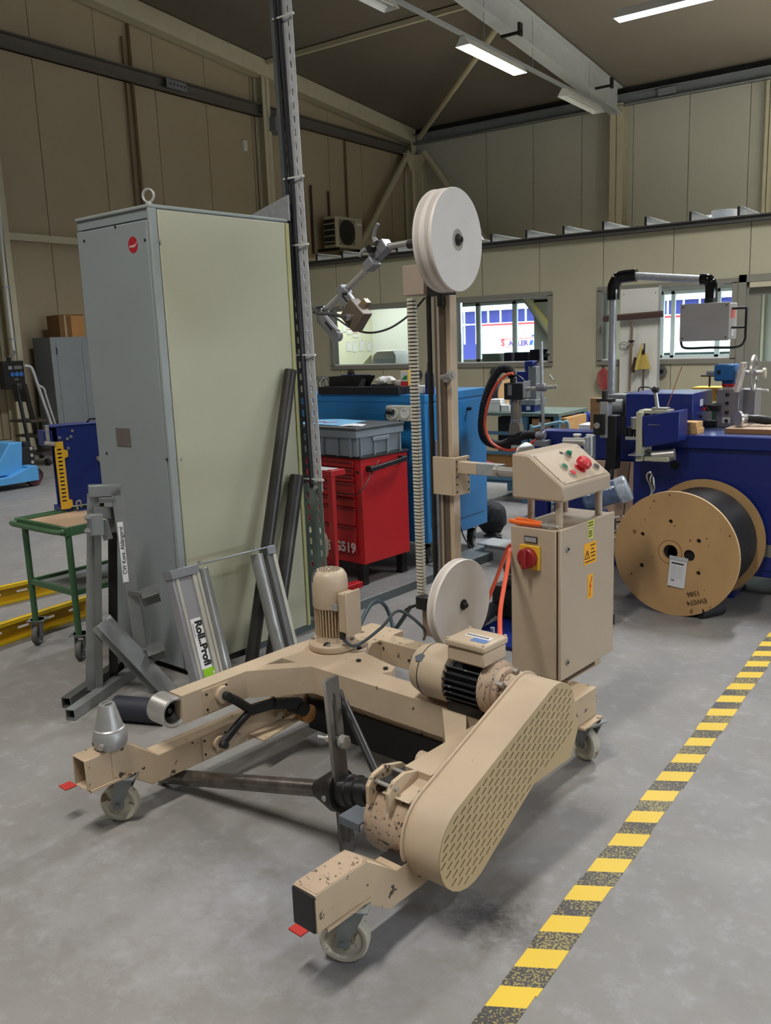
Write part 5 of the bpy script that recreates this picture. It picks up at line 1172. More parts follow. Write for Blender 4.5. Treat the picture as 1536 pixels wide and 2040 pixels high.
# air conditioner outdoor unit on brackets
a0 = atX(660, 438, -11.55)
AC = Thing('air_conditioner', 'grey air conditioning unit with a round fan on wall brackets above the office', 'air conditioner', (-11.75, 14.75, 3.42), 0)
AC.part('unit_case', MB().box(-.02, .30, .0, .92, .0, .62), mat('cream_unit', (176, 168, 146), .5), bevel=.012)
AC.part('front_panel', MB().cyl((.302, .37, .31), (.315, .37, .31), .23, n=30), mat('grille_dark', (56, 52, 46), .6))
AC.part('fan_ring', MB().ring([(.235, 0), (.255, 0), (.255, .012), (.235, .012)], (.315, .37, .31), (1, 0, 0), 30), DARKP)
mb = MB()
for i in range(13): mb.box(.318, .324, .11+.042*i, .116+.042*i, .06, .56)
AC.part('fan_grille', mb, BLACKP); AC.part('fan_hub', MB().cyl((.318, .37, .31), (.326, .37, .31), .06, n=16), BLACKP)
AC.part('side_slats', MB().box(-.0, .28, -.012, -.004, .06, .56), DARKP)
mb = MB()
for i in range(4): mb.box(.0, .28, -.02, -.012, .10+.12*i, .12+.12*i)
AC.part('side_slat_bars', mb, mat('cream_unit', (176, 168, 146), .5))
AC.part('wall_bracket', MB().box(-.24, .32, .05, .09, -.06, .0).box(-.24, .32, .82, .86, -.06, .0), DARKP); AC.part('brand_plate', MB().box(.314, .317, .70, .88, .48, .52), WHITEP)
AC.part('refrigerant_pipe', MB().cyl((-.2, -.12, -.1), (-.2, -.12, 1.25), .022, n=8), mat('brown_pipe_dark', (60, 46, 36), .6)); AC.part('refrigerant_pipe', MB().cyl((-.2, .45, .6), (-.2, .45, 1.2), .020, n=8), MATS['brown_pipe_dark'])
AC.part('cable_duct', MB().box(-.25, -.19, .9, 2.4, .15, .33), COLM)
# ================================================================== MIDDLE: red tool cabinet, crate, light blue cabinet and what stands on them
def pY(px, py, Y): return atY(px, py, Y)
RC = Thing('tool_cabinet', 'red metal tool cabinet with drawers, black handle and stencilled letters', 'tool cabinet', (-3.16, 4.215, 0), -R(7))
RC.part('cabinet_body', MB().box(-.72, 0, 0, .43, .14, .80), REDP, bevel=.004)
RC.part('worktop', MB().box(-.73, .008, -.01, .44, .80, .815), mat('black_top_mat', (34, 34, 36), .7), bevel=.003)
for i, (z0, z1) in enumerate(((.745, .785), (.700, .738), (.655, .693), (.56, .648), (.50, .553), (.38, .493), (.20, .373))):
    d_ = RC.part('drawer', MB().box(-.70, -.06, -.014, 0, z0, z1), REDP, bevel=.003)
    RC.part('drawer_grip', MB().box(-.70, -.06, -.022, -.014, z1-.012, z1-.002), mat('dark_red_edge', (120, 20, 24), .5), d_)
RC.part('lock', MB().cyl((-.03, -.006, .72), (-.03, 0, .72), .010, n=12), DSTEEL)
for x, y in ((-.05, .03), (-.05, .40), (-.68, .03), (-.68, .40)): RC.part('leg', MB().box(x-.025, x+.025, y-.025, y+.025, 0, .14), BLACKM)
RC.part('push_handle', MB().bar((.04, .04, .735), (.04, .38, .765), .022, .030), BLACKP, bevel=.006)
for y, z in ((.06, .737), (.36, .763)): RC.part('handle_mount', MB().box(0, .04, y-.02, y+.02, z-.018, z+.018), BLACKP, bevel=.003)
STW = mat('worn_white_stencil', (206, 190, 188), .6)
lettering('USI', .085, frame3((-.31, -.0225, .235), (1, 0, 0), (0, -1, 0)), STW, RC.o, bold=.004)
lettering('G519', .085, frame3((-.148, -.0225, .240), (1, 0, 0), (0, -1, 0)), STW, RC.o, bold=.004)
# grey crate with a lid
cr = Thing('storage_crate', 'grey plastic crate with a dark lid standing on the red tool cabinet', 'crate', (-3.165, 4.18, .8155), -R(7)); CRG = mat('grey_crate_plastic', (122, 132, 140), .5, var=.05)
cr.part('crate_body', MB().prism([(-.60, 0), (-.01, 0), (.0, .13), (-.61, .13)], 'y', .01, .42), CRG, bevel=.006)
cr.part('crate_rim', MB().box(-.62, .01, -.008, .43, .115, .160), CRG, bevel=.004)
for x in (-.55, -.42, -.29, -.16, -.05): cr.part('crate_rib', MB().box(x-.006, x+.006, -.004, .012, .0, .115), CRG)
for y in (.04, .16, .28, .40): cr.part('crate_rib', MB().box(-.004, .006, y-.006, y+.006, .0, .115), CRG)
cr.part('crate_lid', MB().box(-.625, .015, -.012, .435, .160, .178), mat('dark_grey_lid', (66, 70, 72), .55), bevel=.004)
cr.part('hand_grip', MB().box(.002, .012, .14, .29, .085, .11), CRG, bevel=.003)
for n_, (x0, y0, w_, h_, rz, m_, lab) in enumerate(((-.60, .03, .40, .28, 5, mat('light_blue_sheet', (120, 186, 224), .5), 'light blue printed sheet lying on the crate lid'), (-.16, .02, .15, .09, 25, WHITEPAPER, 'folded white leaflet on the corner of the crate lid'))):
    M_ = cr.M @ Matrix.Translation((x0, y0, .1785+.001*n_)) @ Matrix.Rotation(R(rz), 4, 'Z')
    T = Thing('printed_sheet' if n_ == 0 else 'leaflet', lab, 'paper', M=M_)
    T.part('sheet', MB().add([(0, 0, 0), (w_*.5, 0, .004), (w_, 0, .0), (w_, h_, 0.002), (w_*.5, h_, .01), (0, h_, .003), (0, 0, .0012), (w_*.5, 0, .0052), (w_, 0, .0012), (w_, h_, .0032), (w_*.5, h_, .0112), (0, h_, .0042)], [(0, 1, 4, 5), (1, 2, 3, 4), (11, 10, 7, 6), (10, 9, 8, 7)]), m_)
    if n_ == 0: T.part('printed_mark', MB().tube([(.12, .08, .0052), (.18, .12, .009), (.22, .07, .008), (.28, .13, .0065)], .004, 6, 4), mat('pink_print', (206, 120, 150), .6))
# red bottle holder in front of the red cabinet
hp = atY(668, 1120, 3.97)
RH = Thing('red_holder', 'red steel holder with a tray and a beige canister in front of the tool cabinet', 'holder', (hp.x, 3.97, 0), -R(7))
RH.part('upright', MB().box(-.02, .018, -.015, .015, .05, .77), REDP, bevel=.003)
RH.part('upper_tray', MB().box(-.32, .02, -.02, .10, .73, .765), REDP, bevel=.003); RH.part('tray_paper', MB().box(-.25, -.02, -.01, .08, .766, .768), WHITEPAPER)
RH.part('lower_arm', MB().bar((.0, .0, .235), (-.24, -.05, .14), .03, .05), REDP, bevel=.003)
RH.part('foot', MB().box(-.03, .03, -.06, .20, 0, .05), REDP, bevel=.004); RH.part('foot', MB().box(-.32, -.26, -.06, .20, 0, .05), REDP, bevel=.004); RH.part('upright', MB().box(-.31, -.28, -.015, .015, .05, .77), REDP, bevel=.003)
solo('canister', 'beige plastic canister held in the red holder beside the riser', 'canister', MB().lathe([(.0, 0), (.085, .0), (.095, .02), (.095, .12), (.07, .17), (.03, .19), (.0, .19)], (hp.x-.13, 3.92, .235), (0, 0, 1), 28), mat('beige_canister', (182, 172, 148), .45))

# light blue cabinet
BC = Thing('blue_cabinet', 'large light blue wheeled metal cabinet behind the red tool cabinet', 'cabinet', (-3.042, 4.765, 0), -R(1.5))
BC.part('cabinet_body', MB().box(-1.22, 0, 0, .78, .17, 1.145), BLUEL, bevel=.004)
BC.part('top_edge', MB().box(-1.225, .004, -.004, .784, 1.10, 1.150), BLUEL, bevel=.003)
BC.part('side_cover', MB().box(0, .004, .04, .74, .27, 1.08), BLUEL, bevel=.001)
BC.part('front_cover', MB().box(-.93, -.02, -.004, 0, .22, 1.03), BLUEL, bevel=.001)
for x, y in ((-1.1, .1), (-.08, .1), (-.08, .68), (-1.1, .68)): casterpart(BC, (x, y), R(20), r=.07, ww=.04, wm=GALVD, zt=.17, pedal=False, rub=RUBBER)
BC.part('magnet_plate', MB().box(-1.01, -.93, -.012, -.004, 1.055, 1.095), GALV, bevel=.001); BC.part('side_knob', MB().cyl((.004, .52, 1.02), (.03, .52, 1.02), .012, n=12), BLACKP)
SB = Thing('socket_box', 'grey socket box with a black plug screwed to the front of the light blue cabinet', 'socket box', (-3.28, 4.755, 0.985))
SB.part('box_case', MB().box(-.02, .20, -.06, -.002, 0, .10), mat('pale_socket_grey', (196, 196, 184), .5), bevel=.006)
SB.part('socket_face', MB().lathe([(.034, 0), (.034, .008), (.026, .009), (.024, .002), (.0, .002)], (.045, -.06, .05), (0, -1, 0), 20), WHITEP); SB.part('socket_face', MB().lathe([(.034, 0), (.034, .008), (.026, .009), (.024, .002), (.0, .002)], (.13, -.06, .05), (0, -1, 0), 20), WHITEP)
SB.part('black_plug', MB().cyl((.0, -.075, .065), (.05, -.075, .06), .018, n=14), BLACKP); SB.part('plug_cable', MB().tube([(.0, -.08, .06), (-.01, -.08, .02), (.06, -.08, -.01), (.10, -.07, .01)], .004, 6, 4), BLACKP)
solo('power_cable', 'thin black cable sagging from the socket box across the red cabinet', 'cable', MB().tube([(-3.22, 4.69, .99), (-3.17, 4.60, .90), (-3.15, 4.42, .80), (-3.10, 4.15, .64), (-3.18, 4.12, .60), (-3.36, 4.08, .64), (-3.50, 4.05, .78), (-3.54, 4.06, .84)], .0035, 6, 6), BLACKP)
solo('power_cable', 'black cable hanging down the right side of the light blue cabinet to the floor', 'cable', MB().tube([(-3.04, 5.0, 1.155), (-3.02, 5.08, 1.10), (-3.02, 5.13, .9), (-3.025, 5.18, .55), (-3.015, 5.12, .30), (-2.98, 5.15, .12), (-2.90, 5.22, .02), (-2.8, 5.28, .01)], .005, 6, 6), BLACKP)
TB = BC.M
def onblue(p): return TB @ Vector(p)
TY = Thing('black_tray', 'flat black compartment tray on top of the light blue cabinet', 'tray', M=TB @ Matrix.Translation((-.88, -.02, 1.1505)))
TY.part('tray_base', MB().box(0, .69, 0, .30, 0, .006), BLACKP)
for a in ((0, .69, 0, .006), (0, .69, .294, .30), (0, .006, .006, .294), (.684, .69, .006, .294)): TY.part('tray_wall', MB().box(*a, .006, .052), BLACKP, bevel=.002)
for x in (.11, .22, .33, .44, .55): TY.part('divider', MB().box(x, x+.004, .006, .294, .006, .048), BLACKP)
BN = Thing('parts_bin', 'black and violet blue parts bin standing in the left of the black tray', 'bin', M=TB @ Matrix.Translation((-.86, .08, 1.157)))
BN.part('bin_shell', MB().prism([(0, 0), (.22, 0), (.30, .10), (.30, .11), (0, .11)], 'y', 0, .004).prism([(0, 0), (.22, 0), (.30, .10), (.30, .11), (0, .11)], 'y', .14, .144).box(0, .22, .004, .14, 0, .004).box(0, .004, .004, .14, .004, .11), BLACKP)
BN.part('back_lid', MB().box(.0, .26, .144, .150, 0, .115), mat('violet_blue', (70, 76, 140), .5)); BN.part('bin_filling', MB().box(.01, .23, .01, .13, .005, .085), INK)
bag = MB()
s_ = MB().sphere((0, 0, 0), 1, 18); bag.v = [Vector((p.x*.075, p.y*.05, max(p.z, -.8)*.034))*(1+.08*math.sin(7*p.x+5*p.z)+.05*math.sin(11*p.y)) for p in s_.v]; bag.f = s_.f
bo = onblue((-.40, .13, 1.232)); bag.v = [p+bo for p in bag.v]
solo('cloth_bundle', 'white crumpled cloth bundle on the black tray', 'cloth', bag, WHITEP)
solo('paper_tray', 'pale cardboard insert behind the white cloth bundle', 'box', MB().add([tuple(onblue((x, y, 1.157+z))) for z in (0, .075) for y in (.20, .26) for x in (-.38, -.24)], [(0, 2, 3, 1), (4, 5, 7, 6), (0, 1, 5, 4), (2, 6, 7, 3), (0, 4, 6, 2), (1, 3, 7, 5)]), mat('pale_card', (206, 200, 200), .7))
CH = Thing('product_box', 'small upright carton printed white green and red on the tray', 'carton', M=TB @ Matrix.Translation((-.255, .10, 1.157)))
CH.part('carton', MB().box(0, .062, 0, .05, 0, .145), YELL); CH.part('print_field', MB().box(.002, .06, -.001, 0, .075, .143), WHITEPAPER); CH.part('print_field', MB().prism([(.01, .085), (.055, .085), (.055, .115), (.035, .11)], 'y', -.002, -.001), mat('green_print', (40, 140, 60), .5), label='green printed leaf')
CH.part('print_field', MB().box(.002, .06, -.001, 0, .0, .074), mat('red_print', (206, 50, 70), .5), label='red printed field'); lettering('Neo', .016, frame3((.03, -.0015, .055), (1, 0, 0), (0, -1, 0)), WHITEPAPER, CH.o) if False else None
solo('white_box', 'small white rounded box at the right front of the light blue cabinet top', 'box', MB().box(-3.19, -3.10, 4.85, 4.92, 1.1505, 1.205), WHITEP, bevel=.008)
def bottle(label, p, h, body, cap, r=.03):
    T = Thing('spray_bottle', label, 'bottle', p)
    T.part('bottle_body', MB().lathe([(.0, 0), (r, 0), (r*1.05, .01), (r, h*.62), (r*.5, h*.78), (r*.4, h*.8), (.0, h*.8)], (0, 0, 0), (0, 0, 1), 20), body)
    T.part('bottle_cap', MB().lathe([(r*.42, h*.8), (r*.45, h*.8), (r*.40, h), (.0, h)], (0, 0, 0), (0, 0, 1), 16), cap)
bottle('dark navy bottle with a pointed neck behind the mast on the blue cabinet', (-3.06, 4.86, 1.1505), .20, mat('navy_bottle', (36, 40, 84), .35), BLACKP)
bottle('blue bottle with a clear white cap at the back right of the light blue cabinet', tuple(onblue((-.28, .70, 1.1505))), .17, mat('blue_bottle', (44, 76, 150), .35), WHITEP)
CLP = Thing('wire_rack', 'tangle of clear and black wire at the left end of the light blue cabinet', 'wire basket', M=TB @ Matrix.Translation((-1.02, .12, 1.1505)))
for i in range(7): CLP.part('wire_loop', MB().tube([(.02*i-.04, 0, 0), (.015*i-.05, .02, .07+.008*(i % 3)), (.02*i-.02, .05, .11-.01*(i % 2)), (.02*i, .07, .0)], .0025, 6, 4), STEEL if i % 2 else BLACKP)
# backpack, office chair behind
BP = MB(); s_ = MB().sphere((0, 0, 0), 1, 20)
BP.v = [Vector((p.x*.12, p.y*.12, p.z*.13))*(1+.06*math.sin(9*p.z+4*p.x))+Vector((-3.16, 5.86, .132)) for p in s_.v]; BP.f = s_.f
solo('backpack', 'black backpack slumped on the floor beside the light blue cabinet', 'backpack', BP.tube([(-3.08, 5.78, .03), (-3.03, 5.72, .015), (-3.0, 5.72, .02)], .010, 8, 3), mat('black_fabric', (26, 26, 30), .8, var=.3, bump=.4))
OC = Thing('work_stool', 'dark red round work stool standing behind the light blue cabinet', 'stool', (atY(948, 930, 6.2).x-.04, 6.2, 0))
OC.part('seat', MB().sphere((0, 0, .46), .21, 22, (1, 1, .25)), mat('maroon_fabric', (140, 40, 60), .8)); OC.part('gas_lift', MB().cyl((0, 0, .09), (0, 0, .42), .03), BLACKM)
for i in range(5):
    a = 2*PI*i/5; x, y = .28*math.cos(a), .28*math.sin(a)
    OC.part('base_arm', MB().bar((0, 0, .09), (x, y, .07), .04, .03), BLACKP); OC.part('chair_caster', MB().cyl((x-.02, y, .032), (x+.02, y, .032), .031, n=16), BLACKP)
# floor duct along the machine, raised end cover, hoses
DU = Thing('floor_duct', 'long grey sheet metal cable duct lying on the floor behind the winder', 'cable duct', (-2.95, 4.3, 0), -R(5))
DU.part('duct_cover', MB().box(-.09, .09, -1.35, .35, .045, .055), GALVD, bevel=.002); DU.part('duct_side', MB().box(.084, .09, -1.35, .35, 0, .045), mat('dark_duct_side', (92, 100, 102), .5, .4)); DU.part('duct_side', MB().box(-.09, -.084, -1.35, .35, 0, .045), GALVD)
DU.part('duct_cover', MB().box(-.08, .10, .36, 1.0, .05, .06), GALVD, bevel=.002); DU.part('duct_side', MB().box(.094, .10, .36, 1.0, 0, .05), MATS['dark_duct_side'])
DU.part('end_cover', MB().box(-.02, .32, .85, 1.05, .10, .11).box(.03, .28, .87, 1.0, .0, .10), GALV, bevel=.003)
solo('grey_cable', 'thick dark cable looping across the floor duct behind the upright motor', 'cable', MB().tube([(-2.28, 2.85, .10), (-2.42, 3.25, .25), (-2.50, 3.50, .16), (-2.42, 3.42, .012), (-2.55, 3.25, .012), (-2.35, 3.30, .10), (-2.15, 3.20, .30)], .010, 8, 7), mat('dark_teal_cable', (46, 66, 70), .5))
hs = [(-2.12, 3.75, .06), (-2.18, 4.2, .08), (-2.15, 4.6, .20), (-2.0, 4.9, .35)]
H1 = MB().tube(hs, .032, 12, 14, wob=.12)
solo('corrugated_hose', 'thick black corrugated hose lying behind the lower pulley', 'hose', H1, RUBBER)
VU = Thing('vacuum_unit', 'black unit on a blue base plate behind the control cabinet', 'machine unit', (-2.02, 3.95, 0), -R(5))
VU.part('unit_body', MB().box(-.16, .14, .05, .40, .02, .20), BLACKP, bevel=.02); VU.part('round_motor', MB().cyl((-.10, .1, .27), (.12, .30, .30), .05, n=20), DARKP); VU.part('round_motor', MB().cyl((-.05, .02, .24), (.16, .1, .25), .04, n=20), BLACKM)
VU.part('base_plate', MB().box(-.10, .36, -.30, .40, 0, .018), BLUEM, bevel=.002); VU.part('plate_bolt', MB().cyl((.0, -.18, .018), (.0, -.18, .05), .012, n=8), STEEL)
VU.part('hose_clamp', MB().ring([(.036, -.01), (.042, -.01), (.042, .01), (.036, .01)], (-.06, .05, .24), (1, .4, 0), 18), STEEL)
solo('orange_hose', 'orange hose hanging left of the control cabinet beside the lower pulley', 'hose', MB().tube([atY(961, 1222, 3.65), atY(972, 1195, 3.65), atY(988, 1155, 3.65), atY(1003, 1115, 3.65), atY(1012, 1092, 3.65), atY(1020, 1085, 3.65)], .0095, 10, 6), ORANGE)

# wall things on the office front
for (px, py, lb) in ((699, 745, 'round black wall ring under the left office window'), (833, 746, 'round dark wall ring behind the cream energy chain'), (985, 742, 'round black wall ring hidden behind the ribbed hose'), (1318, 740, 'round perforated steel wall disc right of the brooms')):
    c_ = atY(px, py, YO-.02)
    T = Thing('wall_ring', lb, 'wall ring', tuple(c_))
    T.part('outer_ring', MB().ring([(.030, -.012), (.062, -.012), (.066, 0), (.062, .012), (.030, .012)], (0, 0, 0), (0, -1, 0), 28), mat('dark_cast_ring', (74, 70, 62), .45, .3) if px < 1200 else mat('grey_disc', (104, 102, 96), .4, .4))
    T.part('inner_bush', MB().ring([(.014, -.015), (.030, -.015), (.030, .015), (.014, .015)], (0, 0, 0), (0, -1, 0), 20), DSTEEL)

# ------------------------------------------------------------------ inside the office: printer, notices, desk
P1 = atY(742, 710, 13.3)
DS = Thing('office_desk', 'long office desk just inside the left office window', 'desk', (-8.1, 11.7, 0))
DS.part('desk_top', MB().box(-1.4, .8, -.35, .35, 1.02, 1.05), mat('grey_desk', (150, 156, 156), .5)); 
for x in (-1.35, .75): DS.part('desk_leg', MB().box(x-.03, x+.03, -.3, .3, 0, 1.02), GALV)
PR = Thing('printer', 'rounded white office printer on the desk inside the left window', 'printer', (-8.15, 11.75, 1.05))
PR.part('printer_body', MB().prism([(-.22, 0), (.25, 0), (.25, .22), (.20, .30), (-.10, .30), (-.18, .24), (-.22, .12)], 'y', -.2, .2), WHITEP, bevel=.02); PR.part('output_tray', MB().box(-.14, .22, -.21, -.20, .04, .17), mat('printer_grey', (186, 196, 208), .4)); PR.part('paper_stack', MB().box(-.34, -.23, -.15, .1, .10, .115), WHITEPAPER)
PR.part('side_cover', MB().prism([(-.22, .0), (-.42, .0), (-.42, .1), (-.24, .25)], 'y', -.16, .18), mat('beige_printer', (206, 206, 176), .5), bevel=.01)
SBX = Thing('desk_box', 'small grey box with a latch on the desk inside the left window', 'box', (-8.62, 11.55, 1.05)); SBX.part('box_case', MB().box(-.16, .16, -.12, .12, 0, .09), mat('pale_grey_box', (150, 152, 144), .5), bevel=.004); SBX.part('latch', MB().box(.0, .015, -.125, -.12, .04, .07), INK)
k = 0
for (px, py, w_, h_, red) in ((695, 655, .13, .19, 1), (708, 662, .13, .19, 1), (695, 690, .12, .17, 0), (707, 690, .13, .19, 0), (721, 688, .13, .20, 0), (735, 690, .13, .16, 0), (722, 645, .15, .20, 0), (686, 652, .10, .15, 0)):
    c_ = atY(px, py, 13.34) if px > 9999 else atX(px, py, -9.615)
    T = Thing('wall_notice', 'white paper notice pinned on the office wall, seen through the left window', 'notice', tuple(c_), group='notices on the office wall')
    T.part('paper', MB().box(0, .004, -w_/2, w_/2, -h_/2, h_/2), WHITEPAPER); T.part('pin', MB().cyl((.004, 0, h_*.42), (.008, 0, h_*.42), .008, n=8), INK)
    if red: T.part('red_line', MB().box(.004, .005, -w_*.42, w_*.42, -h_*.1, -h_*.04), INKR)
CM = Thing('computer_case', 'grey slatted case on the wall at the right of the left office window', 'case', (-7.32, 12.1, 1.25)); CM.part('case_body', MB().box(-.0, .25, -.1, .1, 0, .32), mat('lavender_case', (160, 164, 196), .5)); CM.part('case_slats', MB().box(-.03, .0, -.1, .1, .12, .32), DARKP)
# window sill clutter behind the second window
BNZ = Thing('sill_box', 'pale box on the sill inside the second office window', 'box', (-5.75, 10.8, 1.13)); BNZ.part('box_case', MB().box(-.13, .13, -.1, .1, 0, .13), mat('pale_green_box', (190, 204, 190), .6), bevel=.005); BNZ.part('box_lid', MB().box(-.135, .135, -.105, .105, .13, .145), WHITEP)
for i, (x0, x1, lab) in enumerate(((-5.58, -5.47, 'narrow dark blue chair back inside the second office window'), (-5.43, -5.22, 'wide dark blue chair back inside the second office window'), (-5.2, -4.86, 'dark blue curtain bundle at the right of the second office window'))):
    solo('chair_back', lab, 'chair', MB().box(x0, x1, 10.75, 10.85, .6, 1.285+.03*(i == 2)), mat('dark_blue_fabric', (36, 40, 78), .8, var=.3), bevel=.015)
# roof things above the office
FD_ = Thing('flexible_duct', 'silver flexible air duct with a round collar lying on the office roof', 'air duct', tuple(Vector((atY(1440, 432, 12.5).x, 12.5, ZT))))
FD_.part('foil_hose', MB().tube([(-.75, .3, .0), (-.55, .2, .10), (-.30, .05, .19), (-.12, .0, .21), (.0, .0, .21)], .10, 16, 8, wob=.10), mat('crinkled_foil', (196, 200, 204), .25, .9, bump=1.0, bscale=90)); FD_.part('round_collar', MB().cyl((.02, -.02, .05), (.02, -.02, .34), .16, n=28), GALV)
FE = Thing('flexible_duct', 'dark end of a flexible duct behind the upper pulley on the office roof', 'air duct', tuple(Vector((atY(975, 475, 12.0).x, 12.0, ZT)))); FE.part('foil_hose', MB().tube([(-.35, .1, .45), (-.2, .05, .25), (-.05, .0, .10), (.15, 0, .05)], .09, 14, 8, wob=.1), mat('dark_foil', (88, 88, 90), .3, .8, bump=.8)); FE.part('end_ring', MB().ring([(.085, -.01), (.10, -.01), (.10, .01), (.085, .01)], (.15, 0, .09), (1, 0, -.2), 20), GALV)
# ================================================================== RIGHT BACKGROUND: white board with brooms
WBM = mat('off_white_board', (200, 196, 182), .5, var=.03)
w0, w1 = atY(1237, 577, 10.44), atY(1309, 785, 10.44)
WB = Thing('white_board_panel', 'tall off white panel fixed before the right office window with brooms on it', 'panel', (w0.x, 10.44, 0))
WB.part('panel_sheet', MB().box(0, w1.x-w0.x, -.012, .012, .55, w0.z), WBM, bevel=.002); WB.part('panel_edge', MB().box(w1.x-w0.x, w1.x-w0.x+.02, -.016, .02, .5, w0.z+.02), ALU)
for a in (.04, w1.x-w0.x-.04): WB.part('panel_screw', MB().cyl((a, -.015, w0.z-.06), (a, -.012, w0.z-.06), .006, n=8), DSTEEL)
def wv(px, py, Y=10.38): return atY(px, py, Y)
BR_ = Thing('push_broom', 'wide brown push broom hanging head up on the white panel', 'broom', tuple(wv(1255, 780))); 
a, b_ = wv(1203, 632), wv(1320, 622)
BR_.part('broom_head', MB().bar(a, b_, .05, .035), mat('dark_brown_wood', (80, 56, 46), .6), world=True, bevel=.004); BR_.part('bristles', MB().bar(a+Vector((0, 0, -.03)), b_+Vector((0, 0, -.03)), .06, .05), mat('brown_bristle', (64, 42, 36), .9, bump=.8), world=True, stuff=True)
BR_.part('broom_handle', MB().cyl(wv(1260, 640), wv(1254, 782), .013, n=10), mat('worn_wood_handle', (112, 92, 66), .6), world=True); BR_.part('handle_clip', MB().box(wv(1258, 680).x-.03, wv(1258, 680).x+.03, 10.36, 10.40, wv(1258, 680).z-.012, wv(1258, 680).z+.012), BLACKP, world=True)
DP = Thing('dustpan', 'yellow ochre dustpan on a long stick hanging on the white panel', 'dustpan', tuple(wv(1280, 738)))
PO = [tuple(wv(px, py).xz) for px, py in ((1272, 704), (1287, 702), (1296, 735), (1266, 736))]
OCH = mat('ochre_plastic', (176, 152, 74), .5)
DP.part('pan', MB().prism(PO, 'y', 10.35, 10.40), OCH, world=True, bevel=.004); DP.part('pan_stick', MB().cyl(wv(1284, 684), wv(1281, 781), .011, n=10), mat('dark_stick', (84, 66, 50), .6), world=True)
DP.part('pan_hinge', MB().box(wv(1283, 700).x-.02, wv(1283, 700).x+.02, 10.34, 10.36, wv(1283, 700).z-.03, wv(1283, 700).z+.02), BLACKP, world=True)
GLV = Thing('hand_brush', 'yellowish hand brush and glove hanging left of the dustpan', 'hand brush', tuple(wv(1268, 735, 10.34)))
GLV.part('brush_body', MB().tube([wv(1279, 684, 10.34), wv(1276, 700, 10.34), wv(1270, 722, 10.33), wv(1267, 737, 10.33)], [.008]*3+[.018]*3+[.022]*3+[.02]*8, 10, 4), OCH, world=True); GLV.part('brush_bristles', MB().tube([wv(1266, 712, 10.36), wv(1262, 730, 10.36), wv(1262, 742, 10.36)], .02, 8, 3), mat('brown_bristle', (64, 42, 36), .9), world=True)
RCO = Thing('cord_coil', 'bundle of red cord hanging on the office wall left of the tall pole', 'cord', tuple(wv(1203, 780, 10.46)))
for i in range(8):
    x = 1203+(i-3.5)*2.2
    RCO.part('cord_loop', MB().tube([wv(1203, 732, 10.45), wv(x-4, 745, 10.44), wv(x-3, 765, 10.43+.004*i), wv(1203, 778, 10.45), wv(x+5, 764, 10.44), wv(x+4, 746, 10.45), wv(1203, 733, 10.46)], .006, 6, 4), mat('red_cord', (150, 60, 56), .6), world=True)
RCO.part('wall_hook', MB().cyl(wv(1203, 731, 10.5), wv(1203, 731, 10.43), .008, n=8), BLACKM, world=True)
solo('wire_bundle', 'dark coil of thin wire on the white panel right of the tall pole', 'wire', MB().tube([wv(1232, 688), wv(1240, 682), wv(1250, 684), wv(1253, 692), wv(1244, 697), wv(1234, 694), wv(1238, 686), wv(1248, 688), wv(1250, 694)], .004, 6, 6), mat('grey_wire', (92, 88, 84), .5))
solo('paper_tag', 'small white paper tag stuck on the office wall beside the gun stand', 'tag', MB().add([tuple(wv(1096, 745, 10.49)), tuple(wv(1104, 756, 10.49)), tuple(wv(1102, 757, 10.49)), tuple(wv(1094, 747, 10.49))], [(0, 1, 2, 3)]), WHITEPAPER)

# ------------------------------------------------------------------ work bench with arbor press, boxes, bins
YB_ = 7.1
bz = atY(1000, 822, YB_).z
x0, x1 = atY(950, 822, YB_).x, atY(1113, 818, YB_).x
BE = Thing('work_bench', 'blue grey work bench with wooden drawer boxes behind the gun stand', 'work bench', ((x0+x1)/2, YB_, 0))
BGR = mat('bench_blue_grey', (78, 118, 140), .5, var=.08); WD = mat('drawer_wood', (176, 134, 84), .6, var=.12, vscale=8, stretch=(1, 1, 4))
hw = (x1-x0)/2
BE.part('bench_top', MB().box(-hw, hw, 0, .65, bz-.03, bz), mat('greenish_bench_top', (86, 104, 96), .5), bevel=.003)
for x in (-hw+.03, .06, hw-.03):
    BE.part('bench_leg', MB().box(x-.025, x+.025, .02, .07, 0, bz-.03), BGR); BE.part('bench_leg', MB().box(x-.025, x+.025, .58, .63, 0, bz-.03), BGR)
for z in (.20, .44, .62): BE.part('bench_rail', MB().box(-hw+.05, hw, .02, .05, z, z+.03), BGR)
BE.part('lower_shelf', MB().box(-hw, hw, .05, .6, .17, .19), BGR)
for (xa, xb, z0, z1) in ((.12, .30, .66, .77), (.12, .30, .52, .62), (.36, hw+.05, .40, .78), (.12, .33, .30, .42)):
    T = BE.part('wooden_drawer', MB().box(xa, xb, .06, .5, z0, z1), WD, bevel=.002)
BE.part('dark_recess', MB().box(-.25, .05, .12, .5, .30, bz-.05), INK); BE.part('label_holder', MB().box(.19, .23, .052, .06, .70, .74), WHITEPAPER)
def bw(px, py, Y): return atY(px, py, Y)
for i, (px, py, w_, h_, lab) in enumerate(((986, 803, .15, .07, 'white carton on the bench left of the ribbed hose end'), (1000, 805, .13, .06, 'second white carton in the row on the bench'), (990, 795, .12, .04, 'flat white carton on top of the carton row'), (974, 808, .10, .06, 'white carton at the left end of the bench row'), (1013, 806, .10, .06, 'white carton at the right end of the bench row'))):
    c_ = bw(px, py, YB_+.10+.015*i); z = bz if i != 2 else bz+.072
    solo('white_carton', lab, 'box', MB().box(c_.x-w_/2, c_.x+w_/2, YB_+.08+.14*(i % 2), YB_+.20+.14*(i % 2), z+.0005, z+h_), WHITEP, bevel=.003)
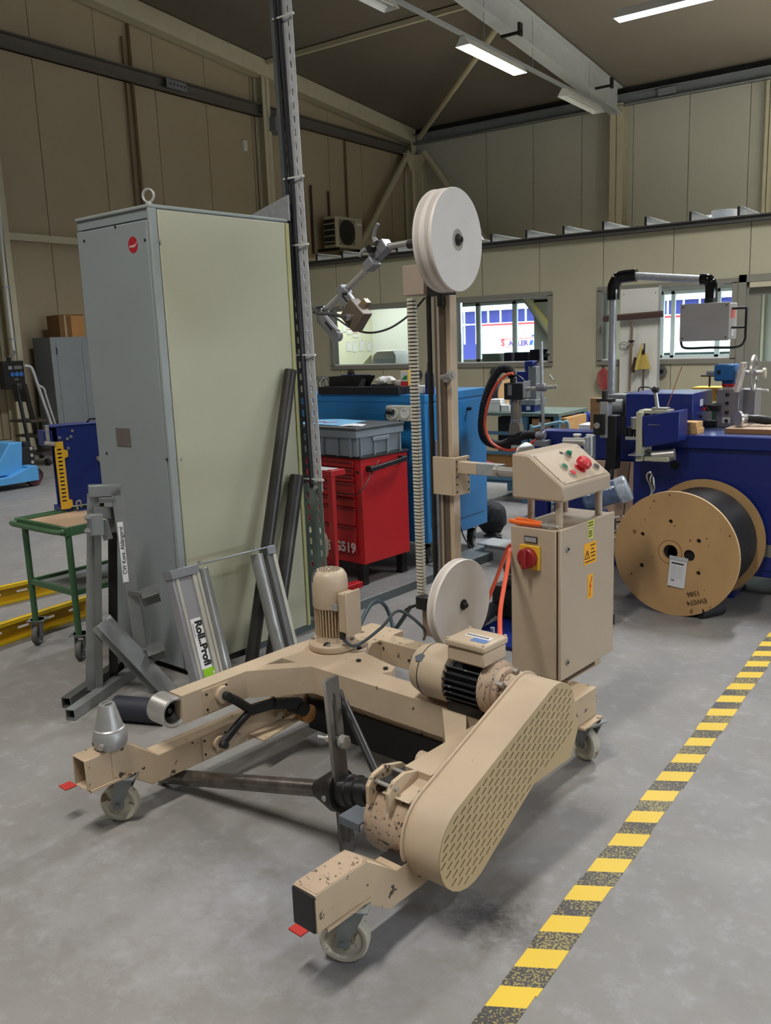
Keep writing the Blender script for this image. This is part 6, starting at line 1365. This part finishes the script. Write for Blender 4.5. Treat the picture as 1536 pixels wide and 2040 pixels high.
# small black cable drum behind the boxes
c_ = bw(1000, 778, 7.6)
KD = Thing('small_cable_drum', 'small wooden drum of dark cable standing at the back of the bench', 'cable drum', (c_.x, 7.55, bz)); r_ = .14
KD.part('drum_flange', MB().ring([(.03, 0), (r_, 0), (r_, .012), (.03, .012)], (-.02, 0, r_), (.9, -.4, 0), 30), PLY); KD.part('drum_flange', MB().ring([(.03, 0), (r_, 0), (r_, .012), (.03, .012)], (.14, -.07, r_), (.9, -.4, 0), 30), PLY); KD.part('cable_winding', MB().cyl((-.01, 0, r_), (.14, -.066, r_), r_*.85, n=28), mat('dark_navy_cable', (38, 42, 60), .5))
# arbor press
c_ = bw(1052, 770, YB_+.2)
AP = Thing('arbor_press', 'dark blue arbor press with a long black lever on a grey stand', 'press', (c_.x, YB_+.22, bz))
AP.part('press_base', MB().box(-.12, .10, -.1, .1, 0, .06), BLUEM, bevel=.004); AP.part('grey_plate', MB().box(-.14, .12, -.12, .12, .06, .11), GALVD, bevel=.003); AP.part('press_column', MB().box(.02, .10, -.06, .06, .11, .40), GALVD, bevel=.004)
AP.part('press_head', MB().box(-.10, .06, -.05, .05, .24, .36).box(-.02, .06, -.05, .05, .36, .45), BLUEM, bevel=.006); AP.part('press_ram', MB().cyl((-.05, 0, .11), (-.05, 0, .25), .018, n=12), STEELR)
AP.part('press_lever', MB().tube([(.04, -.06, .40), (.12, -.08, .44), (.22, -.08, .51)], .008, 8, 3), BLACKM); AP.part('lever_ball', MB().sphere((.22, -.08, .51), .022), BLACKP); AP.part('label', MB().box(.02, .06, -.103, -.1, .015, .05), WHITEPAPER)
# boxes on the floor below
for i, (xa, xb, ya, h_, z, lab) in enumerate(((-.40, -.02, .0, .26, .191, 'large cardboard box on the lower bench shelf'), (.02, .34, .05, .20, .191, 'second cardboard box on the lower bench shelf'))):
    solo('cardboard_box', lab, 'box', MB().box((x0+x1)/2+xa, (x0+x1)/2+xb, YB_+ya+.06, YB_+ya+.42, z, z+h_), CARD, bevel=.004)
solo('white_carton', 'white carton on the cardboard boxes beneath the bench', 'box', MB().box((x0+x1)/2-.10, (x0+x1)/2+.12, YB_+.08, YB_+.3, .452, .52), WHITEP, bevel=.003)
# tube cart and blue bins
CT = Thing('tube_cart', 'light blue tubular cart standing right of the bench', 'cart', (bw(1085, 860, 6.6).x, 6.6, 0)); CTB = mat('cart_blue_grey', (112, 150, 160), .4)
zc = bw(1085, 842, 6.6).z
CT.part('cart_frame', MB().tube([(-.12, 0, zc-.05), (.10, 0, zc), (.16, .0, zc), (.20, .02, zc-.05), (.22, .02, .1)], .014, 10, 4).tube([(-.12, 0, zc-.14), (.19, 0, zc-.12)], .010, 8).tube([(-.12, 0, zc-.02), (-.12, 0, .1)], .014, 8), CTB); CT.part('cart_deck', MB().box(-.14, .24, -.02, .5, .12, .14), CTB)
for x in (-.10, .20): CT.part('cart_wheel', MB().cyl((x, .0, .05), (x, .03, .05), .05, n=18), RUBBER)
for i, (px, lab) in enumerate(((1141, 'round dark blue bin behind the low blue beam'), (1180, 'second dark blue bin beside the black column'))):
    t_, bt = bw(px, 823+3*i, 7.4), bw(px, 858, 7.4)
    yb2 = 7.95+.36*i; t_ = bw(px, 823+3*i, yb2); T = Thing('blue_bin', lab, 'bin', (t_.x, yb2, 0))
    T.part('bin_shell', MB().lathe([(.12, 0), (.15, t_.z-.02), (.16, t_.z), (.145, t_.z), (.11, .02), (.0, .02)], (0, 0, 0), (0, 0, 1), 30), mat('bin_blue', (36, 60, 140), .45)); T.part('bin_rim', MB().ring([(.150, 0), (.165, 0), (.165, .015), (.150, .015)], (0, 0, t_.z-.01), (0, 0, 1), 30), mat('bin_blue_rim', (44, 72, 160), .45))
c_ = bw(1188, 855, 6.8); solo('paper_stack', 'stack of white paper on a shelf beneath the blue bins', 'paper', MB().box(c_.x-.13, c_.x+.13, 6.75, 6.95, c_.z-.08, c_.z+.04).box(c_.x-.10, c_.x-.08, 6.8, 6.9, 0, c_.z-.08).box(c_.x+.08, c_.x+.1, 6.8, 6.9, 0, c_.z-.08), WHITEPAPER, bevel=.003)
c_ = bw(1187, 815, 6.0); solo('wood_board', 'upright brown wooden board beside the black column unit', 'board', MB().box(c_.x-.035, c_.x+.04, 5.98, 6.01, 0, c_.z+.08), WD, bevel=.003)

# ------------------------------------------------------------------ the blue machine
BM = Thing('blue_machine', 'long dark blue production machine behind the wooden cable drum', 'machine', (-1.77, 5.05, 0), -R(.8))
BM.part('machine_body', MB().box(0, 3.2, 0, .70, .13, .84), BLUEM, bevel=.006); BM.part('top_table', MB().box(-.01, 3.2, -.03, .72, .84, .912), BLUEM, bevel=.005)
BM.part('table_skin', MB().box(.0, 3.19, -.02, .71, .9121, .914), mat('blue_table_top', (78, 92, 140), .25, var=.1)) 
BM.part('front_cover', MB().box(.12, 1.35, -.006, 0, .17, .66), BLUEM, bevel=.002); BM.part('cover_hole', MB().cyl((.245, -.002, .735), (.245, .002, .735), .026, n=20), INK)
for x, z in ((.37, .645), (.83, .635), (1.20, .60), (.87, .33)): BM.part('cover_screw', MB().cyl((x, -.014, z), (x, -.006, z), .009, n=10), STEEL)
for x in (.45, .95, 2.2): BM.part('machine_foot', MB().box(x-.03, x+.12, .02, .20, .02, .13), BLUEM); BM.part('foot_plate', MB().box(x-.06, x+.16, -.04, .24, 0, .02), BLUEM, bevel=.002); BM.part('foot_bolt', MB().cyl((x+.04, .0, .02), (x+.04, .0, .045), .012, n=6), STEEL)
BM.part('type_strip', MB().box(.72, 1.35, -.008, -.006, .25, .32), mat('grey_strip', (118, 118, 110), .5)); lettering('TENAX', .045, frame3((1.05, -.0085, .285), (1, 0, 0), (0, -1, 0)), INK, BM.o) if False else None
lettering('CE', .034, frame3((.86, -.0085, .268), (1, 0, 0), (0, -1, 0)), INK, BM.o)
BM.part('tan_panel', MB().box(-.32, .0, .06, .08, .25, .73), mat('tan_panel', (188, 160, 140), .5), bevel=.002); BM.part('panel_crack', MB().bar((-.04, .058, .73), (-.09, .058, .27), .004, .004), INK)
LB0, LB1 = BM.L(pY(1088, 853, 5.5)), BM.L(pY(1262, 870, 5.5))
BM.part('low_beam', MB().box(LB0.x, .0, .33, .49, .70, .872), BLUEM, bevel=.004); BM.part('low_base', MB().box(LB0.x+.1, .0, .35, .47, .0, .70), BLUEM, bevel=.004)
hd = BM.part('hood', MB().box(-.115, .065, .17, .56, .914, 1.13), BLUEM, bevel=.005); BM.part('hood', MB().box(.075, .29, .16, .56, .914, 1.133), BLUEM, bevel=.005)
BM.part('hood_sticker', MB().box(.2902, .2915, .30, .36, 1.05, 1.09), WHITEPAPER, hd); BM.part('hood_button', MB().cyl((.29, .36, 1.03), (.305, .36, 1.03), .010, n=10), RED, hd); BM.part('hood_button', MB().cyl((.29, .30, .99), (.305, .30, .99), .008, n=10), BLACKP, hd)
BM.part('grey_gearbox', MB().box(-.26, -.115, .25, .40, .98, 1.12).cyl((-.25, .2, 1.05), (-.15, .22, 1.05), .045, n=18), GALVD, bevel=.006); BM.part('black_guard', MB().box(-.20, -.11, .18, .4, .88, .99), BLACKP)
# slanted tension unit in front of the table
sl2 = BM.part('tension_unit', MB().prism([(.13, .855), (.325, .895), (.325, 1.065), (.11, 1.03)], 'y', -.19, -.04), BLUEM, bevel=.005)
BM.part('unit_bracket', MB().box(.085, .118, -.20, -.02, .775, 1.055).box(.118, .26, -.17, -.08, .775, .80), mat('pale_bracket', (188, 186, 164), .45), bevel=.003); BM.part('bracket_cap', MB().box(.085, .25, -.16, -.05, 1.045, 1.062), mat('pale_bracket', (188, 186, 164), .45), sl2)
BM.part('chrome_roller', MB().cyl((.07, -.14, .955), (.07, -.14, 1.02), .035, n=20), STEELR); BM.part('round_motor', MB().cyl((.16, -.13, .80), (.28, -.11, .815), .035, n=18), STEELR)
BM.part('carrier_plate', MB().box(.02, .10, -.19, -.08, .895, .912), GALV, bevel=.002); BM.part('carrier_plate', MB().box(.05, .13, -.22, -.10, .808, .816), GALV, bevel=.002)
for x in (.035, .075): BM.part('black_roller', MB().cyl((x, -.15, .912), (x, -.15, .965), .018, n=16), BLACKM)
BM.part('lever_rod', MB().cyl((.18, -.11, 1.05), (.165, -.12, 1.165), .011, n=12), STEELR); BM.part('lever_ball', MB().sphere((.165, -.12, 1.175), .021), BLACKP); BM.part('lever_seat', MB().box(.15, .24, -.14, -.08, 1.062, 1.075), STEEL, bevel=.002)
BM.part('unit_scratch', MB().bar((.15, -.191, .985), (.22, -.191, .985), .002, .003), STEEL, sl2)
BM.part('thin_rod', MB().cyl((.205, -.05, 1.06), (.24, .1, 1.29), .003, n=6), mat('copper_rod', (150, 96, 60), .4, .6))
# black column unit with slide and knob
BM.part('slide_column', MB().box(-.085, -.035, -.19, -.11, .72, 1.03), BLACKM, bevel=.004); BM.part('slide_block', MB().box(-.165, -.10, -.21, -.186, .92, 1.04), BLACKM, bevel=.003); BM.part('silver_slide', MB().box(-.135, -.086, -.185, -.12, .90, 1.11), GALV, bevel=.003)
BM.part('slide_knob', MB().cyl((-.14, -.22, .975), (-.14, -.20, .975), .018, n=14), STEELR); BM.part('slide_cap', MB().box(-.16, -.07, -.18, -.11, 1.105, 1.125), BLACKP, bevel=.002); BM.part('slide_plug', MB().cyl((-.12, -.15, 1.125), (-.12, -.15, 1.17), .016, n=12), DARKP)
BM.part('column_grip', MB().lathe([(.0, -.02), (.025, -.01), (.03, .03), (.02, .10), (.02, .26)], (-.09, -.15, .66), (0, 0, 1), 16), BLACKP)
# white capped rollers on a bracket
rb = BM.part('roller_bracket', MB().box(-.185, -.160, -.30, -.18, .78, .915).box(-.30, -.16, -.30, -.18, .775, .785), GALV, bevel=.002)
for z in (.885, .82): BM.part('idle_roller', MB().cyl((-.31, -.30, z), (-.19, -.28, z), .024, n=18), STEELR); BM.part('roller_cap', MB().cyl((-.19, -.28, z), (-.18, -.278, z), .027, n=18), WHITEP)
for x in (-.25, -.17): BM.part('idle_roller', MB().cyl((x, -.24, .80), (x, -.24, .915), .020, n=16), STEELR); BM.part('roller_cap', MB().cyl((x, -.24, .915), (x, -.24, .925), .024, n=18), WHITEP)
BM.part('red_insert', MB().cyl((-.33, -.31, .835), (-.30, -.305, .835), .018, n=12), REDP)
BM.part('small_valve', MB().box(-.165+.70, -.06+.70, .35, .45, .914, .96), BLACKP) if False else None
# control boom
BO = Thing('control_boom', 'galvanised boom on black elbows carrying the grey control box', 'boom', (-2.13, 5.62, 0))
YP = 5.62
pe = lambda px, py, d=0: atY(px, py, YP+d)
a, b_ = pe(1215, 790), pe(1222, 588)
BO.part('boom_post', MB().cyl((a.x, YP, 0), (b_.x, YP, b_.z), .0255, n=20), GALV, world=True)
h0, h1 = pe(1262, 549), pe(1406, 557)
BO.part('elbow', MB().tube([b_+Vector((0, 0, -.03)), b_+Vector((0, 0, .04)), Vector((b_.x+.012, YP, h0.z-.035)), Vector((b_.x+.04, YP, h0.z-.006)), h0+Vector((-.01, 0, 0)), h0+Vector((.02, 0, 0))], .040, 20, 5), mat('glossy_black', (14, 14, 16), .12), world=True)
BO.part('boom_arm', MB().cyl(h0-Vector((.02, 0, 0)), h1, .024, n=20), GALV, world=True)
t1 = pe(1416, 604)
BO.part('elbow', MB().tube([h1-Vector((.03, 0, 0)), h1, Vector((t1.x-.015, YP, h1.z-.008)), Vector((t1.x, YP, h1.z-.045)), t1], .036, 20, 5), MATS['glossy_black'], world=True)
BO.part('swivel_joint', MB().cyl(t1+Vector((0, 0, .03)), t1-Vector((0, 0, .01)), .038, n=18), BLACKP, world=True)
c0, c1 = pe(1363, 608), pe(1458, 676)
CBX = Thing('operator_box', 'grey operator control box hanging on the boom with a black tube handle', 'control box', M=Matrix.Translation((c0.x, YP-.06, c1.z)) @ Matrix.Rotation(R(-4), 4, 'Z'))
bwid, bh = c1.x-c0.x, c0.z-c1.z
CBX.part('box_case', MB().box(0, bwid, 0, .15, 0, bh), mat('pale_grey_case', (172, 170, 166), .45), bevel=.006); CBX.part('back_cover', MB().box(-.004, bwid+.004, -.006, .0, -.004, bh+.004), mat('pale_grey_case', (172, 170, 166), .45), bevel=.004)
for x, z in ((.015, .015), (bwid-.015, .015), (bwid-.015, bh-.015), (.015, bh-.015)): CBX.part('cover_screw', MB().cyl((x, -.009, z), (x, -.006, z), .005, n=8), DSTEEL)
CBX.part('emblem', MB().box(bwid, bwid+.002, .03, .10, bh*.58, bh*.85), mat('red_emblem', (214, 110, 100), .5)); CBX.part('small_label', MB().box(bwid, bwid+.002, .05, .08, .02, .06), WHITEPAPER)
CBX.part('tube_handle', MB().tube([(-.005, .03, .02), (.0, .02, -.02), (.03, .02, -.045), (bwid*.6, .02, -.045), (bwid+.04, .03, -.045), (bwid+.078, .05, -.01), (bwid+.082, .05, .05), (bwid+.082, .05, bh*.80), (bwid+.075, .05, bh*.84), (bwid, .05, bh*.84)], .0075, 8, 4).cyl((bwid, .05, .07), (bwid+.082, .05, .07), .007, n=8), BLACKM)
# things standing on the table
def tbl(px, py, z=.914): return atZ(px, py, z)
for i, (z, dx, lab) in enumerate(((.9145, 0, 'lower wood block of the two stacked on the blue table'), (.9495, -.008, 'upper wood block stacked on the blue table'))):
    c_ = BM.M @ Vector((.31, .03, 0))
    T = Thing('wood_block', lab, 'wood block', (c_.x+dx, c_.y-.015, z), -R(6)); T.part('block', MB().box(-.13, .055, 0, .10, 0, .034), mat('pale_wood', (206, 164, 104), .6, var=.12, stretch=(1, 6, 6)), bevel=.002); T.part('knot_mark', MB().box(-.09, .02, -.0006, 0, .010, .024), WD)  # pale grained wood shared by both blocks
TW = Thing('winding_head', 'silver steel tower with a blue gearbox and chrome handwheel on the blue table', 'winding head', M=BM.M @ Matrix.Translation((.345, .44, .914)))
TWM = mat('plain_steel_plate', (146, 144, 148), .35, .5, var=.06)
TW.part('tower', MB().box(0, .13, 0, .12, 0, .225).box(.10, .20, .10, .25, 0, .22), TWM, bevel=.003)
for z in (.04, .09, .145, .195): TW.part('black_knob', MB().cyl((.065, -.015, z), (.065, 0, z), .010, n=12), BLACKP)
TW.part('knob_plate', MB().box(.04, .085, -.004, 0, .025, .06), WHITEP)
TW.part('white_tube', MB().cyl((.055, .06, .225), (.055, .06, .245), .036, n=20), mat('milky_tube', (206, 196, 190), .3)); TW.part('red_collar', MB().cyl((.055, .06, .240), (.055, .06, .258), .040, n=20), REDP)
GBX = mat('gearbox_blue', (42, 106, 170), .35, var=.08)
TW.part('gearbox', MB().box(-.02, .10, .0, .12, .275, .375).cyl((.055, .06, .255), (.055, .06, .28), .042, n=18), GBX, bevel=.012); TW.part('gearbox_shaft', MB().cyl((-.075, .05, .325), (-.02, .05, .325), .014, n=14), STEELR); TW.part('gauge', MB().box(.0, .02, -.003, .0, .315, .34), INK)
TW.part('slanted_plate', MB().bar((.125, -.02, .215), (.155, -.02, .385), .10, .018, (1, 0, 0)), mat('milky_tube', (206, 196, 190), .3))
hwp = Vector((.20, .04, .32)); hax = Vector((1, 0.05, 0)).normalized()
hwl = TW.part('handwheel', MB().ring([(.095, -.006), (.107, -.006), (.107, .006), (.095, .006)], hwp, hax, 32), STEELR); TW.part('wheel_hub', MB().cyl(hwp-hax*.09, hwp+hax*.05, .016, n=16), STEELR, hwl); TW.part('hub_cap', MB().cyl(hwp+hax*.05, hwp+hax*.065, .03, n=18), mat('cream_knob', (204, 196, 172), .35), hwl)
for i in range(3):
    a = 2*PI*i/3+.4; yv = Vector((0, 0, 1)).cross(hax); d_ = math.cos(a)*yv+math.sin(a)*Vector((0, 0, 1)); TW.part('wheel_spoke', MB().cyl(hwp, hwp+d_*.1, .007, n=8), STEELR, hwl)
TW.part('wheel_grip', MB().cyl(hwp+Vector((0, .02, -.10)), hwp+Vector((.085, -.01, -.10)), .007, n=10), WHITEP, hwl)
TW.part('clamp_assembly', MB().box(-.045, .03, -.05, -.01, .10, .135).cyl((-.05, -.06, .14), (-.03, -.05, .10), .009, n=8), DSTEEL, bevel=.002); TW.part('control_knobs', MB().box(-.05, .01, -.03, .02, 0, .04).cyl((-.035, -.045, .02), (-.035, -.03, .02), .014, n=12).cyl((-.01, -.045, .02), (-.01, -.03, .02), .014, n=12), BLACKP)
bd = Thing('wooden_board', 'worn wooden board lying on the right end of the blue table', 'board', M=BM.M @ Matrix.Translation((.49, .10, .9145)))
bd.part('board_slab', MB().box(0, 1.2, 0, .30, 0, .03), mat('worn_board', (184, 158, 134), .5, var=.15, stretch=(6, 1, 1)), bevel=.002); bd.part('board_edge', MB().box(.0, 1.2, -.001, .0, .002, .028), mat('brown_board_edge', (150, 106, 66), .6))
AG = Thing('angle_grinder', 'angle grinder lying on the wooden board', 'angle grinder', M=bd.M @ Matrix.Translation((.03, .10, .031)))
AG.part('grinder_disc', MB().cyl((.02, -.025, .045), (.03, -.015, .045), .045, n=26), STEELR); AG.part('gear_head', MB().cyl((.025, -.01, .045), (.05, .05, .045), .024, n=16), STEEL); AG.part('grinder_body', MB().tube([(.05, .04, .045), (.10, .06, .04), (.17, .08, .03), (.22, .09, .025)], [.022]*4+[.026]*4+[.022]*5, 12, 4), BLACKP)
GL2 = MB(); s_ = MB().sphere((0, 0, 0), 1, 16)
c_ = bd.M @ Vector((.33, .12, .031+.018)); GL2.v = [Vector((p.x*.08, p.y*.04, max(p.z, -.9)*.018))*(1+.25*math.sin(14*p.x+6*p.y))+c_ for p in s_.v]; GL2.f = s_.f
solo('work_gloves', 'crumpled beige work gloves on the wooden board', 'gloves', GL2, mat('beige_cloth', (190, 164, 128), .9))
YLB = Thing('yellow_box', 'yellow box with a black T handle on a green stand behind the blue hood', 'box', (atY(1416, 780, 6.3).x, 6.3, 0)); zz2 = atY(1416, 795, 6.3).z
YLB.part('box_case', MB().box(-.11, .10, -.06, .10, zz2-.01, zz2+.085), YELL, bevel=.004); YLB.part('red_mark', MB().box(.05, .09, -.062, -.06, zz2+.04, zz2+.07), RED); YLB.part('t_handle', MB().cyl((-.01, 0, zz2+.085), (-.01, 0, zz2+.16), .007, n=8).cyl((-.07, 0, zz2+.16), (.05, 0, zz2+.16), .007, n=8), DSTEEL); YLB.part('green_stand', MB().prism([(-.12, 0), (.12, 0), (.12, zz2-.01), (-.12, zz2-.06)], 'y', -.02, .06), GRN)
solo('flat_case', 'flat black case with a wire grip behind the left end of the blue hood', 'case', MB().box(-2.12, -1.86, 5.85, 6.05, 0, 1.095).tube([(-2.04, 5.9, 1.095), (-2.03, 5.9, 1.125), (-1.96, 5.9, 1.125), (-1.95, 5.9, 1.095)], .005, 6, 4), mat('black_case', (30, 30, 32), .5))
# nozzle gun on its stand
NY = 5.35
gp = lambda px, py, d=0: atY(px, py, NY+d)
GU = Thing('nozzle_gun', 'black heated nozzle gun with a ribbed hose clamped on a galvanised rod', 'nozzle gun', (gp(1078, 885).x, NY, 0))
zr = gp(1078, 885).z
GU.part('stand_rod', MB().cyl((gp(1082, 880).x, NY, zr-.02), gp(1078, 680), .0125, n=16), GALV, world=True); GU.part('rod_foot', MB().box(gp(1068, 880).x, gp(1094, 880).x, NY-.04, NY+.05, zr-.012, zr+.03).cyl(gp(1068, 868), gp(1086, 866), .026, n=14), CASTG, world=True, bevel=.004)
GU.part('mount_plate', MB().box(gp(1055, 890).x, gp(1105, 890).x, NY-.05, NY+.02, zr-.03, zr-.012), BLUEM, world=True); GU.part('mount_post', MB().box(gp(1060, 890).x, gp(1095, 890).x, NY-.03, NY+.02, 0, zr-.03), BLUEM, world=True); GU.part('black_tape', MB().cyl((gp(1079, 841).x, NY, gp(1079, 841).z), (gp(1079, 826).x, NY, gp(1079, 826).z), .0135, n=16), BLACKP, world=True)
GU.part('cross_rod', MB().cyl(gp(1050, 775), gp(1110, 770), .013, n=14), STEELR, world=True); GU.part('rod_clamp', MB().cyl(gp(1070, 772), gp(1088, 772), .026, n=16), CASTG, world=True, bevel=.003)
ga, gb = gp(1012, 795), gp(1050, 762)
GU.part('gun_body', MB().box(ga.x, gb.x-.005, NY-.06, NY+.05, ga.z, gb.z), BLACKP, world=True, bevel=.006); GU.part('end_plate', MB().box(gb.x-.005, gb.x, NY-.055, NY+.05, ga.z+.01, gb.z+.01), CASTG, world=True, bevel=.002); GU.part('gun_label', MB().box(ga.x+.03, ga.x+.06, NY-.0615, NY-.0605, ga.z+.03, gb.z-.01), mat('grey_label', (120, 120, 120), .5), world=True)
gx = gp(1028, 800).x; gz = [gp(1028, y).z for y in (795, 812, 835, 842, 866)]
GU.part('barrel', MB().lathe([(.0, 0), (.036, 0), (.036, gz[1]-gz[2]), (.033, gz[1]-gz[2]+.01), (.036, gz[0]-gz[2]), (.0, gz[0]-gz[2])], (gx, NY, gz[2]), (0, 0, 1), 24), mat('warm_cast_metal', (136, 128, 114), .4, .4), world=True)
for k_ in (0, 1): GU.part('band_clip', MB().ring([(.034, -.003), (.039, -.003), (.039, .003), (.034, .003)], (gx, NY, gz[2]-.004-.014*k_), (0, 0, 1), 22), GALV, world=True)
GU.part('cone_nozzle', MB().prism([(gx-.036, gz[3]), (gx+.034, gz[3]), (gx+.045, gz[3]-.06), (gx-.005, gz[3]-.08), (gx-.045, gz[4])], 'y', NY-.03, NY+.03), mat('warm_cast_metal', (136, 128, 114), .4, .4), world=True, bevel=.004)
GU.part('top_socket', MB().cyl((gp(1022, 762).x, NY, gb.z), (gp(1022, 750).x, NY, gb.z+.03), .02, n=14).tube([gp(1022, 752), gp(1030, 748), gp(1042, 756), gp(1046, 762)], .006, 8, 4), BLACKP, world=True)
GU.part('ribbed_hose', MB().tube([gp(1021, 752), gp(1018, 742), gp(1008, 734), gp(994, 738), gp(978, 765), gp(966, 800), gp(960, 840), gp(962, 866), gp(972, 880), gp(995, 886), gp(1020, 878), gp(1050, 866), gp(1068, 868)], .030, 14, 12, wob=-.16), RUBBER, world=True)
GU.part('orange_hose', MB().tube([gp(1022, 744, -.04), gp(1008, 748, -.04), gp(988, 768, -.04), gp(972, 805, -.04), gp(966, 845, -.04), gp(974, 875, -.05), (gp(990, 890, -.05)), gp(1010, 897, -.05), gp(1028, 895, -.05), gp(1050, 888, -.04), gp(1068, 876, -.03)], .0105, 10, 8), ORANGE, world=True)
# film wrapped motor and cables behind the desk
c_ = atY(1228, 985, 4.15)
FM_ = Thing('wrapped_motor', 'motor wrapped in bluish plastic film behind the control desk', 'motor', (c_.x, 4.15, 0), R(20))
FM_.part('motor_can', MB().cyl((-.16, 0, c_.z-.03), (.04, 0, c_.z+.03), .060, n=26), mat('film_blue', (74, 92, 122), .2, .0, var=.3, vscale=30, bump=1.0, bscale=40), bevel=.01); FM_.part('film_wrap', MB().cyl((.0, 0, c_.z+.012), (.06, 0, c_.z+.038), .066, n=22), mat('film_white', (160, 170, 182), .15, var=.25, vscale=25, bump=1.0, bscale=50), bevel=.012)
FM_.part('motor_stand', MB().box(-.12, -.04, -.04, .04, 0, c_.z-.08), BLUEM)
for i in range(5): solo('loose_cable', 'one of the thin cables curving down behind the wrapped motor', 'cable', MB().tube([(c_.x-.02, 4.72+.01*i, c_.z+.03-.008*i), (c_.x-.05+.01*i, 4.75, c_.z+.0-.01*i), (c_.x-.03, 4.78, c_.z-.10), (c_.x-.10-.02*i, 4.78, .50-.03*i), (c_.x-.25, 4.8, .45-.03*i)], .005, 6, 5), BLACKP if i % 2 else WHITEP, group='thin cables behind the wrapped motor')

# ------------------------------------------------------------------ wooden cable drum
DC = Vector((-1.363, 4.548, .335)); dax = Vector((.06, 1, 0)).normalized()
DR = Thing('cable_drum', 'large plywood drum of black cable standing before the blue machine', 'cable drum', (DC.x, DC.y, 0))
o3 = DC-Vector((DC.x, DC.y, 0)); xh = Vector((dax.y, -dax.x, 0)); Rr = .335
def dpx(px, py): q = atPl(px, py, DC, dax)-DC; return (q.dot(xh), q.z)
hol = []
for (px, py, r_) in ((1335, 1100, .040), (1372.5, 1107, .031), (1336, 1039, .0115), (1280, 1064, .0115), (1278, 1126, .0125), (1333, 1165, .011), (1391, 1142, .0115), (1392, 1078, .012)):
    q = dpx(px, py); hol.append(circle(q[0], q[1], r_, 18))
MFn = Matrix((xh, Vector((0, 0, 1)), -dax)).transposed().to_4x4(); MFn.translation = o3+dax*.016
nf = newobj('drum_flange', plate(circle(0, 0, Rr, 84), hol, .016, MFn, 'drum_flange'), PLY, DR.o, bevel=0)
DR.part('flange_rim', MB().ring([(Rr, 0), (Rr+.0015, 0), (Rr+.0015, .016), (Rr, .016)], o3, dax, 84), PLYE, nf)
DR.part('center_bore', MB().ring([(.041, .0165), (.055, .0165), (.055, .45), (.041, .45)], o3+xh*hol[0][0][0]*0+Vector((0, 0, 0))+xh*(dpx(1335, 1100)[0])+Vector((0, 0, dpx(1335, 1100)[1])), dax, 24), DARKP)
DR.part('stamped_ring', MB().ring([(.062, -.0008), (.065, -.0008), (.065, 0), (.062, 0)], o3+xh*dpx(1335, 1100)[0]+Vector((0, 0, dpx(1335, 1100)[1])), dax, 30), mat('burnt_mark', (120, 84, 46), .7), nf)
DR.part('drum_flange', MB().ring([(.04, 0), (Rr, 0), (Rr, .016), (.04, .016)], o3+dax*.45, dax, 84), PLY)
DR.part('drum_core', MB().ring([(.045, .017), (.15, .017), (.15, .449), (.045, .449)], o3, dax, 30), INK)
prof = [(.285, .018)]
for i in range(26): y = .018+.0165*i; prof += [(.286, y), (.293, y+.005), (.293, y+.0115), (.286, y+.0165)]
prof += [(.15, .448), (.15, .018)]
DR.part('cable_winding', MB().ring(prof, o3, dax, 72), mat('black_cable_sheath', (36, 36, 40), .35, var=.2), label='tightly wound black cable')
for (px, py, sx_, sz_) in ((1303, 998, .006, .014), (1296, 1012, .004, .010), (1266, 1059, .005, .013), (1285, 1035, .004, .012), (1344, 1048, .005, .01), (1375, 1077, .006, .013), (1408, 1073, .005, .008), (1454, 1068, .006, .01), (1258, 1143, .006, .01), (1394, 1134, .003, .01), (1300, 1110, .004, .008), (1334, 986, .006, .01), (1237, 1028, .006, .009), (1403, 1176, .003, .006), (1436, 1056, .003, .008)):
    q = dpx(px, py); DR.part('knot', MB().cyl(o3+xh*q[0]+Vector((0, 0, q[1]))-dax*.0006, o3+xh*q[0]+Vector((0, 0, q[1]))-dax*.0001, sx_, n=10), mat('burnt_mark', (120, 84, 46), .7), nf)
q = dpx(1391, 1196); up_ = Vector((0, 0, 1)); aL = R(198)
for txt, px, py in (('EW074', 1388, 1199), ('1586', 1381, 1183)):
    q = dpx(px, py); xd_ = xh*math.cos(aL)+Vector((0, 0, 1))*math.sin(aL)
    lettering(txt, .036, frame3(o3+xh*q[0]+Vector((0, 0, q[1]))-dax*.0008, xd_, -dax), mat('stencil_black', (70, 50, 34), .7), nf, bold=.0006)
q0 = dpx(1350, 1142); LBp = o3+xh*q0[0]+Vector((0, 0, q0[1]))-dax*.006
LBT_ = Thing('drum_label', 'white paper delivery note in a clear sleeve hanging on the plywood drum', 'label', M=frame3(Vector((DC.x, DC.y, 0))+LBp, xh*.995-Vector((0, 0, .08)), -dax))
LBT_.part('paper', MB().box(-.046, .046, -.075, .072, 0, .0012), WHITEPAPER); LBT_.part('sleeve_top', MB().box(-.05, .05, .072, .092, .0, .004), mat('clear_sleeve', (190, 192, 196), .15), bevel=.001)
LBT_.part('bold_line', MB().box(-.036, .030, .050, .058, .0012, .0016), INK); LBT_.part('logo_mark', MB().box(-.03, -.012, -.045, -.036, .0012, .0016), mat('grey_print', (120, 120, 130), .6))
mb = MB()
for i in range(10): mb.box(-.036, -.036+.03+.004*(i % 3), .040-.008*i, .042-.008*i, .0012, .0014)
for i in range(8): mb.box(.0, .025+.004*(i % 2), .036-.009*i, .038-.009*i, .0012, .0014)
LBT_.part('text_lines', mb, mat('light_grey_print', (168, 170, 178), .6), stuff=True)
WG = Thing('rubber_wedge', 'black rolled rubber chock on the floor against the plywood drum', 'chock', tuple(atZ(1412, 1228, 0)), R(60))
WG.part('rolled_mat', MB().cyl((-.07, 0, .036), (.09, 0, .036), .036, n=22), RUBBER, bevel=.003); WG.part('mat_spiral', MB().ring([(.010, -.0715), (.016, -.0715), (.016, -.070), (.010, -.070)], (0, 0, .036), (1, 0, 0), 16), INK)
